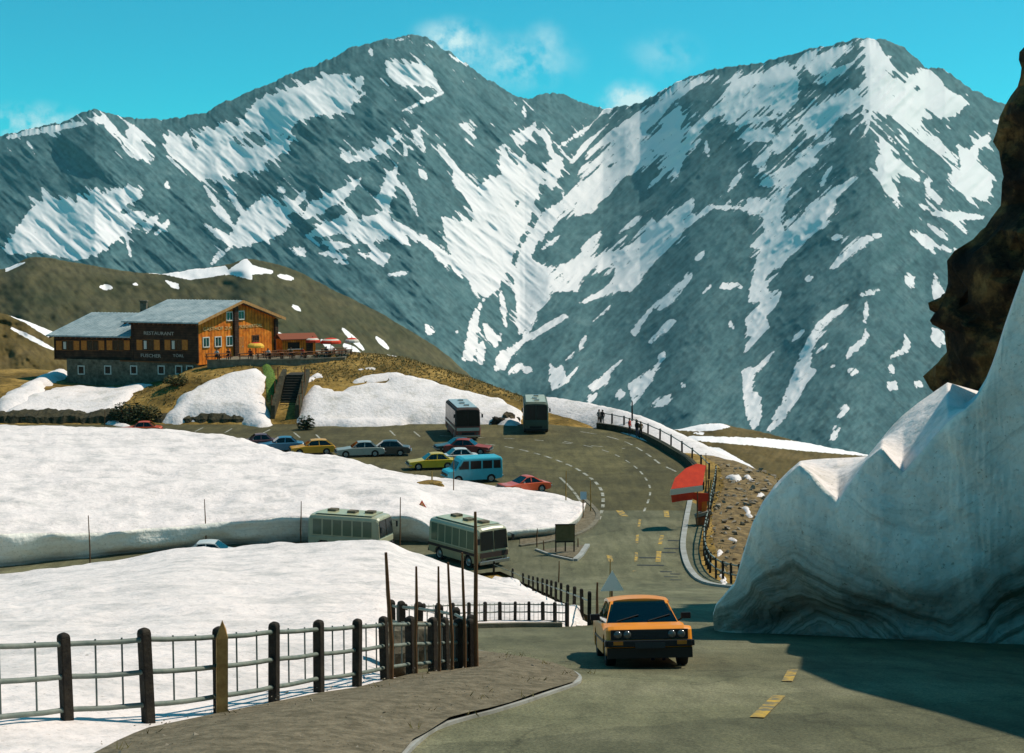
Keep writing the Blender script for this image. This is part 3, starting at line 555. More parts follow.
# ================================================================ ground sheet
def axis(a, b, st, far, n):
    g = np.geomspace(1, far, n)
    return np.concatenate([(a-g)[::-1], np.arange(a, b, st), b-st+g])
ax_x = axis(-125, 40, 1.0, 3700, 20); ax_y = np.concatenate([-14-np.geomspace(1, 480, 12)[::-1], np.arange(-14, 205, 1.0), 204+np.geomspace(1, 6000, 22)])
GX, GY = np.meshgrid(ax_x, ax_y)
GZ_ = gz(GX, GY)
paved = (GY < 149.5) & (GX < np.interp(GY, EDGE_Y, EDGE_X)-.6) & (GX > -124) & (GY > -13)
GZ_ = GZ_-np.where(paved, .16, 0)
def ground_mat():
    m = mat('turf_and_earth', (.07, .055, .02), .95, bump=.12, bscale=1.6, spec=.1)
    nt = m.node_tree; N = nt.nodes; Lk = nt.links; p = N['Principled BSDF']
    tc = [n for n in N if n.type == 'TEX_COORD'][0]
    a = N.new('ShaderNodeTexNoise'); a.inputs['Scale'].default_value = .16; a.inputs['Detail'].default_value = 10; a.inputs['Roughness'].default_value = .7
    Lk.new(tc.outputs['Object'], a.inputs['Vector'])
    cr = ramp_node(N, [(.30, (.055, .040, .012)), (.44, (.16, .105, .028)), (.56, (.33, .21, .06)), (.70, (.46, .33, .12))]); Lk.new(a.outputs['Fac'], cr.inputs[0])
    b = N.new('ShaderNodeTexNoise'); b.inputs['Scale'].default_value = 1.7; b.inputs['Detail'].default_value = 8; b.inputs['Roughness'].default_value = .8
    Lk.new(tc.outputs['Object'], b.inputs['Vector'])
    c2 = ramp_node(N, [(.36, (.35, .33, .28)), (.5, (.9, .9, .85)), (.68, (1.25, 1.15, 1.0))]); Lk.new(b.outputs['Fac'], c2.inputs[0])
    mx = N.new('ShaderNodeMix'); mx.data_type = 'RGBA'; mx.blend_type = 'MULTIPLY'; mx.inputs[0].default_value = 1
    Lk.new(cr.outputs[0], mx.inputs[6]); Lk.new(c2.outputs[0], mx.inputs[7]); Lk.new(mx.outputs[2], p.inputs['Base Color'])
    return m
M['ground'] = ground_mat()
ground = tag(big_grid('ground', GX, GY, GZ_, M['ground']), kind='structure')
# ================================================================ asphalt
def asphalt(name, dark, mid, light):
    """old tar road: patches laid at different times, grain, cracks, darker wheel-worn streaks"""
    m = mat(name, mid, .88, spec=.22, bump=.012, bscale=30); nt = m.node_tree; N = nt.nodes; Lk = nt.links; p = N['Principled BSDF']
    tc = [n for n in N if n.type == 'TEX_COORD'][0]
    def nz(sc, det, rough, scale_v=None):
        n = N.new('ShaderNodeTexNoise'); n.inputs['Scale'].default_value = sc; n.inputs['Detail'].default_value = det; n.inputs['Roughness'].default_value = rough
        if scale_v:
            mp = N.new('ShaderNodeMapping'); mp.inputs['Scale'].default_value = scale_v; Lk.new(tc.outputs['Object'], mp.inputs[0]); Lk.new(mp.outputs[0], n.inputs['Vector'])
        else: Lk.new(tc.outputs['Object'], n.inputs['Vector'])
        return n.outputs['Fac']
    def mulc(a, b, f=1.0):
        x = N.new('ShaderNodeMix'); x.data_type = 'RGBA'; x.blend_type = 'MULTIPLY'; x.inputs[0].default_value = f; Lk.new(a, x.inputs[6]); Lk.new(b, x.inputs[7]); return x.outputs[2]
    def rmp(f, stops):
        c = ramp_node(N, stops); Lk.new(f, c.inputs[0]); return c.outputs[0]
    base = rmp(nz(.22, 10, .68), [(.30, dark), (.5, mid), (.70, light)])
    base = mulc(base, rmp(nz(26, 3, .8), [(.34, (.55, .55, .53)), (.5, (1, 1, 1)), (.68, (1.5, 1.48, 1.4))]))
    base = mulc(base, rmp(nz(1.6, 6, .7, (1.0, .14, 1)), [(.36, (.74, .74, .72)), (.55, (1.05, 1.05, 1.05)), (.7, (1.22, 1.2, 1.14))]))
    v = N.new('ShaderNodeTexVoronoi'); v.feature = 'DISTANCE_TO_EDGE'; v.inputs['Scale'].default_value = .28
    wn = N.new('ShaderNodeTexNoise'); wn.inputs['Scale'].default_value = .9; wn.inputs['Detail'].default_value = 5; Lk.new(tc.outputs['Object'], wn.inputs['Vector'])
    va = N.new('ShaderNodeVectorMath'); va.operation = 'MULTIPLY_ADD'; va.inputs[1].default_value = (1.6, 1.6, 0); Lk.new(wn.outputs['Color'], va.inputs[0]); Lk.new(tc.outputs['Object'], va.inputs[2]); Lk.new(va.outputs[0], v.inputs['Vector'])
    base = mulc(base, rmp(v.outputs['Distance'], [(.0, (.5, .5, .48)), (.006, (.7, .7, .68)), (.013, (1, 1, 1))]), .55)
    v2 = N.new('ShaderNodeTexVoronoi'); v2.inputs['Scale'].default_value = .09; Lk.new(va.outputs[0], v2.inputs['Vector'])
    sp = N.new('ShaderNodeSeparateColor'); Lk.new(v2.outputs['Color'], sp.inputs[0])
    base = mulc(base, rmp(sp.outputs[0], [(.0, (.80, .80, .80)), (1.0, (1.16, 1.15, 1.12))]))
    Lk.new(base, p.inputs['Base Color']); return m
M['lot'] = asphalt('parking_asphalt', (.055, .047, .018), (.092, .079, .031), (.135, .115, .05))
M['road'] = asphalt('road_asphalt', (.085, .085, .046), (.130, .127, .072), (.19, .18, .11))
zr = lambda x, y, d: gz(x, y)+.03
q = lambda px, py, z=0: tuple(GZ(px, py, z)[:2])
g2 = lambda px, py: tuple(G(px, py)[:2])
lot_poly = [(-120, 98.8), (-120, 149.6), (-30, 149.6), (4, 149.8), q(600, 428), q(622, 432), q(640, 438), q(655, 445), q(672, 454), q(686, 463), q(692, 472), q(690, 490), q(688, 505), (12.6, 98.8), q(597, 514)[:1]+(98.8,)]
tag(drape('parking_lot', lot_poly, 2.2, zr, M['lot']), kind='structure')
POSTS_L = [g2(500, 572), g2(514, 578), g2(530, 586), g2(547, 594), g2(562, 602), g2(578, 611), g2(592, 619), g2(602, 626)]
KERB_R = [q(690, 502), q(686, 523), q(683, 545), q(685, 560), q(690, 573), q(700, 588), q(714, 601), q(735, 613)]
road_poly = [(-120, 75.5), (-120, 98.8), (12.6, 98.8)]+KERB_R[1:6]+[(11.2, 72), (12, 60), (12.6, 40), (14, 25), (14, 5), (12, -12), (-5, -12), (-4, 6), (-2.6, 15), (-1.6, 22), (-1.6, 26), (-1.15, 31), g2(474, 629), g2(520, 628), g2(565, 628)]+POSTS_L[::-1]+[(-3.5, 77.6), (-20, 76), (-60, 75.5)]
tag(drape('road', road_poly, 1.4, zr, M['road']), kind='structure')
# painted lines
M['wpaint'] = mat('worn_white_paint', (.40, .39, .32), .8, var=(.13, .125, .08), scale=2.6, detail=10, band=(.44, .60))
M['ypaint'] = mat('worn_yellow_paint', (.50, .31, .04), .8, var=(.15, .135, .08), scale=3.0, detail=10, band=(.42, .56))
M['tar'] = mat('tar_seal', (.03, .03, .026), .7)
def dashes(mb, px_pts, w_, on, off, mi, onplane=True, z=.045):
    pts = smooth_line([(*(q(*p) if onplane else g2(*p)), 0) for p in px_pts], .5)
    run = []; acc = 0; draw = True; last = pts[0]
    for p in pts:
        acc += (p-last).length; last = p; run.append(p)
        if acc > (on if draw else off):
            if draw and len(run) > 1: ribbon(mb, run, w_, z, mi)
            run = [p]; acc = 0; draw = not draw
    if draw and len(run) > 1: ribbon(mb, run, w_, z, mi)
mb = MB()
dashes(mb, [(599, 520), (603, 505), (601, 490), (590, 478), (570, 466), (540, 455), (505, 447), (470, 443)], .24, 1.1, .8, 0)
dashes(mb, [(644, 512), (650, 495), (648, 483), (636, 468), (615, 455), (590, 447), (560, 441)], .15, 1.2, 1.6, 0)
dashes(mb, [(676, 472), (660, 464), (645, 453), (625, 442), (600, 435), (575, 431)], .2, 2.2, 1.5, 0)
dashes(mb, [(440, 436), (480, 438), (530, 440), (580, 445), (625, 449)], .2, 1.0, 2.0, 0)
dashes(mb, [(560, 478), (572, 490), (583, 505)], .2, 6, .3, 0)
for a, b in [((150, 431), (162, 427)), ((195, 432), (203, 428)), ((225, 433), (232, 429)), ((262, 434), (270, 430)), ((300, 438), (294, 433)), ((322, 441), (316, 435)), ((336, 452), (333, 447)), ((395, 436), (390, 431)), ((420, 437), (414, 432))]:
    ribbon(mb, [Vector(q(*a)), Vector(q(*b))], .18, .045, 0)
tag(mb.build('white_road_markings', [M['wpaint']]), kind='structure')
mb = MB()
dashes(mb, [(619, 511), (622, 514), (625, 517)], .5, 2.4, 1, 0); dashes(mb, [(666, 511), (667, 518)], .35, 3, 1, 0)
dashes(mb, [(640, 520), (637, 540), (636, 560), (634, 574)], .17, 2.6, 2.4, 0); dashes(mb, [(659, 552), (658, 563)], .3, 9, 1, 0)
dashes(mb, [(662, 536), (660, 545)], .25, 9, 1, 0)
dashes(mb, [(757, 721), (768, 710), (779, 699)], .17, 9, 1, 0, False); dashes(mb, [(787, 684), (793, 672)], .16, 9, 1, 0, False)
dashes(mb, [(609, 556), (611, 563)], .3, 9, 1, 0)
tag(mb.build('yellow_road_markings', [M['ypaint']]), kind='structure')
mb = MB()
for y, x0, x1 in [(549, 664, 680), (553, 661, 676), (541, 668, 682), (558.5, 639, 661), (566.5, 637, 664), (574, 660, 672), (581, 664, 678), (586, 670, 682), (577, 670, 680)]:
    ribbon(mb, [Vector(q(x0, y)), Vector(q(x1, y+.4))], .3, .042, 0)
tag(mb.build('tar_road_joints', [M['tar']]), kind='structure')
# ================================================================ kerbs, walkway, shoulder, island
M['conc'] = mat('pale_concrete', (.36, .37, .34), .85, var=(.24, .24, .21), scale=1.5, bump=.01)
M['stone'] = mat('grey_stone', (.11, .10, .07), .9, var=(.21, .18, .12), scale=1.6, bump=.06, bscale=4)
M['dirt'] = mat('brown_grit', (.095, .078, .045), .95, var=(.20, .165, .105), scale=4.5, bump=.04, bscale=14, detail=12, band=(.38, .64))
M['dark_earth'] = mat('dark_earth', (.026, .024, .012), .95, var=(.07, .058, .028), scale=1.5, bump=.1, bscale=4)
mb = MB(); kerb(mb, smooth_line([(*p, 0) for p in KERB_R], .6), .34, .16)
tag(mb.build('roadside_kerb', M['conc']), kind='structure')
RAIL_R = [q(706, 512), q(702, 535), q(699, 552), q(702, 567), q(709, 580), q(722, 594), q(738, 604)]
walk = [Vector(p) for p in KERB_R]+[Vector(p) for p in RAIL_R[::-1]]
tag(drape('pavement', [(p.x, p.y) for p in walk], 1.2, lambda x, y, d: gz(x, y)+.115, M['road']), kind='structure')
# shoulder in the foreground
sh_px = [(474, 655), (503, 658), (530, 663), (553, 669), (573, 676), (579, 682), (573, 688), (550, 696), (528, 704), (490, 716), (450, 727)]
sh_out = [g2(*p) for p in sh_px]
sh_in = [(-1.0, 14), (-1.3, 8), (-3.6, 8), (-3.9, 11.5), (-3.95, 13), g2(100, 760), g2(149, 737), g2(220, 722), g2(274, 711), g2(319, 700), g2(357, 694), g2(385, 687), g2(411, 681), g2(446, 675), g2(470, 673)]
shz = lambda x, y, d: gz(x, y)+.10+.12*sstep(0, 1.2, d)+.06*(fbm(x*1.3, y*1.3, 3, 4)-.5)
tag(drape('verge', sh_out+sh_in, .5, shz, M['dirt']), kind='structure')
mb = MB(); kerb(mb, smooth_line([(*p, 0) for p in [g2(470, 648), g2(474, 653)]+sh_out[1:]+[(-1.0, 14), (-1.3, 8)]], .4), .09, .07)
tag(mb.build('verge_kerb', M['conc']), kind='structure')
mb = MB(); kerb(mb, smooth_line([(*p, 0) for p in [g2(474, 629), g2(520, 628), g2(562, 628)]], .8), .5, .14)
tag(mb.build('stone_edging', M['stone']), kind='structure')
isl = [q(540, 552), q(552, 556), q(574, 560.5), q(580, 556), q(586, 547), q(562, 549)]
tag(drape('traffic_island', isl, .5, lambda x, y, d: gz(x, y)+.14+.06*sstep(0, .6, d), M['dirt'], thick=.2), kind='structure')
mb = MB(); kerb(mb, [Vector(q(575, 562)), Vector(q(581, 556.5)), Vector(q(587.5, 546.5))], .3, .17)
kerb(mb, [Vector(q(536, 551)), Vector(q(552, 557)), Vector(q(574, 562))], .16, .14)
tag(mb.build('island_kerb', M['conc']), kind='structure')
nose = [q(520, 547), q(552, 542), q(578, 535), q(593, 526), q(598, 516), q(593, 508), q(584, 500)]
mb = MB(); kerb(mb, smooth_line([(*p, 0) for p in nose], .5), .3, .13)
tag(mb.build('snowfield_kerb', M['stone']), kind='structure')
nose_in = [q(584, 500), q(575, 503), q(578, 514), q(570, 526), q(545, 534), q(520, 540)]
tag(drape('grit_border', nose+nose_in, .6, lambda x, y, d: gz(x, y)+.08, M['dirt']), kind='structure')
# low earth bank along the back of the parking lot
def bank(name, px0, px1, h, y_off, m, wd=1.4):
    xs = np.linspace(XY(px0, 150.2), XY(px1, 150.2), 220)
    rows = []
    for f, hh in ((0, 0), (.12, .75), (.45, 1.0), (.8, .9), (1, .2)):
        rows.append([(float(x), 150.0+y_off+f*wd+.25*float(vnoise(x*1.3, f*3, 3)), gzf(x, 150.0+y_off+f*wd)+(-.1 if f in (0,) else 0)+h*hh*(.6+.8*float(fbm(x*.7, f*2, 3, 6)))) for x in xs])
    rows = [[(x+.3*(float(vnoise(x*2.3, i, 3))-.5), y+.35*(float(vnoise(x*2.9, i*3, 5))-.5), z+.35*h*(float(fbm(x*2.5, i*1.7, 3, 6))-.5)*(0 < i < 4)) for x, y, z in r] for i, r in enumerate(rows)]
    b = MB(); b.grid(rows, 0, False); return tag(b.build(name, m), kind='structure')
bank('earth_bank', -40, 128, .85, -.2, M['dark_earth'], 2.6)
bank('earth_bank', 155, 262, .5, -.2, M['dark_earth'])  # dark ground, also standing in for shaded snow along this stretch
bank('earth_bank', 300, 520, .45, -.2, M['dark_earth'], 1.0)

# ================================================================ the mountain air
hz = MB(); hz.box((0, 2900, 330), (8200, 7000, 1490)); hazeb = hz.build('haze', [], None)
hm_ = bpy.data.materials.new('mountain_air'); hm_.use_nodes = True; nt = hm_.node_tree; N = nt.nodes; N.remove(N['Principled BSDF'])
pv = N.new('ShaderNodeVolumePrincipled'); pv.inputs['Color'].default_value = (.40, .86, .92, 1); pv.inputs['Density'].default_value = 3e-5; pv.inputs['Anisotropy'].default_value = .2
nt.links.new(pv.outputs[0], N['Material Output'].inputs['Volume']); hazeb.data.materials.clear(); hazeb.data.materials.append(hm_)
tag(hazeb, kind='stuff')
scene.cycles.volume_max_steps = 64; scene.cycles.volume_bounces = 0

# loose grit, stones and dead grass on the verge
rg = random.Random(5); b = MB(); b2 = MB()
vp_ = [tuple(p) for p in sh_out+sh_in]; c = 0
while c < 650:
    x, y = rg.uniform(-6.5, 1.6), rg.uniform(12, 33)
    if not bool(inside(vp_, np.array([x]), np.array([y]))[0]): continue
    c += 1; z = gzf(x, y)+.20; s_ = rg.uniform(.006, .022)*(1.8 if rg.random() < .05 else 1)
    b.add([(x+rg.uniform(-1, 1)*s_, y+rg.uniform(-1, 1)*s_, z+k*s_*.5) for k in (0, 0, 0, 1.3)], [(0, 1, 3), (1, 2, 3), (2, 0, 3)])
    if c % 14 == 0:
        for k in range(5):
            a = rg.uniform(0, 6.3); h = rg.uniform(.04, .09); gx_, gy_ = x+rg.uniform(-.1, .1)+.2, y+rg.uniform(-.1, .1)
            b2.add([(gx_-.008, gy_, z-.08), (gx_+.008, gy_, z-.08), (gx_+math.cos(a)*.07, gy_+math.sin(a)*.07, z+h-.08)], [(0, 1, 2)])
tag(b.build('gravel', mat('verge_stone', (.12, .10, .07), .95, var=(.32, .28, .21), scale=2)), kind='stuff')
tag(b2.build('dead_grass', mat('dead_grass_blade', (.10, .085, .03), .95, var=(.22, .18, .07), scale=2)), kind='stuff')

# bare brown slope below the railing
M['slope'] = mat('bare_brown_slope', (.055, .037, .014), .95, var=(.27, .18, .07), scale=1.5, bump=.12, bscale=2.5, detail=12, band=(.34, .66))
ys_ = [76, 82, 90, 100, 110, 120, 127, 131]
sl_poly = [(float(np.interp(y, EDGE_Y, EDGE_X))+1.3, y) for y in ys_]+[(19.5, 131), (21.5, 124), (23, 112), (24, 100), (24, 84), (22, 75)]
tag(drape('earth_slope', sl_poly, .7, lambda x, y, d: gz(x, y)-.05+.10*sstep(0, .8, d)+.10*(fbm(x*1.3, y*1.3, 4, 81)-.4)*sstep(0, 1.5, d), M['slope'], smooth=False), kind='structure')
# ================================================================ snow
M['snow'] = snow_mat('old_snow', (.80, .715, .67), (.40, .39, .37), .45, .46, .74)
M['snowb'] = snow_mat('bank_snow', (.78, .71, .67), (.38, .35, .28), .5, .50, .82)
def cut_snow_mat():
    """snow cut by the plough: pale above, wavy dirt layers towards the foot"""
    m = snow_mat('cut_snow', (.90, .87, .77), (.66, .62, .52), .6, .5, .85, bump=.12, fine=True)
    nt = m.node_tree; N = nt.nodes; Lk = nt.links; p = N['Principled BSDF']; src = p.inputs['Base Color'].links[0].from_socket
    at = N.new('ShaderNodeAttribute'); at.attribute_name = 'layer'
    tc = [n for n in N if n.type == 'TEX_COORD'][0]
    nz = N.new('ShaderNodeTexNoise'); nz.inputs['Scale'].default_value = .55; nz.inputs['Detail'].default_value = 6; nz.inputs['Roughness'].default_value = .55; Lk.new(tc.outputs['Object'], nz.inputs['Vector'])
    ad = N.new('ShaderNodeMath'); ad.operation = 'MULTIPLY_ADD'; ad.inputs[1].default_value = .14; Lk.new(nz.outputs['Fac'], ad.inputs[0]); Lk.new(at.outputs['Fac'], ad.inputs[2])
    cv = N.new('ShaderNodeCombineXYZ'); Lk.new(ad.outputs[0], cv.inputs[2])
    st = N.new('ShaderNodeTexNoise'); st.noise_dimensions = '3D'; st.inputs['Scale'].default_value = 16; st.inputs['Detail'].default_value = 5; st.inputs['Roughness'].default_value = .75
    mp2 = N.new('ShaderNodeMapping'); mp2.inputs['Scale'].default_value = (.008, .008, 1); Lk.new(tc.outputs['Object'], mp2.inputs[0])
    ad2 = N.new('ShaderNodeVectorMath'); ad2.operation = 'MULTIPLY_ADD'; ad2.inputs[1].default_value = (1, 1, 0); Lk.new(mp2.outputs[0], ad2.inputs[0]); Lk.new(cv.outputs[0], ad2.inputs[2])
    Lk.new(ad2.outputs[0], st.inputs['Vector'])
    # layers only low down
    low = N.new('ShaderNodeMapRange'); low.inputs['From Min'].default_value = .50; low.inputs['From Max'].default_value = .06; low.interpolation_type = 'SMOOTHSTEP'; Lk.new(ad.outputs[0], low.inputs['Value'])
    th = N.new('ShaderNodeMapRange'); th.inputs['From Min'].default_value = .42; th.inputs['From Max'].default_value = .62; Lk.new(st.outputs['Fac'], th.inputs['Value'])
    pw = N.new('ShaderNodeMath'); pw.operation = 'POWER'; pw.inputs[1].default_value = 1.2; Lk.new(low.outputs[0], pw.inputs[0])
    t2 = N.new('ShaderNodeMath'); t2.operation = 'MULTIPLY_ADD'; t2.inputs[1].default_value = .42; t2.inputs[2].default_value = .58; Lk.new(th.outputs[0], t2.inputs[0])
    mu = N.new('ShaderNodeMath'); mu.operation = 'MULTIPLY'; Lk.new(pw.outputs[0], mu.inputs[0]); Lk.new(t2.outputs[0], mu.inputs[1])
    # thin faint layers everywhere
    f2 = N.new('ShaderNodeMapRange'); f2.inputs['From Min'].default_value = .52; f2.inputs['From Max'].default_value = .7; f2.inputs['To Max'].default_value = .30; Lk.new(st.outputs['Fac'], f2.inputs['Value'])
    mxx = N.new('ShaderNodeMath'); mxx.operation = 'MAXIMUM'; Lk.new(mu.outputs[0], mxx.inputs[0]); Lk.new(f2.outputs[0], mxx.inputs[1])
    mx = N.new('ShaderNodeMix'); mx.data_type = 'RGBA'; mx.inputs[7].default_value = (.085, .085, .05, 1); Lk.new(mxx.outputs[0], mx.inputs[0]); Lk.new(src, mx.inputs[6]); Lk.new(mx.outputs[2], p.inputs['Base Color'])
    return m
M['cut'] = cut_snow_mat()
def rows_mesh(name, rows, mats, mi_rows, layer=None):
    """lofted rows (same count each); mi_rows gives the material of each band between rows"""
    Rw = np.array([[tuple(p) for p in r] for r in rows])
    o = big_grid(name, Rw[:, :, 0], Rw[:, :, 1], Rw[:, :, 2], mats[0], {'layer': np.array(layer)} if layer is not None else None)
    for m in mats[1:]: o.data.materials.append(m)
    nc = Rw.shape[1]-1
    o.data.polygons.foreach_set('material_index', np.repeat(np.array(mi_rows, dtype=np.int32), nc))
    return o
# ---- the snowfield between the two arms of the bend
f_px = [(-280, 596, 2.3, 2.9), (-60, 575, 2.3, 2.9), (5, 569, 2.15, 2.8), (70, 562, 1.8, 2.7), (139, 555, 1.55, 2.5), (197, 549, 1.6, 2.2), (250, 546, 1.7, 1.9), (300, 543.5, 1.75, 1.6), (350, 543, 1.7, 1.4), (395, 543, 1.75, 1.2), (418, 544, 1.6, 1.0), (440, 545, .95, .95), (480, 543, .75, .85), (520, 540, .7, .7), (555, 536, .65, .55), (574, 528, .5, .5), (583, 517, .45, .4), (586, 508, .4, .35)]
b_px = [(-280, 425), (-60, 425), (5, 425), (60, 425.5), (110, 427), (170, 429), (215, 434), (250, 441), (290, 452), (335, 455.5), (360, 461), (385, 469), (415, 473), (440, 477), (490, 484), (530, 489), (560, 494), (578, 502)]
fr = smooth_line([(px, py, T) for px, py, T, tb in f_px], 2.5); n = len(fr)
bk = smooth_line([(px, py, 0) for px, py in b_px], .8)
idx = np.linspace(0, len(bk)-1, n); bk = [bk[int(round(i))] for i in idx]
Tb = np.interp([p.x for p in bk], [p[0] for p in b_px], [p[3] for p in f_px])
rowsF = []; base = [GZ(p.x, p.y, 0) for p in fr]; T = [p.z for p in fr]
back = [GZ(p.x, p.y, float(t)) for p, t in zip(bk, Tb)]
nr = 46; layer = []
def inward(i):
    d = (back[i]-base[i]); d.z = 0; return d.normalized()
L0 = []
for f, inn, lay in [(-.12, .55, 0), (.06, .52, .08), (.2, .36, .22), (.4, .12, .42), (.62, .0, .62), (.84, -.08, .84), (.985, -.08, .985)]:
    r = []
    for i, b in enumerate(base):
        e = min(1, T[i]/1.2)
        wob = .5*(float(vnoise(b.x*.6, f*3, 12))-.5)*e
        p = b+inward(i)*(inn*e+wob+.0); r.append((p.x, p.y, T[i]*f*(1+.1*float(vnoise(b.x*.9, 3, 14))-.05)))
    rowsF.append(r); layer.append([lay*max(.25, T[i]/2) for i in range(n)])
for k in range(1, nr+1):
    t = (k/nr)**1.5; r = []
    for i in range(n):
        p = base[i].lerp(back[i], t); inn = inward(i)*(1-t)*.45; p = p+inn
        z = T[i]*(1-t)+float(Tb[i])*t
        z += (float(fbm(p.x/9, p.y/9, 4, 15))-.5)*1.1*math.sin(math.pi*min(1, t*1.05))+.10*math.sin(math.pi*t)
        z += (float(fbm(p.x/1.5, p.y/1.5, 4, 16))-.5)*.42
        z -= .9*max(0, .06-t)/.06*.12
        r.append((p.x, p.y, z))
    rowsF.append(r); layer.append([1.0]*n)
for g, dn in ((.35, .25), (.6, .7), (.7, 1.05)):
    r = []
    for i in range(n):
        d = inward(i)*g; r.append((back[i].x+d.x, back[i].y+d.y, float(Tb[i])*(1-dn)-.02))
    rowsF.append(r); layer.append([1.0]*n)
sf = rows_mesh('snowfield', rowsF, [M['snow'], M['cut']], [1]*6+[0]*(len(rowsF)-7), layer)
tag(sf, kind='structure')
# ---- the snow slope below the near railing
n_px = [(-330, 905), (-160, 850), (-60, 825), (20, 800), (68, 780), (149, 741), (220, 721), (274, 710), (319, 699), (357, 693), (380, 688), (390, 668), (396, 654), (425, 641), (452, 632), (475, 629), (520, 628), (566, 627), (584, 620)]
c_px = [(-330, 584, 76.5), (-160, 580, 76), (-60, 577, 75.5), (5, 574, 75), (60, 567, 74.5), (120, 559, 74.5), (165, 550, 74.5), (200, 547, 74.5), (225, 548, 74.5), (262, 544, 74.5), (300, 543, 74.5), (350, 540.5, 74), (383, 541, 74), (402, 548, 73.5), (430, 558, 73), (462, 570, 72.5), (500, 581, 69), (540, 598, 60), (578, 617, 44)]
nf = [(float(a), float(b)) for a, b in n_px]
A = smooth_line([(*g2(*p), 0) for p in nf], .35)
def resamp(L, n):
    i = np.linspace(0, len(L)-1, n); return [L[int(k)].lerp(L[min(int(k)+1, len(L)-1)], k-int(k)) for k in i]
NC = 170
def by_knots(pts, n):
    """resample so that every knot keeps its share of columns"""
    out = []
    m = len(pts)-1
    for k in range(n):
        u = k/(n-1)*m; i = min(int(u), m-1); t = u-i
        a, b, c, d = pts[max(i-1, 0)], pts[i], pts[i+1], pts[min(i+2, m)]
        out.append(.5*((2*b)+(c-a)*t+(2*a-5*b+4*c-d)*t*t+(3*b-a-3*c+d)*t**3))
    return out
nearL = by_knots([Vector((*g2(*p), 0)) for p in nf], NC)
crest = by_knots([P(*p) for p in c_px], NC)
rowsN = []; nr = 70
for k in range(-2, nr+1):
    r = []
    for i in range(NC):
        a = nearL[i]; za = gzf(a.x, a.y)
        c = crest[i]
        if k < 0:
            d = (a-c); d.z = 0; d.normalize(); r.append((a.x+d.x*.15*(-k), a.y+d.y*.15*(-k), za-.25*(-k)+.1)); continue
        t = (k/nr)**1.25
        x = a.x+(c.x-a.x)*t; y = a.y+(c.y-a.y)*t
        th = .10+min(.3, 3*t); zc = c.z-gzf(c.x, c.y)
        z = gzf(x, y)+ (.08+.35*sstep(0, .12, t))*(1-t)+zc*t**1.6
        e = math.sin(math.pi*min(1, t*1.02))
        z += (float(fbm(x/7, y/7, 4, 25))-.5)*.55*e+(float(fbm(x/1.1, y/1.1, 4, 26))-.5)*.26*min(1, t*6)
        r.append((x, y, float(z)))
    rowsN.append(r)
for g, dz in ((.5, .12), (1.0, .5), (1.4, 1.1), (1.7, 2.2), (1.8, 3.6)):
    r = []
    for i in range(NC):
        c = crest[i]; a = nearL[i]; d = Vector((c.x-a.x, c.y-a.y, 0)).normalized()
        f = sstep(.2, 2.0, c.z-gzf(c.x, c.y)); g_ = g*(.3+.7*float(f))
        x, y = c.x+d.x*g_, c.y+d.y*g_
        r.append((x, y, max(gzf(x, y)-.15, c.z-dz)))
    rowsN.append(r)
tag(rows_mesh('snow_slope', rowsN, [M['snow']], [0]*(len(rowsN)-1)), kind='structure')
# ---- old snow left on the hotel mound: sheets with their own thickness
def snow_patch(px_poly, th, edge=.8, step=.5, m=None, name='snow_patch', lump=.5):
    poly = [g2(*p) for p in px_poly]
    pl = smooth_line([(*p, 0) for p in poly], .6, closed=True)
    # jagged rim
    pl = [Vector((p.x+(float(fbm(p.x*.9, p.y*.9, 4, 31))-.5)*1.5, p.y+(float(fbm(p.x*.9, p.y*.9, 4, 32))-.5)*2.2)) for p in pl]
    zf = lambda x, y, d: gz(x, y)-.04+th*np.sqrt(np.clip(d/edge, 0, 1))*(.75+lump*fbm(x/2.2, y/2.2, 4, 33))
    o = drape(name, [(p.x, p.y) for p in pl], step, zf, m or M['snowb'])
    return tag(o, kind='stuff')
snow_patch([(310, 427), (345, 427), (400, 426), (450, 424), (505, 426), (522, 424), (519, 412), (505, 404), (470, 395), (440, 388), (415, 382), (385, 383), (355, 388), (335, 395), (318, 388), (306, 396), (299, 402), (298, 424)], .8, 1.2)
snow_patch([(297, 385), (310, 376), (321, 372), (322, 377), (310, 384), (300, 389)], .4)
snow_patch([(352, 382), (362, 376), (390, 374), (412, 379), (410, 383), (390, 380), (368, 384)], .35)
snow_patch([(358, 369), (376, 367), (380, 369.5), (362, 371.5)], .25)
snow_patch([(160, 425), (168, 413), (180, 400), (200, 388), (222, 378), (245, 373), (262, 374), (266, 385), (264, 398), (268, 412), (271, 425), (262, 428), (240, 424), (215, 420), (185, 424)], 1.0, 1.4)
snow_patch([(2, 418), (22, 402), (48, 390), (66, 388), (100, 388), (150, 385), (158, 384), (140, 390), (128, 400), (118, 412), (112, 419), (80, 419), (40, 419)], .5, 1.0)
snow_patch([(0, 398), (20, 388), (40, 378), (64, 369), (67, 377), (50, 386), (36, 398), (24, 408), (6, 414), (-2, 414)], .6, 1.0)
snow_patch([(-4, 420), (12, 417), (30, 413), (18, 407), (6, 405), (-4, 406)], .3)
snow_patch([(70, 415), (85, 411), (105, 415), (125, 423), (135, 428), (118, 427), (95, 420)], .35)
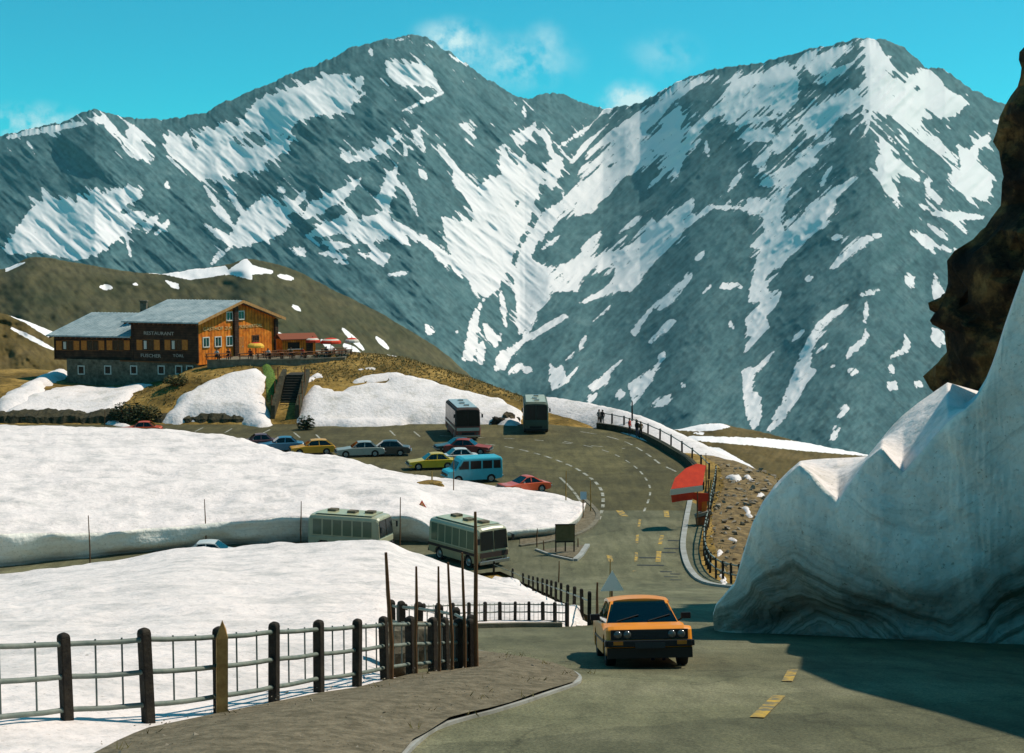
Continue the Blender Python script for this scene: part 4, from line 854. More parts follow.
# snow behind the railing of the viewing edge
tl = by_knots([P(*p) for p in [(545, 396.5, 160), (556, 398, 158.5), (575, 401, 156.5), (600, 406, 154), (620, 410.5, 150.5), (640, 417, 146.5), (660, 427, 141), (690, 443, 132.5), (710, 456, 127), (722, 466, 123)]], 120)
rows_b = []
for f, lift in ((-3.2, None), (-2.4, .45), (-1.2, .8), (-.3, .97), (0, 1.0), (.5, .97), (1.4, .75), (2.6, .2), (4, -1.0)):
    r = []
    for i, p in enumerate(tl):
        a = tl[max(i-2, 0)]; b_ = tl[min(i+2, len(tl)-1)]; d = (b_-a); nn_ = Vector((-d.y, d.x, 0)).normalized(); nn_ = nn_ if nn_.y+nn_.x > 0 else -nn_
        w_ = min(1, i/10+.15, (len(tl)-1-i)/10+.15); x, y = p.x+nn_.x*f*w_, p.y+nn_.y*f*w_; zg = gzf(x, y)-.1
        zz = zg if lift is None else zg+(p.z-zg)*lift
        r.append((x, y, zz+(0 if lift is None else .25*(float(fbm(x*.9, y*.9, 3, 71))-.5))))
    rows_b.append(r)
tag(rows_mesh('snow_patch', rows_b, [M['snowb']], [0]*(len(rows_b)-1)), kind='stuff')
for pp in [[(730, 478), (736, 476), (741, 480), (735, 482)], [(744, 476), (752, 480), (756, 484), (748, 482)], [(728, 539), (736, 540), (739, 545), (731, 543)], [(717, 551), (722, 553), (720, 558), (716, 556)], [(746, 508), (753, 512), (751, 520), (746, 516)], [(757, 494), (764, 496), (762, 499), (756, 498)], [(716, 573), (721, 577), (722, 588), (717, 590)]]:
    snow_patch(pp, .42, .4, .2)
# the corner of snow between the guard posts and the railing
snow_patch([(497, 577), (510, 579), (522, 587), (536, 596), (552, 606), (568, 616), (584, 624), (560, 625), (530, 622), (505, 603), (492, 588)], .3, .5, .4)
# ---- the high snow wall on the right
# columns: pixel x, distance of the foot, pixel y of the upper edge, pixel y of the skyline behind it
WC = [(714, 34.8, 622, 620), (713, 34.2, 616, 614), (716, 33.7, 606, 604), (724, 33.3, 597, 595), (735, 32.9, 585, 583), (742, 32.7, 561, 558), (752, 32.4, 528, 525), (762, 32.1, 508, 505), (775, 31.8, 489, 486), (790, 31.5, 473, 470), (800, 31.3, 465, 461), (812, 31.1, 474, 459.5), (826, 30.9, 490, 458.5), (838, 30.7, 501, 458), (852, 30.5, 481, 457.5), (868, 30.2, 459, 456), (882, 30.0, 448, 438), (893, 29.9, 462, 425), (903, 29.8, 473, 415), (918, 29.6, 456, 403), (935, 29.4, 436, 391), (948, 29.2, 422, 382), (957, 29.0, 415, 392), (966, 28.85, 409, 403), (976, 28.75, 399, 395), (986, 28.6, 383, 379), (996, 28.5, 358, 354), (1005, 28.4, 330, 326), (1024, 28.1, 275, 270), (1050, 27.6, 240, 232), (1080, 27.0, 215, 205)]
cols = []
xs_ = np.array([c[0] for c in WC[3:]], float)
seq = WC
m_ = len(seq)-1; NW = 230
def lerp_rows(u):
    i = min(int(u), m_-1); t = u-i; return [seq[i][k]*(1-t)+seq[i+1][k]*t for k in range(4)]
base = []; edge = []; sky_ = []
for k in range(NW):
    px, d, ye, ys = lerp_rows(k/(NW-1)*m_)
    x = XY(px, d, 640); b = Vector((x, d, gzf(x, d)))
    hgt = max(.3, P(px, ye, d).z-b.z); lean = .10*hgt
    base.append(b); edge.append(P(px, ye, d+lean)); sky_.append(P(px, ys, d+lean+min(7, 1.2+.6*hgt)*(1 if ye-ys > 1.5 else .35)))
# the wall goes on beside the road, out of the picture
ext = [((11.0, 25.6), 21.3), ((11.0, 22.5), 22.0), ((10.9, 19), 21.9), ((10.6, 15.5), 21.8), ((10.2, 11), 21.8), ((10.0, 6), 21.5), ((9.4, 0), 21.6), ((9.6, -8), 21.2)]
for (x, y), zt in ext:
    pb = base[-1]; pe = edge[-1]; ps = sky_[-1]
    b = Vector((x, y, gzf(x, y)))
    for j in range(1, 15):
        t = j/14
        base.append(pb.lerp(b, t)); edge.append(pe.lerp(Vector((x+.9, y+.2, zt)), t)); sky_.append(ps.lerp(Vector((x+5, y+1, zt+1.5)), t))
NW = len(base)
rows = []; layer = []; mids = []
tang = []
for i in range(NW):
    d = base[min(i+14, NW-1)]-base[max(i-14, 0)] if 30 < i else base[min(i+3, NW-1)]-base[max(i-3, 0)]; d.z = 0; d.normalize(); tang.append(Vector((-d.y, d.x, 0)))   # points into the snow
vs_ = [-.06, 0, .03, .06, .09, .12, .15, .18, .21, .24, .28, .32, .36, .4, .45, .5, .55, .6, .65, .7, .75, .8, .85, .9, .95, 1.0]
for v in vs_:
    r = []; lr = []
    for i in range(NW):
        b, e = base[i], edge[i]; h = e.z-b.z
        und = float(np.interp(v, [-.06, 0, .05, .12, .2, .3, .45, 1], [.95, .9, .95, .8, .45, .12, 0, 0]))*min(1, h/3)
        p = b.lerp(e, max(v, 0)); p.z = b.z+h*v
        pxi = CX+F*p.x/max(p.y, 5); amp = float(np.interp(pxi, [705, 725, 760, 800, 850, 900, 940, 985, 1030, 1200], [-.2, .3, .9, 1.25, .75, .1, .0, .6, 1.4, 1.6]))
        warp = v*h-amp+.9*(float(fbm(p.x/3.2, p.y/3.2, 3, 41))-.5)
        ridg = (.045*math.sin(warp*9+2*float(vnoise(p.x*.5, p.y*.5, 46)))+.03*math.sin(warp*19+1))*float(np.interp(v, [0, .1, .4, .6, 1], [1, 1, .35, .12, .04]))
        big = (float(fbm(p.x/4.5+p.z/9, p.y/4.5+p.z/7, 3, 42))-.5)*1.0*math.sin(math.pi*min(1, max(v, 0)))
        fine = (float(fbm(p.x*1.9+p.z*1.3, p.y*1.9-p.z*1.7, 4, 43))-.5)*.24*(1 if v < .97 else .5)
        # flutes that run down the face
        p = p+tang[i]*(und*1.0+ridg+big+fine)*min(1, h/2.0)*(1 if v < 1 else .15)
        r.append(tuple(p)); lr.append((v*h-amp*min(1, h/3))/6.0+.02)
    rows.append(r); layer.append(lr)
nface = len(vs_)-1
for t in (.04, .12, .25, .4, .55, .7, .85, 1.0):
    r = []
    for i in range(NW):
        p = edge[i].lerp(sky_[i], t); h = edge[i].z-base[i].z
        p.z += (float(fbm(p.x/1.3, p.y/1.3, 3, 44))-.5)*.35*math.sin(math.pi*t)*min(1, h/3)
        r.append(tuple(p))
    rows.append(r); layer.append([1.2]*NW)
for g, dz in ((2, .4), (5, 2.5), (8, 9)):
    r = []
    for i in range(NW):
        p = sky_[i]+tang[i]*g*min(1, (edge[i].z-base[i].z)/3); r.append((p.x, p.y, p.z-dz))
    rows.append(r); layer.append([1.2]*NW)
wall = rows_mesh('snow_wall', rows, [M['cut'], M['snowb']], [0]*nface+[1]*(len(rows)-1-nface), layer)
tag(wall, 'towering plough-cut snow wall in shade below the dark cliff, with dirt layers along its foot', 'snow wall')
# ---- the dark cliff behind it
def cliff_mat():
    m = mat('dark_cliff_rock', (.016, .011, .006), .9, spec=.15)
    nt = m.node_tree; N = nt.nodes; Lk = nt.links; p = N['Principled BSDF']
    tc = N.new('ShaderNodeTexCoord'); a = N.new('ShaderNodeTexNoise'); a.inputs['Scale'].default_value = .55; a.inputs['Detail'].default_value = 10; a.inputs['Roughness'].default_value = .7
    Lk.new(tc.outputs['Object'], a.inputs['Vector'])
    cr = ramp_node(N, [(.36, (.014, .009, .006)), (.46, (.06, .033, .014)), (.54, (.22, .12, .04)), (.66, (.45, .27, .10))]); Lk.new(a.outputs['Fac'], cr.inputs[0]); Lk.new(cr.outputs[0], p.inputs['Base Color'])  # brighter brown stops paint sunlit mottles into the rock
    v = N.new('ShaderNodeTexVoronoi'); v.feature = 'DISTANCE_TO_EDGE'; v.inputs['Scale'].default_value = .9; Lk.new(tc.outputs['Object'], v.inputs['Vector'])
    n2 = N.new('ShaderNodeTexNoise'); n2.inputs['Scale'].default_value = 2.2; n2.inputs['Detail'].default_value = 10; n2.inputs['Roughness'].default_value = .7; Lk.new(tc.outputs['Object'], n2.inputs['Vector'])
    ad = N.new('ShaderNodeMath'); ad.operation = 'ADD'; Lk.new(n2.outputs['Fac'], ad.inputs[0]); Lk.new(v.outputs['Distance'], ad.inputs[1])
    b = N.new('ShaderNodeBump'); b.inputs['Strength'].default_value = 1; b.inputs['Distance'].default_value = .5; Lk.new(ad.outputs[0], b.inputs['Height']); Lk.new(b.outputs[0], p.inputs['Normal'])
    return m
M['cliff'] = cliff_mat()
CO = [(1052, -60), (1040, 0), (1031, 40), (1025, 66), (1020, 85), (1015, 104), (1010, 128), (1008, 150), (1004, 172), (999, 190), (992, 205), (984, 218), (975, 230), (965, 242), (954, 252), (948, 262), (950, 272), (955, 284), (948, 296), (936, 306), (925, 320), (927, 324), (942, 331), (945, 340), (940, 350), (938, 358), (933, 366), (937, 376), (945, 388), (951, 398), (956, 408), (960, 420), (962, 440), (962, 470)]
DC = 47.0
lev = smooth_line([P(px, py, DC) for px, py in CO], .28)
rows = []
for L in lev:
    r = []; h = L.z
    prof = [(15, 20), (8, 13), (3.2, 6.5), (1.0, 2.6), (.12, .8), (0, 0), (.25, -1.2), (1.0, -2.6), (2.2, -4.4), (3.6, -7), (4.6, -10), (5.6, -14), (6.4, -19), (6.8, -26), (6.2, -34), (5.5, -44)]
    pr = smooth_line([(L.x+max(0, a) if b >= -1 else max(L.x, 14.2)+a, DC+b, h) for a, b in prof], .34)
    rows.append(pr)
nn = min(len(r) for r in rows); rows = [resamp(r, nn) for r in rows]
out = []
for r in rows:
    o = []
    for j, p in enumerate(r):
        e = min(1, abs(p.y-DC)/1.5)
        n1 = mnoise.fractal(Vector((p.x/5, p.y/5, p.z/3.4)), 1, 2, 4)*1.5+mnoise.ridged_multi_fractal(Vector((p.x/3.2, p.y/3.2, p.z/2.4)), 1, 2, 4, 1, 2)*.55
        q2 = Vector((p.x+n1*.8*e*.8+.0, p.y-n1*.5*e, p.z+.5*e*mnoise.noise(p/1.7)))
        q2 += Vector((mnoise.noise(p*.9), mnoise.noise(p*.9+Vector((9, 0, 0))), 0))*.45+Vector((mnoise.noise(p*2.6), mnoise.noise(p*2.6+Vector((5, 0, 0))), 0))*.22
        v1 = mnoise.voronoi(q2*.42)[0]; v2 = mnoise.voronoi(q2*1.15+Vector((3, 1, 7)))[0]
        f_ = (v1[1]-v1[0])*1.15+(v2[1]-v2[0])*.40
        q2 += Vector((-.75, -.65, .1))*(f_-.45)*(1 if e > .3 else .6)
        o.append(tuple(q2))
    out.append(o)
Rw = np.array(out)
cliff = big_grid('cliff', Rw[:, :, 0], Rw[:, :, 1], Rw[:, :, 2], M['cliff'])
cliff.data.polygons.foreach_set('use_smooth', np.zeros(len(cliff.data.polygons), dtype=bool))
tag(cliff, kind='structure')
# ================================================================ the mountain inn
def wall_pt(px, py, A, B, off=0.0):
    """where the view ray meets the upright plane through plan points A, B (moved off metres outward)"""
    A = Vector((A[0], A[1])); B = Vector((B[0], B[1])); d = (B-A).normalized(); nrm = Vector((d.y, -d.x))
    if nrm.y > 0: nrm = -nrm
    A = A+nrm*off; a, b = ray(px, py)
    Y = (nrm.x*A.x+nrm.y*A.y)/(nrm.x*a+nrm.y)
    return Vector((a*Y, Y, CAMZ+b*Y))
def wall_n(A, B):
    d = (Vector(B[:2])-Vector(A[:2])).normalized(); n_ = Vector((d.y, -d.x, 0))
    return -n_ if n_.y > 0 else n_
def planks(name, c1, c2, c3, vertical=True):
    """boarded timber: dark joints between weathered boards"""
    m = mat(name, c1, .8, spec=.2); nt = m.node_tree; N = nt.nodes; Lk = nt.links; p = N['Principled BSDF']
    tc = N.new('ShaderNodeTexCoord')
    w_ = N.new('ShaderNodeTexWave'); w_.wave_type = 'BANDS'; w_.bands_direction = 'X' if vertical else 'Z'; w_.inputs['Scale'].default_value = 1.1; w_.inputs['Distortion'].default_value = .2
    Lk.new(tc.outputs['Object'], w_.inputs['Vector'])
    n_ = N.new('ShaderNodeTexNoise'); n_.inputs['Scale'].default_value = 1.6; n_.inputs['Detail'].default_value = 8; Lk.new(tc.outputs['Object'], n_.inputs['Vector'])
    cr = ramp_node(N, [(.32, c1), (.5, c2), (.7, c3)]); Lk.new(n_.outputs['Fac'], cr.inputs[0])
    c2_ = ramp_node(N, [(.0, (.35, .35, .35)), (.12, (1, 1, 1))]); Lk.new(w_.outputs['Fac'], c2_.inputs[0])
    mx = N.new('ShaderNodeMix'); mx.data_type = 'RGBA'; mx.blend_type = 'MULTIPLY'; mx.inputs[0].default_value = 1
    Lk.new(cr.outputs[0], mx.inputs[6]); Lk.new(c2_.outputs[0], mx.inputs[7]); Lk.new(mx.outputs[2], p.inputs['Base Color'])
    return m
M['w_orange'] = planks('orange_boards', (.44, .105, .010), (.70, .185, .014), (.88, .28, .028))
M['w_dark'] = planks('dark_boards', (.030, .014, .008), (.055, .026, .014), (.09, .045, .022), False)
M['w_brown'] = mat('brown_timber', (.11, .04, .014), .8, var=(.2, .075, .02), scale=3)
M['shutter'] = mat('orange_shutter', (.40, .12, .02), .8, var=(.55, .2, .03), scale=4)
M['trimw'] = mat('white_frame', (.62, .6, .52), .6)
M['masonry'] = mat('rubble_masonry', (.07, .06, .04), .95, var=(.20, .17, .115), scale=1.9, bump=.08, bscale=3, band=(.36, .64))
M['pane'] = mat('window_pane', (.012, .016, .018), .06, spec=.6)
M['curtain'] = mat('pale_curtain', (.6, .56, .48), .9)
M['letter'] = mat('cream_lettering', (.62, .46, .20), .7)
M['letter2'] = mat('grey_lettering', (.42, .38, .32), .7)
def roof_mat():
    m = mat('grey_sheet_roof', (.30, .36, .36), .45, spec=.5, metal=.0); nt = m.node_tree; N = nt.nodes; Lk = nt.links; p = N['Principled BSDF']
    tc = N.new('ShaderNodeTexCoord'); n_ = N.new('ShaderNodeTexNoise'); n_.inputs['Scale'].default_value = .8; n_.inputs['Detail'].default_value = 9; n_.inputs['Roughness'].default_value = .7
    Lk.new(tc.outputs['Object'], n_.inputs['Vector']); cr = ramp_node(N, [(.35, (.19, .26, .27)), (.55, (.33, .40, .40)), (.72, (.50, .53, .51))]); Lk.new(n_.outputs['Fac'], cr.inputs[0])
    Lk.new(cr.outputs[0], p.inputs['Base Color']); return m
M['roof'] = roof_mat()
M['edge'] = mat('verge_board', (.34, .16, .05), .8, var=(.5, .28, .1), scale=3)
def V2(v): return (v.x, v.y)
inn = empty('mountain_inn', tuple(G(198, 368)), 0, 'two-part timber inn on a stone base with sunlit orange gable and grey sheet roofs', 'inn')
org = Vector(inn.location)
def rel(v): return Vector(v)-org
class RB(MB):
    """mesh parts given in world points, stored about the inn's base"""
    def build(s, name, mats, parent=None, bevel=0):
        s.v = [tuple(Vector(v)-org) for v in s.v]; return MB.build(s, name, mats, parent, bevel)
C0 = P(198, 340, 165.5); C1 = P(277, 340, 177.0); C2 = P(131, 340, 169.0)
C3 = C1+(C2-C0)
zt0 = 3.0   # hidden foot of the walls
ze = P(198, 322.5, 165.5).z; zr_ = P(235, 302.5, 171.2).z
gm = (C0+C1)/2; gm2 = (C2+C3)/2
nS = wall_n(C0, C2); nG = wall_n(C0, C1)
if nG.x < 0: nG = -nG
up = Vector((0, 0, 1))
def at_z(v, z): return Vector((v.x, v.y, z))
zb = P(198, 362.5, 165.5).z          # top of the stone base
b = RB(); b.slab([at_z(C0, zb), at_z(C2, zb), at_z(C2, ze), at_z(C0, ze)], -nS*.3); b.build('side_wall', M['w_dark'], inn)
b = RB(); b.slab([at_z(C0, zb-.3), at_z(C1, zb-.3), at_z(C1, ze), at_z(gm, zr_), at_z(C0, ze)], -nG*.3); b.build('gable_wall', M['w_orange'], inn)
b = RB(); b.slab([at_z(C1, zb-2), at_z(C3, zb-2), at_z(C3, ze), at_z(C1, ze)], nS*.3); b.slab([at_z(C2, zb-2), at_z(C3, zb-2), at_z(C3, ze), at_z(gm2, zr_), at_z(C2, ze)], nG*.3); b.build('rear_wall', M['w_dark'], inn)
# roof: two slopes with a real thickness
def gable_roof(c0, c1, c2, c3, ze_, zr2, ov_e, ov_g, name):
    g = (c1-c0); g.z = 0; g.normalize(); s_ = (c0-c2); s_.z = 0; s_.normalize()
    m0 = (c0+c1)/2; m2 = (c2+c3)/2; half = (c1-c0).length/2; sl_ = (zr2-ze_)/half
    b = RB()
    e0 = at_z(c0, ze_)-g*ov_e+s_*ov_g; e2 = at_z(c2, ze_)-g*ov_e-s_*ov_g; e0.z = e2.z = ze_-sl_*ov_e+.10
    f0 = at_z(c1, ze_)+g*ov_e+s_*ov_g; f2 = at_z(c3, ze_)+g*ov_e-s_*ov_g; f0.z = f2.z = ze_-sl_*ov_e+.10
    r0 = at_z(m0, zr2+.10)+s_*ov_g; r2 = at_z(m2, zr2+.10)-s_*ov_g
    b.slab([e0, r0, r2, e2], (0, 0, .16)); b.slab([r0, f0, f2, r2], (0, 0, .16))
    # standing seams
    for k in range(1, 24):
        t = k/24
        for (a, c, d, e) in ((e0, r0, r2, e2), (f0, r0, r2, f2)):
            p0 = a.lerp(e, t)+up*.18; p1 = c.lerp(d, t)+up*.18; b.tube([p0, p1], .035, 4)
    rf = b.build(name, M['roof'], inn)
    bb = RB(); 
    for a, c in ((e0, r0), (f0, r0)):
        dd = s_*.05; bb.slab([a-up*.14+dd*.2, c-up*.14+dd*.2, c+up*.2+dd*.2, a+up*.2+dd*.2], dd)
    bb.build('verge_board', M['edge'], rf)
    # rafter ends under the eave
    bb = RB()
    for k in range(16):
        p = e0.lerp(e2, (k+.5)/16)
        bb.slab([p-up*.04+g*.08, p-up*.22+g*.08, p-up*.22+g*.9+up*sl_*.8, p-up*.04+g*.9+up*sl_*.8], s_*.1)
    bb.build('rafter_ends', M['w_brown'], rf)
    return rf
roof_a = gable_roof(C0, C1, C2, C3, ze, zr_, .75, .7, 'roof')
# lower wing to the left
D0 = C2+(C2-C0).normalized()*-.0; D0 = P(131, 345, 169.6); D2 = P(54, 345, 172.5)
D1 = D0+(C1-C0)*.95; D3 = D2+(C1-C0)*.95
ze2 = P(54, 335, 172.5).z; zr2 = P(100, 314.5, 177.5).z
nD = wall_n(D0, D2)
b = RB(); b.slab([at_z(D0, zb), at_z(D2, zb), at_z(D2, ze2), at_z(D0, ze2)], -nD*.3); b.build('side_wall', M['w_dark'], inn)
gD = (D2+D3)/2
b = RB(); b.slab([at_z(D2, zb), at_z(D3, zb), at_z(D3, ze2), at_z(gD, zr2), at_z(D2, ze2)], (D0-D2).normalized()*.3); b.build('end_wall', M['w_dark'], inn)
roof_b = gable_roof(D0, D1, D2, D3, ze2, zr2, .7, .45, 'roof')
for px, Yc in ((144, 173.5),):
    c = P(px, 309, Yc); b = RB(); b.box((c.x, c.y, c.z-.2), (.75, .75, 2.2)); b.box((c.x, c.y, c.z+.98), (.95, .95, .14)); b.build('chimney', M['masonry'], roof_b)
# stone base
E0 = P(199, 372, 165.7); E2 = P(67, 372, 171.6)
nE = wall_n(E0, E2); q0 = [at_z(E0, 1.2), at_z(E2, 1.2), at_z(E2, zb), at_z(E0, zb)]
b = RB(); b.slab(q0, -nE*9); b.build('stone_base', M['masonry'], inn)
b = RB(); b.slab([at_z(C0, zb-.16)+nS*.06, at_z(D2, zb-.16)+nS*.06, at_z(D2, zb)+nS*.06, at_z(C0, zb)+nS*.06], -nS*1.2); b.build('floor_beam', M['w_brown'], inn)
def on_wall(A, B, px0, py0, px1, py1, off):
    """rectangle seen between two pixels, as four points on a wall; upright and level on the wall"""
    a = wall_pt(px0, py1, A, B, off); c = wall_pt(px1, py1, A, B, off); t = wall_pt((px0+px1)/2, py0, A, B, off); u = wall_pt((px0+px1)/2, py1, A, B, off)
    return [at_z(a, u.z), at_z(c, u.z), at_z(c, t.z), at_z(a, t.z)]
def window(A, B, px0, py0, px1, py1, frame_m, n_, fw=.09, mull=1, cross=True):
    qd = on_wall(A, B, px0, py0, px1, py1, 0.0)
    b = RB(); o = n_*.05
    w_ = (qd[1]-qd[0]); h_ = qd[3]-qd[0]; wl = w_.length; hl = h_.length; wd = w_/wl
    def bar(u0, u1, v0, v1, d=.07):
        b.slab([qd[0]+wd*u0+up*v0, qd[0]+wd*u1+up*v0, qd[0]+wd*u1+up*v1, qd[0]+wd*u0+up*v1], n_*d)
    bar(-fw, 0, -fw, hl+fw); bar(wl, wl+fw, -fw, hl+fw); bar(0, wl, hl, hl+fw); bar(0, wl, -fw, 0, .12)
    for k in range(1, mull+1): bar(wl*k/(mull+1)-.03, wl*k/(mull+1)+.03, 0, hl, .05)
    f = b.build('window', frame_m, inn)
    b = RB(); b.slab(qd, n_*.025); b.build('pane', M['pane'], f)
    return f, qd
for cx_, A, B, n_, y0, y1 in [(68, D0, D2, nD, 340.8, 350), (93, D0, D2, nD, 340.6, 350), (118.5, D0, D2, nD, 340.4, 350), (148.5, C0, C2, nS, 339.8, 350), (176.5, C0, C2, nS, 339.8, 350)]:
    f, qd = window(A, B, cx_-5.3, y0, cx_+5.3, y1, M['w_brown'], n_)
    for s_ in (-1, 1):
        x0, x1 = (cx_-11.5, cx_-6.1) if s_ < 0 else (cx_+6.1, cx_+11.5)
        sq = on_wall(A, B, x0, y0, x1, y1, .04)
        b = RB(); b.slab(sq, n_*.06); b.build('shutter', M['shutter'], f)
    if cx_ in (68, 148.5, 176.5):
        b = RB(); sq = on_wall(A, B, cx_-4.5, y0+1, cx_-1.8, y1-1, .03); b.slab(sq, n_*.012); b.build('curtain', M['curtain'], f)
for cx_ in (81.5, 108, 134, 161.5, 179, 190):
    window(E0, E2, cx_-2.6, 366.5, cx_+2.6, 373.5, M['trimw'], nE, .12, 0)
for cx_, y0, y1, hw in [(206, 338, 346.5, 2.7), (218, 337.4, 346, 2.7), (229.3, 336.8, 345.2, 2.6), (255.5, 335.8, 340.6, 2.9), (229.4, 312.6, 320, 2.6), (241, 311.6, 318.8, 2.6)]:
    window(C0, C1, cx_-hw, y0, cx_+hw, y1, M['trimw'] if y0 > 330 and cx_ < 250 or y0 < 320 else M['w_brown'], nG, .12, 1 if cx_ != 255.5 else 2)
b = RB(); b.slab(on_wall(C0, C1, 239, 336.5, 244, 355.5, 0), nG*.06); dr = b.build('door', M['shutter'], inn)
b = RB(); qd = on_wall(C0, C1, 239, 336.5, 244, 355.5, .06); b.box(qd[1]*.8+qd[0]*.2-(qd[1]-qd[0])*0+up*1.1, (.05, .05, .2)); b.build('handle', M['trimw'], dr)
for px, w_ in ((235.6, 2.0), (275.5, 1.4)):
    b = RB(); top = 303.5 if px < 240 else 319
    sq = on_wall(C0, C1, px-w_, top, px+w_, 362, 0); b.slab(sq, nG*.3); b.build('gable_post', M['w_dark'], inn)
b = RB(); b.slab(on_wall(C0, C2, 196.5, 324, 199, 363, 0), nS*.12); b.build('corner_post', M['w_dark'], inn)
def lettering(text, A, B, px0, px1, pyc, hpx, m, n_, parent, name='lettering'):
    cu = bpy.data.curves.new(name, 'FONT'); cu.body = text; cu.align_x = 'CENTER'; cu.align_y = 'CENTER'; cu.extrude = .02; cu.resolution_u = 2
    tmp = bpy.data.objects.new(name, cu); col.objects.link(tmp); bpy.context.view_layer.update()
    me = bpy.data.meshes.new_from_object(tmp.evaluated_get(bpy.context.evaluated_depsgraph_get())); bpy.data.objects.remove(tmp)
    a = wall_pt(px0, pyc, A, B, .03); c = wall_pt(px1, pyc, A, B, .03); mid = (a+c)/2; mid.z = wall_pt((px0+px1)/2, pyc, A, B).z
    xs = [v.co.x for v in me.vertices]; ys = [v.co.y for v in me.vertices]
    sx = math.hypot(c.x-a.x, c.y-a.y)/(max(xs)-min(xs)); hh = hpx*mid.y/F; sy = hh/(max(ys)-min(ys))
    d = (c-a); d.z = 0; d.normalize(); cxx = (max(xs)+min(xs))/2; cyy = (max(ys)+min(ys))/2
    for v in me.vertices:
        w0 = mid+d*(v.co.x-cxx)*sx+up*(v.co.y-cyy)*sy+n_*(v.co.z+.02); v.co = w0-(org if parent is inn else Vector(parent.location))
    me.materials.append(m); o = bpy.data.objects.new(name, me); col.objects.link(o); o.parent = parent
    return o
lettering('RESTAURANT', C0, C2, 144, 174, 333.3, 3.4, M['letter2'], nS, inn)
lettering('FUSCHER', C0, C2, 141, 161, 355.6, 3.4, M['letter2'], nS, inn); lettering('TÖRL', C0, C2, 173, 184, 355.4, 3.4, M['letter2'], nS, inn)
lettering('GASTHOF', C0, C1, 203, 223, 328.6, 3.4, M['letter'], nG, inn); lettering('ZUM', C0, C1, 225, 231.5, 328, 3.0, M['letter'], nG, inn); lettering('FUSCHERTÖRL', C0, C1, 239.5, 262, 325.6, 3.6, M['letter'], nG, inn)
# ---- terrace: a low stone platform wall before the gable
TZ = 5.75
tp = [P(207, 358.5, 163.6), P(262, 357.5, 163.8), P(300, 357, 165), P(345, 356, 168), P(352, 355, 182), P(277, 355, 182)]
b = MB(); o0 = tp[1].copy(); o0.z = 4
b.prism([(p.x-o0.x, p.y-o0.y) for p in tp], .2, TZ-4); 
for i in range(0, 1):
    a, c = tp[0], tp[2]
    for (a, c) in ((tp[0], tp[1]), (tp[1], tp[2]), (tp[2], tp[3])):
        d = (c-a); d.z = 0; nn_ = Vector((d.y, -d.x, 0)).normalized()
        s_ = b
        qd = [a+nn_*.06, c+nn_*.06]
        s_.slab([Vector((v.x-o0.x, v.y-o0.y, TZ-4-.02)) for v in (qd[0], qd[1], qd[1]-nn_*.35, qd[0]-nn_*.35)], (0, 0, .12))
tr = b.build('terrace', M['stone']); tr.location = o0
tag(tr, 'flat stone terrace in front of the orange gable, crowded with tables', 'terrace')
# ---- stairs cut through the snow from the car park to the terrace
sx0 = XY(286, 151); stairs = empty('outdoor_stairs', (sx0, 150.4, 0), 0, 'dark flight of steps between stone side walls, rising through the snow to the terrace', 'stairs')
b = MB(); ns = 18
for k in range(ns): b.box((0, .4+k*.42+1.6, k*.255+.13), (2.0, 3.4, .26), 0)
M['step'] = mat('dark_brown_steps', (.022, .018, .012), .8, var=(.05, .04, .025), scale=3)  # dark brown, unevenly mottled treads
b.build('steps', M['step'], stairs)
for s_ in (-1, 1):
    b = MB(); w0 = s_*1.35 if s_ < 0 else 1.25
    b.slab([(w0-.22, 0, -.3), (w0-.22, 8.2, -.3), (w0-.22, 8.6, 5.15), (w0-.22, 6.0, 4.6), (w0-.22, .4, 1.9)], (.44, 0, 0)); b.build('stair_wall', M['dark_earth'], stairs)
for x in (-1.5, 1.45):
    for k in range(3): b = MB(); b.tube([(x, .5+k*2.2, .8+k*1.35), (x, .5+k*2.2, 3.0+k*1.35)], .07, 6); b.build('handrail_post', M['w_brown'], stairs)
gp = [g2(262, 366), g2(268, 364), g2(274, 372), g2(277, 388), g2(274, 402), g2(267, 400), g2(266, 384)]
M['moss'] = mat('green_grass', (.045, .085, .012), .95, var=(.13, .21, .03), scale=3, bump=.1, bscale=6)
tag(drape('grass', gp, .5, lambda x, y, d: gz(x, y)+.05+.35*np.sqrt(np.clip(d, 0, 1))*(.6+.7*fbm(x*2, y*2, 3, 8)), M['moss']), kind='stuff')
gp = [g2(268, 362), g2(280, 362), g2(283, 374), g2(279, 392), g2(275, 380)]
# ---- low bushes and boulders at the foot of the mound
def leafy(name, loc, r, h, n_, m, label, cat, seed, group=None):
    rg = random.Random(seed); b = MB()
    for k in range(n_):
        a = rg.uniform(0, 2*math.pi); e = rg.uniform(.05, 1); rr = (rg.random()**.4)
        c = Vector((math.cos(a)*r*rr*math.sqrt(1-e*e*.8), math.sin(a)*r*rr*.8*math.sqrt(1-e*e*.8), h*e*rr+.1))
        s_ = rg.uniform(.10, .24); q_ = Matrix.Rotation(rg.uniform(0, 6.3), 3, 'Z') @ Matrix.Rotation(rg.uniform(-1.2, 1.2), 3, 'X')
        b.add([c+q_ @ Vector(v)*s_ for v in ((-1, 0, 0), (0, -.5, .1), (1, 0, 0), (0, .5, .1))], [(0, 1, 2, 3)])
    o = empty(name, loc, 0, label, cat, group)
    b.build('crown', m, o)
    t = MB()
    for k in range(5):
        a = k*1.3; t.tube([(0, 0, -.1), (math.cos(a)*r*.3, math.sin(a)*r*.3, h*.45), (math.cos(a)*r*.55, math.sin(a)*r*.5, h*.8)], [.06, .04, .015], 5)
    t.build('stems', M['w_brown'], o)
    return o
M['bush'] = mat('dark_bush_leaf', (.020, .028, .010), .9, var=(.05, .06, .02), scale=3)
M['bush2'] = mat('olive_bush_leaf', (.06, .055, .015), .9, var=(.14, .115, .035), scale=3)
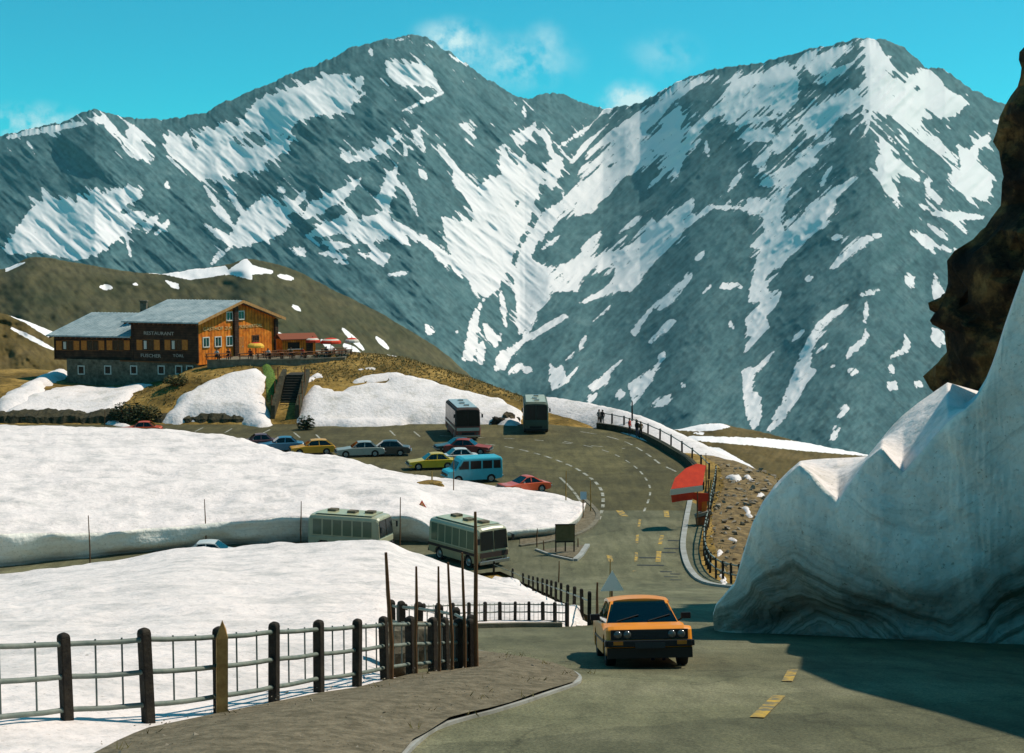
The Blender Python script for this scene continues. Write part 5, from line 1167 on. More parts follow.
leafy('low_bush', tuple(G(129, 421)), 2.2, 1.9, 1300, M['bush'], 'large dark bush at the foot of the inn, beside the shaded snow', 'bush', 1)
leafy('low_bush', tuple(G(148, 420)), 1.6, 1.5, 800, M['bush2'], 'olive bush between the large dark bush and the sunlit snow bank below the inn', 'bush', 2)
leafy('low_bush', tuple(G(306, 430)), 1.0, 1.4, 420, M['bush'], 'small round dark bush at the foot of the outdoor stairs', 'bush', 3)
leafy('low_bush', tuple(G(176, 385)), 1.5, 1.1, 500, M['bush2'], 'scrubby bush against the right end of the stone base of the inn', 'bush', 4)
def boulder(loc, s, m, label, seed, name='boulder', cat='boulder', group=None):
    bm = bmesh.new(); bmesh.ops.create_icosphere(bm, subdivisions=3, radius=1)
    for v in bm.verts:
        n_ = mnoise.fractal(v.co*1.3+Vector((seed*3.1, 0, 0)), 1, 2, 3)*.45+mnoise.noise(v.co*4+Vector((0, seed, 0)))*.1
        v.co = v.co*(1+n_); v.co = Vector((v.co.x*s[0], v.co.y*s[1], v.co.z*s[2]))
    me = bpy.data.meshes.new(name); bm.to_mesh(me); bm.free(); me.materials.append(m)
    o = bpy.data.objects.new(name, me); col.objects.link(o); o.location = loc
    return tag(o, label, cat, group)
M['rock'] = mat('brown_boulder', (.05, .038, .02), .95, var=(.13, .095, .05), scale=2.5, bump=.1, bscale=4)
M['rock2'] = mat('dark_boulder', (.018, .015, .01), .95, var=(.05, .04, .025), scale=2.5, bump=.1, bscale=4)
p_ = G(498, 429); boulder((p_.x, 149.6, .3), (.85, .6, .55), M['rock2'], 'dark boulder at the back of the car park between the two large coaches', 3)
p_ = G(508, 427); boulder((p_.x, 150.2, .5), (.7, .6, .8), M['rock'], 'brown boulder just left of the green coach at the edge of the car park', 5)
# tufts of dry grass on the mound and the bank
rg = random.Random(11); b = MB()
def tufts(n_, xr, yr, cond, h0, h1):
    c = 0
    while c < n_:
        x, y = rg.uniform(*xr), rg.uniform(*yr)
        if not cond(x, y): continue
        c += 1; z = gzf(x, y)
        for k in range(3):
            a = rg.uniform(0, 6.3); h = rg.uniform(h0, h1); dx, dy = math.cos(a)*.09, math.sin(a)*.09; lx, ly = rg.uniform(-.2, .2), rg.uniform(-.2, .2)
            b.add([(x-dx, y-dy, z-.05), (x+dx, y+dy, z-.05), (x+lx, y+ly, z+h)], [(0, 1, 2)])
tufts(4200, (-24, 10), (158, 178), lambda x, y: True, .06, .24)
tufts(700, (-52, -24), (153, 164), lambda x, y: True, .06, .22)
M['dry'] = mat('dry_grass_blades', (.22, .15, .05), .95, var=(.36, .27, .12), scale=.5, spec=.05)
tag(b.build('dry_grass', M['dry']), kind='stuff')
b = MB(); tufts(900, (12, 24), (78, 122), lambda x, y: x > float(np.interp(y, EDGE_Y, EDGE_X))+1, .04, .14)
tag(b.build('dry_grass', M['dry']), kind='stuff')
# loose stones on the slope below the railing
b = MB(); c = 0
while c < 420:
    x, y = rg.uniform(11, 23), rg.uniform(76, 122)
    if x < float(np.interp(y, EDGE_Y, EDGE_X))+1.2: continue
    c += 1; s_ = rg.uniform(.07, .28)*(1.7 if rg.random() < .12 else 1); z = gzf(x, y)+.08
    vs = [Vector((x, y, z))+Vector((rg.uniform(-1, 1), rg.uniform(-1, 1), rg.uniform(-.3, .9)))*s_ for _ in range(8)]
    bm = bmesh.new(); [bm.verts.new(v) for v in vs]; r_ = bmesh.ops.convex_hull(bm, input=bm.verts)
    bm.verts.index_update(); bm.verts.ensure_lookup_table(); ids = {v: i for i, v in enumerate(bm.verts)}
    b.add([v.co.copy() for v in bm.verts], [tuple(ids[v] for v in f.verts) for f in bm.faces]); bm.free()
tag(b.build('rubble', mat('loose_stone', (.14, .11, .07), .95, var=(.34, .29, .22), scale=.8)), kind='stuff')
# ================================================================ vehicles
def paint(name, c, rough=.35):
    m = mat(name, c, rough, spec=.5, var=tuple(k*.82 for k in c), scale=2.2, band=(.3, .7))
    p = m.node_tree.nodes['Principled BSDF']; p.inputs['Coat Weight'].default_value = .35 if rough < .5 else .0; p.inputs['Coat Roughness'].default_value = .12
    return m
M['glass'] = glass_mat('car_glass', .28)
M['dglass'] = mat('dark_glass', (.012, .014, .013), .22, spec=.28)
M['tyre'] = mat('tyre_rubber', (.014, .014, .013), .85)
M['rim'] = mat('steel_rim', (.30, .30, .28), .4, metal=.6)
M['black'] = mat('black_plastic', (.010, .010, .010), .5)
M['chrome'] = mat('dull_chrome', (.42, .42, .40), .28, metal=.9)
M['lamp'] = mat('headlamp_glass', (.07, .075, .07), .10, spec=.9)
M['red'] = mat('tail_lamp_red', (.35, .015, .01), .25)
M['amber'] = mat('amber_lamp', (.5, .16, .01), .3)
M['seat'] = mat('seat_cloth', (.05, .04, .03), .9)
M['seat2'] = mat('pale_seat_cloth', (.30, .27, .21), .9)
M['plate'] = mat('number_plate', (.03, .03, .03), .5)
_wheel = {}
def wheel(parent, x, y, r, wd, rim_m=None):
    key = (round(r, 3), round(wd, 3))
    if key not in _wheel:
        b = MB(); n = 22
        prof = [(.60*r, -wd/2+.01), (.9*r, -wd/2), (.985*r, -wd*.40), (r, -wd*.25), (r, wd*.25), (.985*r, wd*.40), (.9*r, wd/2), (.60*r, wd/2-.01)]
        b.grid([[(rr*math.cos(2*math.pi*k/n), yy, rr*math.sin(2*math.pi*k/n)) for k in range(n)] for rr, yy in prof], 0, True, True)
        ty = b.build('tyre', M['tyre']); 
        c = MB()
        for s_ in (-1, 1):
            pr = [(.62*r, s_*(wd/2-.012)), (.55*r, s_*(wd/2-.035)), (.40*r, s_*(wd/2-.04)), (.34*r, s_*(wd/2-.012)), (.16*r, s_*(wd/2-.004)), (.001, s_*(wd/2))]
            c.grid([[(rr*math.cos(2*math.pi*k/n), yy, rr*math.sin(2*math.pi*k/n)) for k in range(n)] for rr, yy in pr], 0, True, True)
        ri = c.build('rim', M['rim'])
        _wheel[key] = (ty.data, ri.data); bpy.data.objects.remove(ty); bpy.data.objects.remove(ri)
    td, rd = _wheel[key]
    t = bpy.data.objects.new('wheel', td); col.objects.link(t); t.parent = parent; t.location = (x, y, r)
    q_ = bpy.data.objects.new('rim', rd if rim_m is None else rd); col.objects.link(q_); q_.parent = t
    return t
def arc_cut(pts, xc, r, z0, n=9):
    """points of a wheel arch from front to rear seen along the sill"""
    a0 = math.asin(min(.99, z0/r)) if z0 < r else 0
    return [(xc+r*1.13*math.cos(t), max(z0, r*.98+r*1.13*math.sin(t))) for t in np.linspace(-.25, math.pi+.25, n)]
def body_from_profile(top, L0, L1, sill, wr, xf, xr, W, tuck=.045, belt_in=.05):
    """side outline with open wheel arches, given width in slices so that the flanks curve"""
    bot = [(x, z) for x, z in arc_cut(None, xr, wr, sill)][::-1]+[(x, z) for x, z in arc_cut(None, xf, wr, sill)][::-1]
    # outline: along the underside from rear to front, then back over the top
    out = [(L0+.05, sill+.05)]+bot+[(L1-.04, sill+.05)]+top
    cx = sum(p[0] for p in out)/len(out); zm = sum(p[1] for p in out)/len(out)
    b = MB(); ys = [(-W/2, .0), (-W/2+.02, .5), (-W/2+.09, 1)]
    sl = []
    for y, k in ((-W/2, 0), (-W/2+.035, .6), (-W/2+.13, 1.0), (W/2-.13, 1.0), (W/2-.035, .6), (W/2, 0)):
        s_ = []
        for x, z in out:
            f = .935+.065*k if True else 1
            zz = zm+(z-zm)*(.90+.10*k); xx = cx+(x-cx)*(.972+.028*k)
            if z <= wr*2.2 and any(abs(x-w0) < wr*1.25 for w0 in (xf, xr)) and (x, z) in bot: xx, zz = x, z
            s_.append((xx, y, zz))
        sl.append(s_)
    b.grid(sl, 0, False, True)
    b.add(sl[0], [tuple(range(len(out)))]); b.add(sl[-1], [tuple(range(len(out)))[::-1]])
    return b
def cabin(root, pm, base, topq, roof_z, belt_z, Wb, Wt, bx, glass, posts, interior=True):
    """roof, pillars and panes: bx = (rear foot, front foot, rear top, front top)"""
    xr0, xf0, xr1, xf1 = bx
    b = MB(); n = 6
    # roof with crown
    rows = []
    for i in range(9):
        u = i/8; x = xr1+(xf1-xr1)*u; cz = roof_z-.045*(2*u-1)**2
        rows.append([(x, y*Wt/2, cz-.05*abs(y)**2.5) for y in np.linspace(-1, 1, 9)])
    b.grid(rows, 0, True)
    rows2 = [[(x, y, z-.05) for x, y, z in r] for r in rows]; b.grid(rows2, 0, True)
    rim_ = rows[0]+[r[-1] for r in rows[1:]]+rows[-1][::-1][1:]+[r[0] for r in rows[::-1]][1:-1]
    k = len(rim_); b.add(rim_+[(x, y, z-.05) for x, y, z in rim_], [(i, (i+1) % k, k+(i+1) % k, k+i) for i in range(k)])
    b.build('roof', pm, root)
    zt = roof_z-.085
    def pillar(x0, x1, w0=.06):
        for s_ in (-1, 1):
            b = MB()
            p0 = Vector((x0, s_*(Wb/2-.03), belt_z-.02)); p1 = Vector((x1, s_*(Wt/2-.03), zt))
            b.slab([p0+Vector((-w0, 0, 0)), p0+Vector((w0, 0, 0)), p1+Vector((w0*.8, 0, 0)), p1+Vector((-w0*.8, 0, 0))], (0, -s_*.05, 0)); b.build('pillar', pm, root)
    pillar(xr0+.06, xr1+.05, .10); pillar(xf0-.06, xf1-.03, .045)
    for t in posts: pillar(xr0+(xf0-xr0)*t, xr1+(xf1-xr1)*t, .04)
    yb, yt = Wb/2-.05, Wt/2-.05
    b = MB(); b.slab([(xf0-.01, -yb, belt_z), (xf0-.01, yb, belt_z), (xf1+.0, yt, zt), (xf1+.0, -yt, zt)], (-.012, 0, 0)); b.build('windscreen', glass, root)
    b = MB(); b.slab([(xr0+.01, -yb, belt_z), (xr0+.01, yb, belt_z), (xr1, yt, zt), (xr1, -yt, zt)], (.012, 0, 0)); b.build('rear_window', glass, root)
    for s_ in (-1, 1):
        b = MB(); b.slab([(xr0+.1, s_*(Wb/2-.035), belt_z), (xf0-.06, s_*(Wb/2-.035), belt_z), (xf1-.05, s_*(Wt/2-.035), zt), (xr1+.05, s_*(Wt/2-.035), zt)], (0, -s_*.012, 0)); b.build('side_window', glass, root)
    if interior:
        b = MB()
        for s_ in (-1, 1):
            xs = xf0-(xf0-xr0)*.50
            b.box((xs, s_*.36, belt_z-.12), (.16, .46, .62), M=Matrix.Rotation(R(-12), 3, 'Y')); b.box((xs-.10, s_*.36, belt_z+.26), (.10, .24, .17))
        b.box((xf0-(xf0-xr0)*.86, 0, belt_z-.08), (.18, 1.15, .5))
        b.build('seats', M['seat2'], root)
def make_car(name, label, loc, rz, pm, L=4.0, W=1.62, H=1.38, boot=True, style='sedan', wr=.30, detail=False, group=None, bump=None, glass=None, cat='car'):
    root = empty(name, loc, rz, label, cat, group)
    h2 = L/2; xf, xr = h2-.78*L/4.1, -h2+.85*L/4.1
    belt = H*.62; hood = belt-.07; sill = .20; nose = .66
    cow = h2-1.30*L/4.1
    xr0 = -h2+(.62 if boot else .16)*L/4.1; xr1 = xr0+(.52 if boot else .62); xf0 = cow+.02; xf1 = cow-.56
    if style == 'coupe': xr1 = xr0+.75; xf1 = cow-.68
    top = [(h2, .34), (h2+.02, .48), (h2-.02, nose), (h2-.10, nose+.05), (h2-.75, hood-.02), (cow, belt)]
    if boot: top += [(xr0, belt), (-h2+.14, belt-.06), (-h2+.02, belt-.14), (-h2, .5), (-h2+.02, .36)]
    else: top += [(xr0, belt), (-h2+.05, belt-.12), (-h2, .55), (-h2+.02, .36)]
    body_from_profile(top, -h2, h2, sill, wr, xf, xr, W).build('body', pm, root, bevel=.018)
    b = MB(); b.box((0, 0, .30), (L*.80, W*.72, .18)); b.box((xf, 0, .38), (wr*2.0, W-.30, .4)); b.box((xr, 0, .38), (wr*2.0, W-.30, .4)); b.build('chassis', M['black'], root)
    cabin(root, pm, None, None, H, belt, W-.10, W-.36, (xr0, xf0, xr1, xf1), glass or M['glass'], (.5,) if style != 'van' else (.3, .6))
    for x in (xf, xr):
        for s_ in (-1, 1): wheel(root, x, s_*(W/2-.10), wr, .175)
    bm_ = bump or M['chrome']
    b = MB(); b.box((h2+.05, 0, .43), (.10, W*.98, .11)); 
    for s_ in (-1, 1): b.box((h2-.08, s_*(W/2+.005), .43), (.3, .05, .10))
    b.build('front_bumper', bm_, root, .015)
    b = MB(); b.box((-h2-.05, 0, .46), (.10, W*.98, .11)); b.build('rear_bumper', bm_, root, .015)
    b = MB(); b.box((h2+.02, 0, .575), (.03, W*.90, .16)); gr = b.build('grille', M['black'], root)
    for s_ in (-1, 1):
        for y in ((.60, .42) if detail else (.56,)):
            b = MB(); y_ = s_*y*W/1.62; n = 18; r_ = .066 if detail else .095
            b.grid([[(h2+.03+dx, y_+rr*math.cos(2*math.pi*k/n), .575+rr*math.sin(2*math.pi*k/n)) for k in range(n)] for rr, dx in ((r_, 0), (r_*.98, .025), (r_*.6, .036), (.001, .04))], 0, True, True)
            b.build('headlight', M['lamp'], root)
        b = MB(); b.box((h2+.10, s_*(W*.37), .44), (.02, .16, .06)); b.build('indicator', M['amber'], root)
        b = MB(); b.box((-h2-.005, s_*(W/2-.22), .62), (.03, .30, .13)); b.build('tail_light', M['red'], root)
    if detail:
        b = MB()
        for k in range(7): b.box((h2+.038, 0, .512+k*.021), (.01, W*.42, .006))
        b.build('grille_bars', mat('grille_grey', (.05, .05, .05), .4), gr)
        b = MB(); b.box((h2+.108, 0, .40), (.012, .50, .10)); b.build('number_plate', M['plate'], root)
        b = MB(); b.box((h2-.0, 0, .27), (.08, W*.99, .17)); b.build('front_apron', mat('apron_dark', (.02, .015, .01), .6), root)
        for s_ in (-1, 1): b = MB(); b.box((0, s_*(W/2+.004), .43), (L*.62, .02, .035)); b.build('rubbing_strip', M['black'], root)
        b = MB(); b.tube([(cow-.02, -.45, belt+.02), (cow-.16, -.05, belt+.12)], .012, 5); b.tube([(cow-.02, .1, belt+.02), (cow-.16, .5, belt+.12)], .012, 5); b.build('wipers', M['black'], root)
        b = MB(); 
        n = 20; pts = [(cow-.62+.02*math.sin(0), .36+.19*math.cos(2*math.pi*k/n), belt-.02+.19*math.sin(2*math.pi*k/n)) for k in range(n+1)]
        b.tube(pts, .014, 6); b.build('steering_wheel', M['black'], root)
        b = MB(); b.box((cow-.22, 0, belt-.06), (.34, W-.3, .1)); b.build('dashboard', M['black'], root)
    for s_ in ((1,) if not detail else (1, -1)):
        b = MB(); b.box((cow-.32, s_*(W/2+.09), belt+.09), (.09, .17, .11)); b.tube([(cow-.32, s_*(W/2-.06), belt+.0), (cow-.32, s_*(W/2+.05), belt+.06)], .018, 5); b.build('mirror', M['black'] if detail else M['chrome'], root, .02)
    b = MB()
    for s_ in (-1, 1):
        b.box((.12*L/4, s_*(W/2+.006), belt-.13), (.14, .03, .025))
        if boot: b.box((-.22*L, s_*(W/2+.006), belt-.13), (.14, .03, .025))
    return root
def car_at(px, py, heading, name, label, pm, z=0.0, **k):
    """px, py: middle of the ground contact; heading in degrees clockwise from straight ahead"""
    p = G(px, py) if z is None else GZ(px, py, z)
    return make_car(name, label, (p.x, p.y, gzf(p.x, p.y)+.035), R(90-heading), pm, **k)
P_OR = paint('orange_paint', (.88, .285, .003), .42); P_YE = paint('mustard_paint', (.58, .40, .02)); P_RE = paint('red_orange_paint', (.62, .085, .02)); P_BL = paint('blue_paint', (.05, .19, .30))
P_AM = paint('amber_paint', (.68, .33, .015)); P_GR = paint('silver_grey_paint', (.30, .33, .29)); P_DK = paint('dark_green_paint', (.025, .032, .026)); P_MA = paint('maroon_paint', (.26, .035, .022), .6); P_WH = paint('white_paint', (.62, .62, .57)); P_TQ = paint('turquoise_paint', (.03, .36, .44)); P_VI = paint('plum_paint', (.13, .06, .065))
# the car coming up towards the viewer
wp = G(646, 667); MC = (wp.x+.0, wp.y+1.14); main = make_car('family_car', 'orange hatchback with black grille climbing the road towards the viewer', (MC[0], MC[1], gzf(*MC)+.02), R(-90+3.0), P_OR, L=3.75, W=1.43, H=1.15, boot=False, wr=.265, detail=True, bump=M['black'], glass=glass_mat('clear_glass', .78))
sl_ = math.atan((gzf(2.37, 26.2)-gzf(2.37, 29))/2.8)
main.rotation_euler = (R(1.2), -sl_, R(-90+.2))
# the cars standing in the car park
car_at(141, 435, 262, 'parked_car', 'red-orange car half hidden by snow below the inn', P_RE, L=4.1)
car_at(257, 448.5, 255, 'parked_car', 'plum coloured car beyond the blue car, its lower half behind the snow', P_VI, L=4.0)
car_at(281, 451.5, 258, 'parked_car', 'blue saloon just left of the amber car', P_BL, L=4.2)
car_at(312.5, 454.5, 255, 'parked_car', 'amber yellow car just right of the blue saloon', P_AM, L=4.0, boot=False)
car_at(360, 456.5, 258, 'parked_car', 'silver grey saloon parked beside the black car', P_GR, L=4.3)
car_at(386, 455.5, 266, 'parked_car', 'black saloon just right of the silver grey car', P_DK, L=4.4)
car_at(432, 469, 257, 'parked_car', 'mustard yellow saloon nose to the turquoise van', P_YE, L=4.1)
car_at(456, 464, 257, 'parked_car', 'white car mostly hidden behind the mustard yellow saloon', P_WH, L=4.0)
car_at(457, 452.5, 255, 'parked_car', 'dark green car below the red and cream coach', P_DK, L=4.0)
car_at(468, 454, 100, 'parked_car', 'maroon car in front of the red and cream coach', P_MA, L=4.2)
car_at(524, 492.5, 244, 'parked_car', 'red-orange coupe alone at the edge of the snowfield', P_RE, L=3.9, W=1.55, H=1.28, style='coupe')
car_at(214, 565, 88, 'parked_car', 'white car on the lower road, only its roof above the snow', P_WH, L=4.0)
# turquoise minibus with a short bonnet
def make_van(loc, rz):
    root = empty('minibus', loc, rz, 'turquoise minibus with short bonnet and three side windows parked by the snow', 'minibus')
    L, W, H = 4.5, 1.9, 2.02; h2 = L/2; wr = .33; xf, xr = h2-.85, -h2+.95; sill = .28
    top = [(h2, .40), (h2+.01, .85), (h2-.08, 1.0), (h2-.62, 1.12), (h2-1.15, H-.1), (h2-1.35, H), (-h2+.12, H), (-h2, H-.18), (-h2-.02, .9), (-h2, .4)]
    body_from_profile(top, -h2, h2, sill, wr, xf, xr, W, ).build('body', P_TQ, root, bevel=.03)
    b = MB(); b.box((0, 0, .36), (L*.85, W*.7, .2)); b.box((xf, 0, .5), (.66, W-.3, .5)); b.box((xr, 0, .5), (.66, W-.3, .5)); b.build('chassis', M['black'], root)
    for x in (xf, xr):
        for s_ in (-1, 1): wheel(root, x, s_*(W/2-.10), wr, .19)
    b = MB(); a0, a1 = Vector((h2-.66, 0, 1.17)), Vector((h2-1.13, 0, 1.80)); nn_ = Vector((.63, 0, .47)).normalized()*.012
    b.slab([a0+Vector((.02, -.78, .0))+nn_, a0+Vector((.02, .78, 0))+nn_, a1+Vector((.02, .70, 0))+nn_, a1+Vector((.02, -.70, 0))+nn_], nn_); b.build('windscreen', M['dglass'], root)
    for s_ in (-1, 1):
        for (x0, x1, x2, x3) in ((h2-1.70, h2-.88, h2-1.26, h2-1.70), (h2-2.72, h2-1.84, h2-1.84, h2-2.72), (h2-3.62, h2-2.84, h2-2.84, h2-3.62), (-h2+.16, h2-3.74, h2-3.74, -h2+.2)):
            b = MB(); y = s_*(W/2+.004); yt = s_*(W/2+.004)
            b.slab([(x0, y, 1.14), (x1, y, 1.14), (x2, yt, 1.78), (x3, yt, 1.78)], (0, s_*.01, 0)); b.build('side_window', M['dglass'], root)
    b = MB(); b.slab([(-h2-.02, -.7, 1.2), (-h2-.02, .7, 1.2), (-h2+.02, .62, 1.72), (-h2+.02, -.62, 1.72)], (-.012, 0, 0)); b.build('rear_window', M['dglass'], root)
    b = MB(); b.box((h2+.03, 0, .72), (.03, 1.3, .2)); b.build('grille', M['black'], root)
    for s_ in (-1, 1):
        b = MB(); b.tube([(h2+.01, s_*.72, .74), (h2+.06, s_*.72, .74)], .10, 14); b.build('headlight', M['lamp'], root)
        b = MB(); b.box((-h2-.02, s_*.8, .8), (.03, .1, .26)); b.build('tail_light', M['red'], root)
    b = MB(); b.box((h2+.06, 0, .48), (.1, W*.98, .13)); b.build('front_bumper', M['chrome'], root, .015)
    b = MB(); b.box((-h2-.06, 0, .48), (.1, W*.98, .13)); b.build('rear_bumper', M['chrome'], root, .015)
    b = MB(); b.box((h2-.95, W/2+.14, 1.3), (.1, .2, .2)); b.tube([(h2-.95, W/2-.05, 1.2), (h2-.95, W/2+.1, 1.27)], .02, 5); b.build('mirror', M['black'], root)
    return root
vp = GZ(472, 482, 0); make_van((vp.x, vp.y, .035), R(90-251))
# coaches
def make_bus(label, loc, rz, L, W, H, body_m, band_m, roof_m, nwin, group=None, low_m=None, roof_things=True, pane=None):
    root = empty('coach', loc, rz, label, 'coach', group)
    h2 = L/2; wr = .44 if L > 6 else .38; xf, xr = h2-L*.20, -h2+L*.22; sill = .34
    z1, z2 = H*.44, H*.47
    def sect(w, x, zf0, zt): return None
    # lower body with wheel arches
    top = [(h2+.0, .45), (h2+.05, z1*.75), (h2+.04, z1), (-h2-.02, z1), (-h2-.03, .5)]
    body_from_profile(top, -h2, h2, sill, wr, xf, xr, W).build('lower_body', low_m or body_m, root, bevel=.03)
    # upper shell: loft of rounded sections
    b = MB(); secs = []
    for x, k, zt in ((-h2+.02, .93, H-.16), (-h2+.12, .985, H-.05), (-h2+.5, 1, H), (h2-.55, 1, H), (h2-.18, .985, H-.05), (h2-.06, .94, H-.15)):
        w2 = W/2*k; s_ = [(-w2, z1-.02), (-w2*.995, z1+.3*(zt-z1)), (-w2*.97, zt-.22), (-w2*.90, zt-.08), (-w2*.72, zt-.01), (0, zt+.03), (w2*.72, zt-.01), (w2*.90, zt-.08), (w2*.97, zt-.22), (w2*.995, z1+.3*(zt-z1)), (w2, z1-.02)]
        secs.append([(x+(.09 if x > 0 else -.03)*(zt-z)/(zt-z1+.001) if abs(x) > h2-.2 else x, y, z) for y, z in s_])
    b.grid(secs, 0, False); b.add(secs[0], [tuple(range(11))]); b.add(secs[-1], [tuple(range(11))[::-1]])
    b.build('upper_body', body_m, root, bevel=.02)
    b = MB()
    b.grid([[(x, y*W/2*.80, H+.012-.0*abs(y)+.02*(1-abs(y))) for y in (-1, -.5, 0, .5, 1)] for x in (-h2+.45, h2-.5)], 0, False)
    rows = [[(x, y*W/2*.80, H+.03+.02*(1-abs(y))) for y in (-1, -.5, 0, .5, 1)] for x in (-h2+.45, h2-.5)]
    b.grid(rows, 0, False); b.build('roof', roof_m, root)
    zt, zb_ = H-.30, z1+.06
    for s_ in (-1, 1):
        x0, x1 = -h2+.30, h2-.42; step_ = (x1-x0)/nwin
        for k in range(nwin):
            a, c = x0+k*step_+.05, x0+(k+1)*step_-.05
            b = MB(); b.slab([(a, s_*(W/2+.004), zb_), (c, s_*(W/2+.004), zb_), (c, s_*(W/2*.975+.004), zt), (a, s_*(W/2*.975+.004), zt)], (0, s_*.012, 0)); b.build('side_window', pane or M['dglass'], root)
        b = MB(); b.box((0, s_*(W/2+.012), z1*.80), (L*.985, .02, .16)); b.build('side_stripe', band_m, root)
    for s_ in (-1, 1):
        b = MB(); y0, y1 = (s_*.04, s_*(W/2-.14)); b.slab([(h2+.06, y0, zb_), (h2+.06, y1, zb_), (h2-.035, y1*.96, zt+.06), (h2-.035, y0, zt+.06)], (.015, 0, .003)); b.build('windscreen', M['dglass'], root)
    b = MB(); b.slab([(-h2-.04, -W/2+.2, zb_+.1), (-h2-.04, W/2-.2, zb_+.1), (-h2-.02, W/2-.26, zt), (-h2-.02, -W/2+.26, zt)], (-.015, 0, 0)); b.build('rear_window', M['dglass'], root)
    b = MB(); b.box((h2+.055, 0, z1*.80), (.025, W*.90, .30)); b.build('front_band', band_m, root)
    b = MB(); b.box((h2+.06, 0, z1*.5), (.03, W*.5, .20)); b.build('grille', M['black'], root)
    for s_ in (-1, 1):
        b = MB(); b.tube([(h2+.03, s_*W*.36, z1*.52), (h2+.09, s_*W*.36, z1*.52)], .11, 14); b.build('headlight', M['lamp'], root)
        b = MB(); b.box((-h2-.04, s_*W*.4, .8), (.03, .14, .24)); b.build('tail_light', M['red'], root)
        b = MB(); b.tube([(h2, s_*(W/2-.05), H-.45), (h2+.22, s_*(W/2+.12), H-.55)], .02, 5); b.box((h2+.22, s_*(W/2+.13), H-.72), (.08, .16, .34)); b.build('mirror', M['black'], root)
    b = MB(); b.box((h2+.07, 0, .44), (.12, W*.97, .20)); b.build('front_bumper', M['chrome'] if band_m is not body_m else M['black'], root, .02)
    b = MB(); b.box((-h2-.06, 0, .46), (.10, W*.95, .18)); b.build('rear_bumper', M['black'], root, .02)
    b = MB(); b.box((0, 0, .46), (L*.9, W*.7, .3)); b.box((xf, 0, .62), (wr*2, W-.4, .55)); b.box((xr, 0, .62), (wr*2, W-.4, .55)); b.build('chassis', M['black'], root)
    for x in (xf, xr):
        for s_ in (-1, 1): wheel(root, x, s_*(W/2-.15), wr, .25)
    if roof_things:
        for k, x in enumerate((-L*.25, L*.05, L*.28)): b = MB(); b.box((x, .1*(-1)**k, H+.11), (.55, .5, .14)); b.build('roof_vent', M['chrome'] if L > 6 else M['masonry'], root)
    return root
P_CR = paint('cream_paint', (.46, .44, .36)); P_RB = paint('faded_red_paint', (.25, .055, .035), .7); M['gglass'] = mat('green_reflection_glass', (.10, .14, .09), .15, spec=.6); P_GG = paint('grey_green_paint', (.43, .42, .27)); P_GC = paint('dull_green_paint', (.06, .085, .055), .7); P_BR = paint('brown_grey_paint', (.045, .024, .017), .85); P_RW = paint('pale_roof_paint', (.42, .50, .50)); P_OG = paint('olive_roof_paint', (.46, .46, .26))  # small coaches' panes carry a pale green reflection in their base colour
bp = GZ(467, 441, 0); make_bus('red and cream coach with pale roof facing the viewer in the car park', (bp.x-.6, bp.y+4.4, .035), R(90-171), 9.0, 2.45, 3.15, P_BR, P_CR, P_RW, 7, low_m=P_RB)  # dark upper-body paint includes the shade lying on the coach's side
bp = GZ(536, 434.5, 0); make_bus('dull green coach facing the viewer beside the grassy mound', (bp.x, bp.y+4.3, .035), R(90-180), 8.4, 2.5, 3.15, P_GC, P_GC, P_GG, 7)
bp = GZ(352, 548, 0); make_bus('small grey-green coach side-on before the shaded snow wall of the lower road', (bp.x, 85.4, .035), R(90-109), 4.7, 2.1, 2.30, P_GG, P_GG, P_OG, 6, low_m=paint('pale_green_paint', (.42, .43, .30)), pane=M['gglass'])
bp = GZ(469, 566, 0); make_bus('small olive coach turning into the junction from the lower road, big dark windscreen showing', (bp.x-.1, bp.y+1.1, .035), R(90-142), 5.0, 2.2, 2.45, P_GG, P_BR, P_OG, 6, low_m=paint('muddy_olive_paint', (.36, .31, .17)), pane=M['gglass'])
# ================================================================ railings, posts, poles
M['post'] = mat('tarred_post', (.012, .010, .008), .85, var=(.035, .028, .018), scale=8, bump=.01)
M['pipe'] = mat('grey_green_pipe', (.12, .155, .13), .6, var=(.22, .24, .20), scale=6)
M['rod'] = mat('thin_grey_rod', (.11, .14, .125), .6)
M['stake'] = mat('weathered_stake', (.09, .045, .02), .9, var=(.16, .085, .035), scale=6)
M['stakey'] = mat('ochre_stake', (.30, .20, .05), .9, var=(.16, .10, .03), scale=2)
def z_at(p): return gzf(p[0], p[1])
def post_mb(w_, h, round_top=True):
    b = MB(); n = 6
    b.box((0, 0, h/2-.15), (w_, w_, h+.3))
    b.grid([[(s_*w_/2*math.cos(0), y, 0) for y in (0,)] for s_ in (0,)], 0) if False else None
    # rounded head
    rows = []
    for k in range(5):
        t = k/4*math.pi/2; rows.append([(x*w_/2*math.cos(t)*.98, y*w_/2*math.cos(t)*.98, h+w_*.42*math.sin(t)) for x, y in ((-1, -1), (1, -1), (1, 1), (-1, 1))])
    b.grid(rows, 0, True, True)
    return b
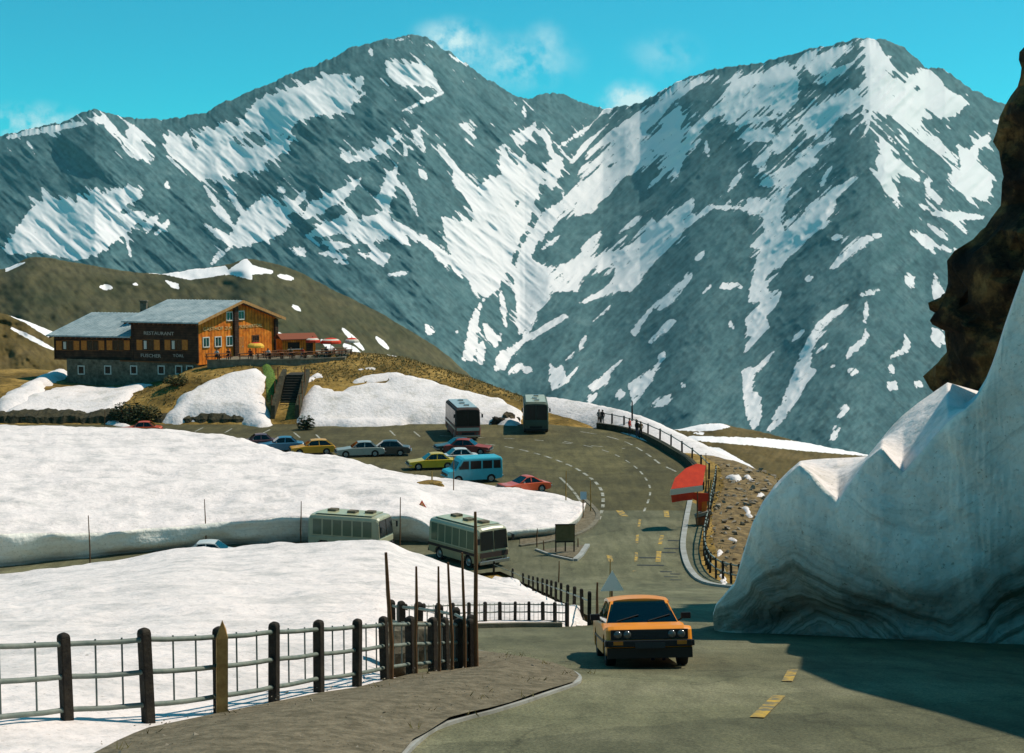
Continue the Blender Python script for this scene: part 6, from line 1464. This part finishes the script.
def pipe_railing(label, bases, hgt, w_post, fracs, r_pipe, nrods, name='pipe_railing', ends=None, sink=0, stick=.0, post_m=None):
    """posts at plan points; pipes run level with fractions of the post height; thin rods between"""
    root = empty(name, bases[0], 0, label, 'railing'); o0 = Vector(bases[0])
    tops = []
    for i, p in enumerate(bases):
        h = hgt[i] if isinstance(hgt, (list, tuple)) else hgt
        j = (ends or (0, len(bases)-1))
        tops.append(Vector(p)+Vector((0, 0, h)))
        d = (Vector(bases[min(i+1, len(bases)-1)])-Vector(bases[max(i-1, 0)])); a = math.atan2(d.y, d.x)
        w_ = w_post*(1+.12*(rng.random()-.5)); b = post_mb(w_, h)
        M2 = Matrix.Rotation(a, 4, 'Z') @ Matrix.Rotation(R(rng.uniform(-1.6, 1.6)), 4, 'X') @ Matrix.Rotation(R(rng.uniform(-1.2, 1.2)), 4, 'Y')
        b.v = [tuple(M2 @ Vector(v)+Vector(p)-o0) for v in b.v]; b.build('post', post_m or M['post'], root, bevel=.012)
    for f in fracs:
        b = MB(); pts = [Vector(p)+Vector((0, 0, (hgt[i] if isinstance(hgt, (list, tuple)) else hgt)*f))-o0 for i, p in enumerate(bases)]
        out = []
        for i in range(len(pts)-1):
            for k in range(4):
                q_ = pts[i].lerp(pts[i+1], k/4); q_.z -= .012*math.sin(math.pi*k/4)+.008*rng.random(); out.append(q_)
        out.append(pts[-1]); b.tube(out, r_pipe, 8); b.build('rail', M['pipe'], root)
    if nrods:
        for i in range(len(bases)-1):
            for k in range(nrods):
                t = (k+1)/(nrods+1)+rng.uniform(-.03, .03)
                h0 = (hgt[i] if isinstance(hgt, (list, tuple)) else hgt); h1 = (hgt[i+1] if isinstance(hgt, (list, tuple)) else hgt)
                a = Vector(bases[i])*(1-t)+Vector(bases[i+1])*t-o0; h = h0*(1-t)+h1*t
                b = MB(); b.tube([a+Vector((0, 0, h*fracs[-1]-.04)), a+Vector((0, 0, h*fracs[0]+.03))], r_pipe*.38, 5); b.build('rod', M['rod'], root)
    return root
near_px = [(-110, 768, 628), (-30, 749, 633), (68, 736, 632), (149, 731, 628), (220, 720, 626), (274, 709, 622), (319, 698, 620.5), (357, 692, 618.5), (385, 685, 616.5), (411, 680, 617), (433, 677, 618), (446, 675, 618), (459, 673.5, 619), (471, 672.5, 619.5)]
bases = []; hs = []
for px, pb, pt in near_px:
    g = G(px, pb); bases.append(tuple(g)); hs.append(max(.8, (pb-pt)*g.y/F*1.0))
near_rail = pipe_railing('near pipe railing of black posts and grey-green rails along the snow slope', bases, hs, .118, (.93, .60, .27), .030, 2)
far_px = [(471, 671), (455, 663), (438, 657), (418, 653), (402, 650), (392, 648)]
fb = [tuple(G(*p)) for p in far_px]
pipe_railing('dark close-set railing turning back behind the end of the near pipe railing', fb, [.9, .95, .95, .95, .95, .95], .14, (.93, .6, .27), .028, 1)
mid_px = [(392, 629), (406, 629), (424, 628.5), (438, 628), (453, 627.5), (469, 627), (485, 626.5), (500, 626), (515, 626), (529, 626), (543, 626), (555, 626.5), (567, 627)]
mbs = [tuple(G(*p)) for p in mid_px]
pipe_railing('thin pipe railing at the far side of the road bend, in front of the snow', mbs, .62, .085, (.95, .62, .25), .018, 2)
gp_ = [POSTS_L[0], POSTS_L[1], POSTS_L[2], POSTS_L[3], POSTS_L[4], POSTS_L[5], POSTS_L[6], POSTS_L[7]]
ln = smooth_line([(*p, 0) for p in gp_], .3)
# guard posts at even spacing along the inside of the bend
acc = [0]; 
for i in range(1, len(ln)): acc.append(acc[-1]+(ln[i]-ln[i-1]).length)
gpost = None
ngp = 15; gb = []
for k in range(ngp):
    s_ = acc[-1]*(k/(ngp-1)); i = int(np.argmin([abs(a-s_) for a in acc])); p = ln[i]; x, y = p.x-.35, p.y-.2
    gb.append((x, y, gzf(x, y)))
pipe_railing('row of short black guard posts with a low rail left of the rising road', gb, [.62+.02*k for k in range(ngp)], .10, (.75,), .022, 0, 'guard_rail')
# railing of the viewing edge right of the car park
vr = [(601, 420), (612, 422), (624, 424.5), (636, 428), (648, 432.5), (660, 438), (671, 444), (682, 451), (692, 458), (701, 465.5), (709, 474)]
vb = []
for px, py in vr:
    a, b_ = ray(px, py); e = None
    p = GZ(px, py, .55); vb.append((p.x, p.y, .45))
pipe_railing('dark railing above the low stone parapet at the right edge of the car park', vb, .95, .14, (.92,), .05, 0, 'edge_railing')
b = MB(); wl = [q(598, 427.5), q(618, 430.5), q(640, 437), q(658, 446), q(674, 455.5), q(688, 464.5), q(697, 475), q(701, 490)]
pts = smooth_line([(*p, 0) for p in wl], .8); kerb(b, pts, .5, .62); 
o = b.build('parapet', M['dark_earth']); tag(o, 'low dark stone parapet curving along the right edge of the car park, snow behind it', 'stone wall')
vb2 = [GZ(px, py, 0) for px, py in [(716, 480), (714, 494), (711, 508), (709, 522), (706, 534), (704, 545), (704, 556), (706, 566), (710, 575), (716, 583), (723, 590), (731, 596), (739, 601)]]
vb2 = [(p.x, p.y, gzf(p.x, p.y)) for p in vb2]
den = []
for i in range(len(vb2)-1):
    m_ = max(1, int((Vector(vb2[i+1])-Vector(vb2[i])).length/1.15))
    for k in range(m_): den.append(tuple(Vector(vb2[i]).lerp(Vector(vb2[i+1]), k/m_)))
den.append(vb2[-1]); den = [(x, y, gzf(x, y)) for x, y, z in den]
pipe_railing('railing of close dark posts beside the pavement, ending at the tip of the snow wall', den, 1.15, .12, (.95, .5), .045, 0, 'pavement_railing')
# snow poles and stakes
def pole(name, label, px, py_base, py_top, r, m, cat, z=None, lean=0, group=None, base=None):
    g = Vector(base) if base is not None else (G(px, py_base) if z is None else GZ(px, py_base, z))
    h = (py_base-py_top)*g.y/F*1.0
    b = MB(); a = rng.uniform(0, 6); L_ = lean
    b.tube([(0, 0, -.4), (.02*math.cos(a), .02*math.sin(a), h*.35), (L_*h*.6, .03, h*.7), (L_*h, 0, h)], [r, r*.98, r*.85, r*.6], 7)
    o = b.build(name, m); o.location = g
    return tag(o, label, cat, group)
near_d = {385: 8, 411: 9, 433: 10, 446: 11, 459: 12, 471: 13}
for px, pt, bi, lean, r, lab in [(383, 545, 8, -.03, .036, 'forked brown snow pole, leftmost of the poles tied to the near railing'), (408, 560, 9, 0, .028, 'straight thin snow pole tied to the near railing, second from the left of its group'), (438, 560, 10, .0, .026, 'short thin snow pole in the middle of the group tied to the railing'), (448, 556, 11, -.03, .028, 'slightly leaning snow pole just right of the middle pole of the railing group'), (463, 546, 12, -.02, .028, 'thin pole close beside the tallest snow pole at the railing end'), (467.5, 504, 13, -.008, .038, 'tallest and thickest snow pole, at the end post of the near railing')]:
    g = Vector(bases[bi]); g = g+Vector((.10, -.12, 0)); pb = near_px[bi][1]
    pole('snow_pole', lab, px, pb, pt, r, M['stake'], 'pole', lean=lean, base=g)
g = Vector(bases[8]); b = MB(); b.tube([(0, 0, 1.65), (-.05, 0, 1.85), (-.09, .01, 2.28)], [.04, .03, .02], 6)
# broken stake leaning on the near railing
g = Vector(bases[4])+Vector((.05, -.13, 0)); b = MB(); h = 1.02
b.box((0, 0, h/2-.2), (.13, .09, h+.4)); b.add([(-.065, -.045, h), (.065, -.045, h), (.065, .045, h), (-.065, .045, h), (.0, -.02, h+.22), (.05, .02, h+.1), (-.02, .03, h+.12)], [(0, 1, 4), (1, 2, 5), (2, 3, 6), (3, 0, 4), (1, 5, 4), (2, 6, 5), (3, 4, 6), (4, 5, 6)])
o = b.build('wooden_stake', mat('split_wood', (.50, .30, .10), .9, var=(.26, .13, .04), scale=5)); o.location = g; o.rotation_euler = (0, R(1), .3)
tag(o, 'split yellowish wooden stake with a splintered top tied to a post of the near railing', 'stake')
for px, pb, pt, z, m, lab in [(90, 566, 514, .0, 'stake', 'snow marker pole before the shaded wall, farthest left of those along the lower road'), (206, 548, 498, .0, 'stake', 'snow marker pole rising just left of the white car roof on the lower road'), (301, 545, 500, 0, 'stake', 'snow marker pole at the rear of the grey-green coach on the lower road'), (400, 546, 496, 0, 'stake', 'snow marker pole between the two small coaches on the lower road'),
    (453.5, 490, 455, .9, 'stake', 'dark marker pole standing in the snow before the turquoise minibus'), (566, 503, 470, .3, 'stakey', 'ochre marker stake on the snowfield left of the blue road sign'), (590.5, 512, 480, 0, 'stakey', 'ochre marker stake on the kerb right of the blue road sign'), (559, 591, 560, 0.0, 'stake', 'thin marker pole among the guard posts, standing taller than they do'), (596.5, 624, 581, None, 'stake', 'dark pole at the lower end of the guard posts beside the orange car'),
    (537, 543, 528, .3, 'stake', 'short marker stake at the edge of the snowfield before the notice board'), (578, 548, 538, .1, 'stake', 'short stake on the traffic island right of the notice board'), (543.5, 551, 540, .1, 'stake', 'short stake at the left corner of the traffic island'), (127, 553, 545, 0, 'stake', 'short stub of a marker at the foot of the shaded snow wall'), (105, 426, 409, .6, 'stake', 'thin marker stake on the earth bank below the inn'),
    (706, 505, 452, 0, 'stake', 'thin dark pole beside the red awning at the railing')]:
    pole('marker_pole', lab, px, pb, pt, .04 if m == 'stake' else .045, M[m], 'pole', z=z, lean=rng.uniform(-.02, .02))
p = GZ(632, 426, .3); pole('tall_post', 'tall dark post rising above the viewing-edge railing beside the standing people', 632, 430, 404, .10, M['post'], 'post', base=(p.x, p.y, .2))  # plain dark post without a lamp
# stone retaining wall in the notch
wa = [G(376, 678), G(400, 677), G(430, 675), G(458, 673)]
b = MB(); rows = []
for f, dy in ((-.3, 0), (.1, .02), (.45, -.03), (.8, .03), (1.0, .05), (1.02, .5)):
    rows.append([(p.x, p.y+dy, gzf(p.x, p.y)+f*.62) for p in smooth_line([Vector((v.x, v.y+.75, v.z)) for v in wa], .25)])
rows = [[(x+.05*(vnoise(x*3, z*3, 4)-.5), y+.22*float(vnoise(x*2.2, z*3, 5)), z+.08*float(vnoise(x*2, 1, 6))) for x, y, z in r] for r in rows]
b.grid(rows, 0, False); o = b.build('retaining_wall', M['masonry']); tag(o, 'short rough masonry wall behind the last posts of the near railing', 'stone wall')
snow_patch([(372, 690), (383, 684), (398, 677), (408, 674), (404, 671), (388, 674), (376, 681)], .35, .3, .15)
snow_patch([(424, 672), (436, 670), (448, 668), (440, 666), (428, 668)], .2, .3, .15)
# ================================================================ signs
M['signb'] = mat('sign_board_back', (.085, .075, .03), .85, var=(.13, .11, .05), scale=3)
M['bluesign'] = mat('pale_blue_sign', (.30, .45, .52), .5); M['redp'] = mat('red_sign_paint', (.55, .07, .02), .5); M['galv'] = mat('pale_sign_back', (.72, .76, .74), .5)
p = G(565, 555); nb = empty('notice_board', (p.x, p.y, p.z+.1), R(4), 'olive notice board on three legs standing on the traffic island', 'notice board')
b = MB(); b.box((0, 0, 1.22), (1.12, .05, 1.0)); bd = b.build('board', M['signb'], nb)
for zz in (1.75, .70): b = MB(); b.box((0, -.04, zz), (1.22, .06, .07)); b.build('frame_rail', M['post'], bd)
for x in (-.55, 0.02, .55):
    b = MB(); b.box((x, .05, .75), (.08, .06, 1.9 if x != .02 else 1.4)); b.build('leg', M['post'], nb)
p = GZ(583, 519, 0); rs = empty('road_sign', (p.x, p.y, 0), 0, 'small pale blue road sign on a brown pole at the snowfield corner', 'road sign')
b = MB(); b.tube([(0, 0, -.2), (0, 0, 1.9)], .04, 7); b.build('pole', M['stake'], rs); b = MB(); b.box((.02, -.06, 1.62), (.42, .03, .52)); b.build('sign_panel', M['bluesign'], rs)
def tri_sign(loc, rz, label, s_, h, face, border, inner):
    r = empty('warning_sign', loc, rz, label, 'warning sign')
    b = MB(); b.tube([(0, .03, -.3), (0, .03, h+s_*.7)], .035, 7); b.build('pole', M['stake'], r)
    t = lambda k, y: [(-k*s_/2, y, h), (k*s_/2, y, h), (0, y, h+k*s_*.866)]
    b = MB(); b.slab(t(1, 0), (0, -.02, 0)); f = b.build('sign_panel', border, r)
    if inner:
        off = s_*.866/3*(1-.66); b = MB(); b.slab([(x, -.022, z+off) for x, y, z in t(.66, 0)], (0, -.006, 0)); b.build('sign_face', face, f)
        b = MB(); b.slab([(-.03*s_, -.03, h+s_*.2), (.05*s_, -.03, h+s_*.2), (.02*s_, -.03, h+s_*.36), (.06*s_, -.03, h+s_*.5), (-.03*s_, -.03, h+s_*.36)], (0, -.004, 0)); b.build('symbol', M['black'], f)
    return r
p = GZ(422, 512, .9); tri_sign((p.x, p.y, .75), 0, 'red-bordered triangular warning sign standing in the snow above the olive coach', .82, .25, mat('sign_orange_face', (.55, .30, .12), .5), M['redp'], True)
p = G(612, 606); tri_sign((p.x, p.y, p.z), R(8), 'pale grey triangular sign seen from behind, on a thin pole beyond the orange car', .85, .55, None, M['galv'], False)
pole('marker_pole', 'thin pole with an ochre top standing behind the grey triangular sign', 610, 600, 558, .03, M['stakey'], 'pole', z=None)
# clump of dug-out earth on the snow
p = GZ(430, 485, 1.0); boulder((p.x, p.y, 1.0), (.9, .5, .32), mat('ochre_earth', (.16, .095, .02), .95, var=(.30, .19, .05), scale=3, bump=.08, bscale=6), 'ochre clump of dug-out earth lying on the snow before the mustard yellow saloon', 8, 'earth_clump', 'earth clump')
p = GZ(432, 480, 1.0); pole('marker_pole', 'short ochre stub sticking out of the earth clump on the snow', 431, 482, 474, .06, M['stakey'], 'pole', base=(p.x, p.y, 1.1))
p = GZ(460, 499, .8); boulder((p.x, p.y, .85), (.35, .25, .12), M['rock'], 'small brown stone on the snow below the turquoise minibus', 9)
# ================================================================ parasols and the red stall
M['redcloth'] = mat('red_cloth', (.62, .045, .012), .85, var=(.48, .03, .01), scale=2); M['whitecloth'] = mat('pale_cloth', (.62, .55, .45), .85); M['yelcloth'] = mat('yellow_cloth', (.75, .42, .05), .85); M['orangew'] = mat('orange_board', (.68, .20, .02), .8, var=(.5, .12, .015), scale=3)
def parasol(loc, rz, label, r, h, dome, bands, tilt=0, n=16):
    """canopy of rings; bands = list of (fraction, material) from the top down, with a hanging valance"""
    o = empty('parasol', loc, rz, label, 'parasol'); o.rotation_euler = (0, tilt, rz)
    b = MB(); b.tube([(0, 0, -.2), (0, 0, h+.05)], .035, 8); b.tube([(0, 0, h+.02), (0, 0, h+.16)], .05, 6); b.build('pole', M['stake'], o)
    mats_ = []; prev = 0
    for i, (f, m) in enumerate(bands):
        b = MB(); rows = []
        for k in range(5):
            t = prev+(f-prev)*k/4; a = t*math.pi/2*dome[0]
            rr = r*math.sin(a)/math.sin(math.pi/2*dome[0]); zz = h-dome[1]*(1-math.cos(a))/(1-math.cos(math.pi/2*dome[0])) 
            rows.append([(rr*math.cos(2*math.pi*j/n)*(1-.04*(j % 2)*t), rr*math.sin(2*math.pi*j/n)*(1-.04*(j % 2)*t), zz) for j in range(n)])
        if i == len(bands)-1:
            rows += [[(x*1.0, y*1.0, z-.20) for x, y, z in rows[-1]]]
        b.grid(rows, 0, False, True); prev = f
        ob = b.build('canopy' if i == 0 else 'canopy_band', m, o)
        sm = ob.modifiers.new('thickness', 'SOLIDIFY'); sm.thickness = .012
    for j in range(0, n, 2):
        pass
    b = MB()
    for j in range(0, n, 2):
        b.tube([(0, 0, h-.5), (r*.6*math.cos(2*math.pi*j/n), r*.6*math.sin(2*math.pi*j/n), h-dome[1]*.42-.03)], .012, 4)
    b.build('struts', M['rod'], o)
    return o
p = GZ(704, 527, 0)
st_ = empty('market_stall', (p.x, p.y, 0), 0, 'red stall at the railing under a slanting red awning striped in white', 'stall'); so_ = Vector(st_.location)
def sq4(pts): return [P(px, py, p.y+dy)-so_ for px, py, dy in pts]
lo = [(671, 489, -1.0), (702.5, 485, -.6)]; hi = [(706, 465.5, 1.0), (697, 463.5, 1.0), (686, 468, .6), (675, 478, -.2)]
b = MB(); b.slab(sq4([lo[0], lo[1]]+hi), (0, .05, -.05)); b.build('awning', M['redcloth'], st_)
b = MB(); b.slab(sq4([(670.5, 489.5, -1.03), (702.8, 485.4, -.63), (702.8, 491, -.63), (670, 495.2, -1.03)]), (0, .03, 0)); b.build('awning_stripe', M['whitecloth'], st_)
b = MB(); b.slab(sq4([(671, 495.4, -1.0), (694, 492, -.7), (692, 500, -.7), (684, 500.5, -.8), (672, 502.5, -1.0)]), (0, .03, 0)); b.build('valance', M['redcloth'], st_)
b = MB(); b.slab(sq4([(692, 492.5, -.5), (709, 493.5, -.2), (710, 501, -.2), (699, 502, -.4), (691, 498, -.5)]), (0, .06, 0)); b.build('side_flap', M['redcloth'], st_)
b = MB(); b.slab(sq4([(696.5, 500, .2), (707, 501, .2), (706.5, 512, .2), (697, 511, .2)]), (0, .06, 0)); b.build('red_panel', M['redp'], st_)
b = MB(); b.slab(sq4([(702, 501, .05), (706.5, 501, .05), (706, 512, .05), (702, 512, .05)]), (0, .1, 0)); b.build('orange_panel', M['orangew'], st_)
b = MB(); b.slab(sq4([(695, 515, -.2), (711, 510.5, -.2), (711.5, 513.5, -.2), (695.5, 518, -.2)]), (0, .5, 0)); b.build('counter', mat('grey_plank', (.20, .19, .15), .9), st_)
b = MB(); b.slab(sq4([(696, 518.5, -.05), (710, 515, -.05), (709.5, 525, -.05), (697, 526.5, -.05)]), (0, .45, 0)); b.build('crate_base', mat('rusty_board', (.34, .10, .03), .9, var=(.2, .07, .03), scale=3), st_)
for px, dy in ((697.5, -.4), (708.5, .5), (709, -.2)):
    a_ = P(px, 480 if dy > 0 else 490, p.y+dy)-so_; b = MB(); b.tube([(a_.x, a_.y, -.1), (a_.x, a_.y, a_.z)], .045, 7); b.build('leg', M['stake'], st_)
parasol(tuple(Vector((*P(331, 356, 171)[:2], 5.75))), .2, 'red and white parasol on the terrace right of the orange hut', 1.25, 2.2, (.8, .5), [(.5, M['redcloth']), (.75, M['whitecloth']), (1.0, M['redcloth'])])
parasol(tuple(Vector((*P(313, 356, 170)[:2], 5.75))), .5, 'small red and white parasol standing against the orange hut on the terrace', .9, 2.3, (.8, .4), [(.4, M['redcloth']), (.8, M['whitecloth']), (1.0, M['redcloth'])])
parasol(tuple(Vector((*P(256, 357, 165.6)[:2], 5.75))), 0, 'yellow and red parasol before the orange gable', 1.0, 2.0, (.8, .42), [(.45, M['redcloth']), (1.0, M['yelcloth'])])
parasol(tuple(Vector((*P(352, 356, 173)[:2], 5.75))), .5, 'red parasol with a white rim at the far right of the terrace', .9, 2.1, (.8, .4), [(.65, M['redcloth']), (1.0, M['whitecloth'])])
# orange hut on the terrace
hp = P(296, 357, 174); ht = empty('timber_hut', (hp.x, hp.y, 5.75), R(28), 'small orange-red timber hut at the right of the inn on the terrace', 'hut')
b = MB(); b.box((0, 0, .95), (4.2, 2.4, 1.9)); b.build('walls', M['w_orange'], ht)
b = MB(); b.slab([(-2.4, -1.5, 1.85), (2.4, -1.5, 1.85), (2.4, 0, 2.5), (-2.4, 0, 2.5)], (0, 0, .1)); b.slab([(-2.4, 1.5, 1.85), (2.4, 1.5, 1.85), (2.4, 0, 2.5), (-2.4, 0, 2.5)], (0, 0, .1)); b.build('roof', mat('rust_roof', (.22, .06, .025), .8), ht)
b = MB(); b.box((-.7, -1.21, 1.15), (1.5, .04, .8)); hw_ = b.build('hatch', M['dglass'], ht); b = MB(); b.box((-.7, -1.36, .72), (1.7, .3, .06)); b.build('sill', M['trimw'], hw_)
b = MB(); b.box((1.3, -1.21, .9), (.8, .04, 1.75)); b.build('door', M['w_dark'], ht)
# tables and benches on the terrace
def make_table():
    t = empty('picnic_table', (0, 0, 5.87), 0, 'dark wooden table with two benches on the crowded terrace', 'table', 'tables with benches on the terrace')
    b = MB(); b.box((0, 0, .74), (1.8, .75, .06)); b.build('table_top', M['w_brown'], t)
    for s_ in (-1, 1):
        b = MB(); b.box((0, s_*.68, .44), (1.8, .28, .05)); b.build('bench', M['w_brown'], t)
        b = MB(); b.box((s_*.7, 0, .36), (.07, 1.4, .08)); b.box((s_*.7, .25, .36), (.07, .08, .72)); b.box((s_*.7, -.25, .36), (.07, .08, .72)); b.build('trestle', M['w_dark'], t)
    return t
tb0 = make_table(); first = True
tspots = [(213, 358, 164.3), (224, 358, 164.4), (246, 357, 164.6), (264, 357, 165), (276, 357, 165.8), (287, 357, 166.4), (299, 357, 166.8), (311, 357, 167.6), (323, 357, 168.4), (336, 356, 169.5), (345, 356, 171.5), (270, 356, 168.6), (283, 356, 170), (328, 356, 172.5), (340, 356, 174.5)]
for i, (px, py, Y) in enumerate(tspots):
    p = P(px, py, Y); t = tb0 if first else copy_tree(tb0); first = False
    t.location = (p.x, p.y, TZ+.0); t.rotation_euler = (0, 0, rng.uniform(-.4, .7))
# ================================================================ people
skin_m = mat('skin', (.42, .24, .16), .6)
def make_person(name, label, loc, rz, shirt, trousers, hair, pose='stand', h=1.72, group=None, cat='person'):
    """one continuous body grown round a skeleton; clothing is the colour of its own stretch of the surface"""
    s_ = h/1.72
    if pose == 'stand':
        J = {'pelvis': (0, 0, .95), 'spine': (0, .0, 1.18), 'chest': (0, 0, 1.36), 'neck': (0, .01, 1.48), 'head': (0, -.01, 1.58), 'crown': (0, 0, 1.66),
             'shL': (.18, 0, 1.40), 'elL': (.25, .02, 1.13), 'haL': (.24, -.08, .90), 'fiL': (.24, -.10, .80), 'shR': (-.18, 0, 1.40), 'elR': (-.26, .03, 1.14), 'haR': (-.20, -.12, .93), 'fiR': (-.18, -.17, .84),
             'hiL': (.09, 0, .90), 'knL': (.11, -.02, .49), 'anL': (.11, .02, .09), 'toL': (.12, -.14, .04), 'hiR': (-.09, 0, .90), 'knR': (-.12, -.03, .49), 'anR': (-.14, .03, .09), 'toR': (-.16, -.13, .04)}
    else:
        J = {'pelvis': (0, 0, .50), 'spine': (0, -.02, .72), 'chest': (0, -.04, .92), 'neck': (0, -.05, 1.05), 'head': (0, -.08, 1.15), 'crown': (0, -.07, 1.23),
             'shL': (.18, -.03, .97), 'elL': (.26, -.14, .74), 'haL': (.16, -.36, .74), 'fiL': (.12, -.45, .75), 'shR': (-.18, -.03, .97), 'elR': (-.26, -.14, .74), 'haR': (-.16, -.36, .74), 'fiR': (-.12, -.45, .75),
             'hiL': (.10, -.05, .50), 'knL': (.13, -.45, .52), 'anL': (.13, -.42, .09), 'toL': (.14, -.58, .04), 'hiR': (-.10, -.05, .50), 'knR': (-.13, -.45, .52), 'anR': (-.13, -.42, .09), 'toR': (-.14, -.58, .04)}
    rad = {'pelvis': .14, 'spine': .125, 'chest': .15, 'neck': .055, 'head': .098, 'crown': .07, 'sh': .065, 'el': .045, 'ha': .035, 'fi': .022, 'hi': .095, 'kn': .06, 'an': .042, 'to': .034}
    names = list(J); ids = {n_: i for i, n_ in enumerate(names)}
    E = [('pelvis', 'spine'), ('spine', 'chest'), ('chest', 'neck'), ('neck', 'head'), ('head', 'crown')]
    for s2 in 'LR': E += [('chest', 'sh'+s2), ('sh'+s2, 'el'+s2), ('el'+s2, 'ha'+s2), ('ha'+s2, 'fi'+s2), ('pelvis', 'hi'+s2), ('hi'+s2, 'kn'+s2), ('kn'+s2, 'an'+s2), ('an'+s2, 'to'+s2)]
    me = bpy.data.meshes.new('body'); me.from_pydata([Vector(J[n_])*s_ for n_ in names], [(ids[a], ids[b_]) for a, b_ in E], [])
    ob = bpy.data.objects.new('body', me); col.objects.link(ob)
    md = ob.modifiers.new('skin', 'SKIN'); md.use_smooth_shade = True; sv = me.skin_vertices[0].data
    for n_ in names:
        r_ = rad.get(n_, rad.get(n_[:2], .05))*s_; sv[ids[n_]].radius = (r_, r_*(.75 if n_ in ('pelvis', 'spine', 'chest') else 1)); sv[ids[n_]].use_root = n_ == 'pelvis'
    ob.modifiers.new('smooth', 'SUBSURF').levels = 1; ob.modifiers['smooth'].render_levels = 1
    bpy.context.view_layer.update()
    m2 = bpy.data.meshes.new_from_object(ob.evaluated_get(bpy.context.evaluated_depsgraph_get())); bpy.data.objects.remove(ob)
    m2.materials.clear()
    for m_ in (skin_m, shirt, trousers, M['black']): m2.materials.append(m_)
    hipz = J['pelvis'][2]; nz = J['neck'][2]; sh = J['sh'+'L'][2]
    for p_ in m2.polygons:
        c = Vector(p_.center)/s_; seg = 1
        if c.z > nz-.01 and abs(c.x) < .13: seg = 0
        elif pose == 'stand' and c.z < .12: seg = 3
        elif pose == 'stand' and c.z < .93 and abs(c.x) < .19: seg = 2
        elif pose == 'stand' and c.z < .93: seg = 0
        elif pose != 'stand' and c.z < .12: seg = 3
        elif pose != 'stand' and (c.z < .60 and (c.y < .2)): seg = 2
        elif pose != 'stand' and c.y < -.36: seg = 0
        p_.material_index = seg; p_.use_smooth = True
    o = bpy.data.objects.new(name, m2); col.objects.link(o); o.location = loc; o.rotation_euler = (0, 0, rz); tag(o, label, cat, group)
    # hair as a cap, nose and eyes on the front of the head
    hd = Vector(J['head'])*s_+Vector((0, 0, .03*s_)); b = MB(); rows = []
    for i in range(7):
        t = i/6*math.pi*.56; rows.append([hd+Vector((.107*s_*math.sin(t)*math.cos(a), .012*s_+.112*s_*math.sin(t)*math.sin(a), .118*s_*math.cos(t)+(.03*s_ if math.sin(a) < -.4 else -.03*s_)*math.sin(t))) for a in np.linspace(0, 2*math.pi, 14, endpoint=False)])
    b.grid(rows, 0, True, True); b.build('hair', hair, o)
    b = MB(); fy = hd.y-.098*s_; b.slab([(-.014*s_, fy, hd.z-.035*s_), (.014*s_, fy, hd.z-.035*s_), (.006*s_, fy, hd.z+.012*s_), (-.006*s_, fy, hd.z+.012*s_)], (0, -.022*s_, 0)); b.build('nose', skin_m, o)
    for sx in (-1, 1):
        b = MB(); b.box((sx*.035*s_, fy-.002, hd.z+.012*s_), (.022*s_, .012, .010*s_)); b.build('eye', M['black'], o)
    return o
cloth = lambda n_, c: mat(n_, c, .9)
c_dk, c_nv, c_gr, c_wh, c_rd, c_br, c_bl = cloth('dark_jacket', (.03, .022, .02)), cloth('navy_cloth', (.02, .03, .07)), cloth('grey_cloth', (.14, .14, .13)), cloth('pale_shirt', (.5, .47, .42)), cloth('red_jacket', (.4, .05, .03)), cloth('brown_cloth', (.12, .07, .03)), cloth('blue_shirt', (.08, .16, .28))
h_dk, h_br = mat('dark_hair', (.02, .014, .01), .7), mat('brown_hair', (.09, .05, .02), .7)
for px, Y, rz, a, tr_, hr, lab in [(598.5, 149.3, .6, c_gr, c_dk, h_dk, 'person in a grey top at the left end of the viewing-edge railing'), (602, 149.0, -.7, c_dk, c_gr, h_dk, 'person in a dark jacket standing beside the person in the grey top'), (636.5, 139.6, 2.4, c_dk, c_nv, h_dk, 'person in dark clothes at the railing just right of the tall dark post'), (640, 138.6, -2.7, c_br, c_dk, h_br, 'person in a brown jacket leaning near the railing beside the tall dark post'), (629, 141.4, 1.0, c_rd, c_dk, h_br, 'person in a red jacket at the railing left of the tall dark post')]:
    x = XY(px, Y); make_person('person', lab, (x, Y-.8, .03), rz, a, tr_, hr)
seat_spots = [(213, 164.3, 0, c_wh, h_br, 'person in a pale shirt seated at the left corner of the terrace'), (224.5, 164.4, 0, c_dk, h_dk, 'person in dark clothes seated near the terrace edge below the gable windows'), (246.5, 164.6, 0, c_rd, h_dk, 'person in red seated before the orange door'), (264.5, 165, 0, c_wh, h_dk, 'person in a pale shirt seated right of the yellow parasol'), (287.5, 166.4, 0, c_br, h_br, 'person in brown seated before the left end of the orange hut'), (299, 166.8, 0, c_rd, h_dk, 'person in red seated before the middle of the orange hut'), (323, 168.4, 0, c_dk, h_dk, 'person in dark clothes seated below the red and white parasol')]
for px, Y, rz, a, hr, lab in seat_spots:
    p = P(px, 357, Y); make_person('person', lab, (p.x+.3, p.y+.78, TZ), 0, a, c_nv, hr, 'sit', 1.7)
# the driver of the orange car
o = make_person('person', 'driver in dark clothes behind the windscreen of the orange hatchback', (0, 0, 0), 0, c_dk, c_nv, h_dk, 'sit', 1.30)
mw = main.matrix_basis if False else Matrix.LocRotScale(main.location, main.rotation_euler, None)
loc_l = Vector((-.28, .33, -.10)); o.location = mw @ loc_l; o.rotation_euler = (mw.to_3x3() @ Matrix.Rotation(R(90), 3, 'Z')).to_euler()
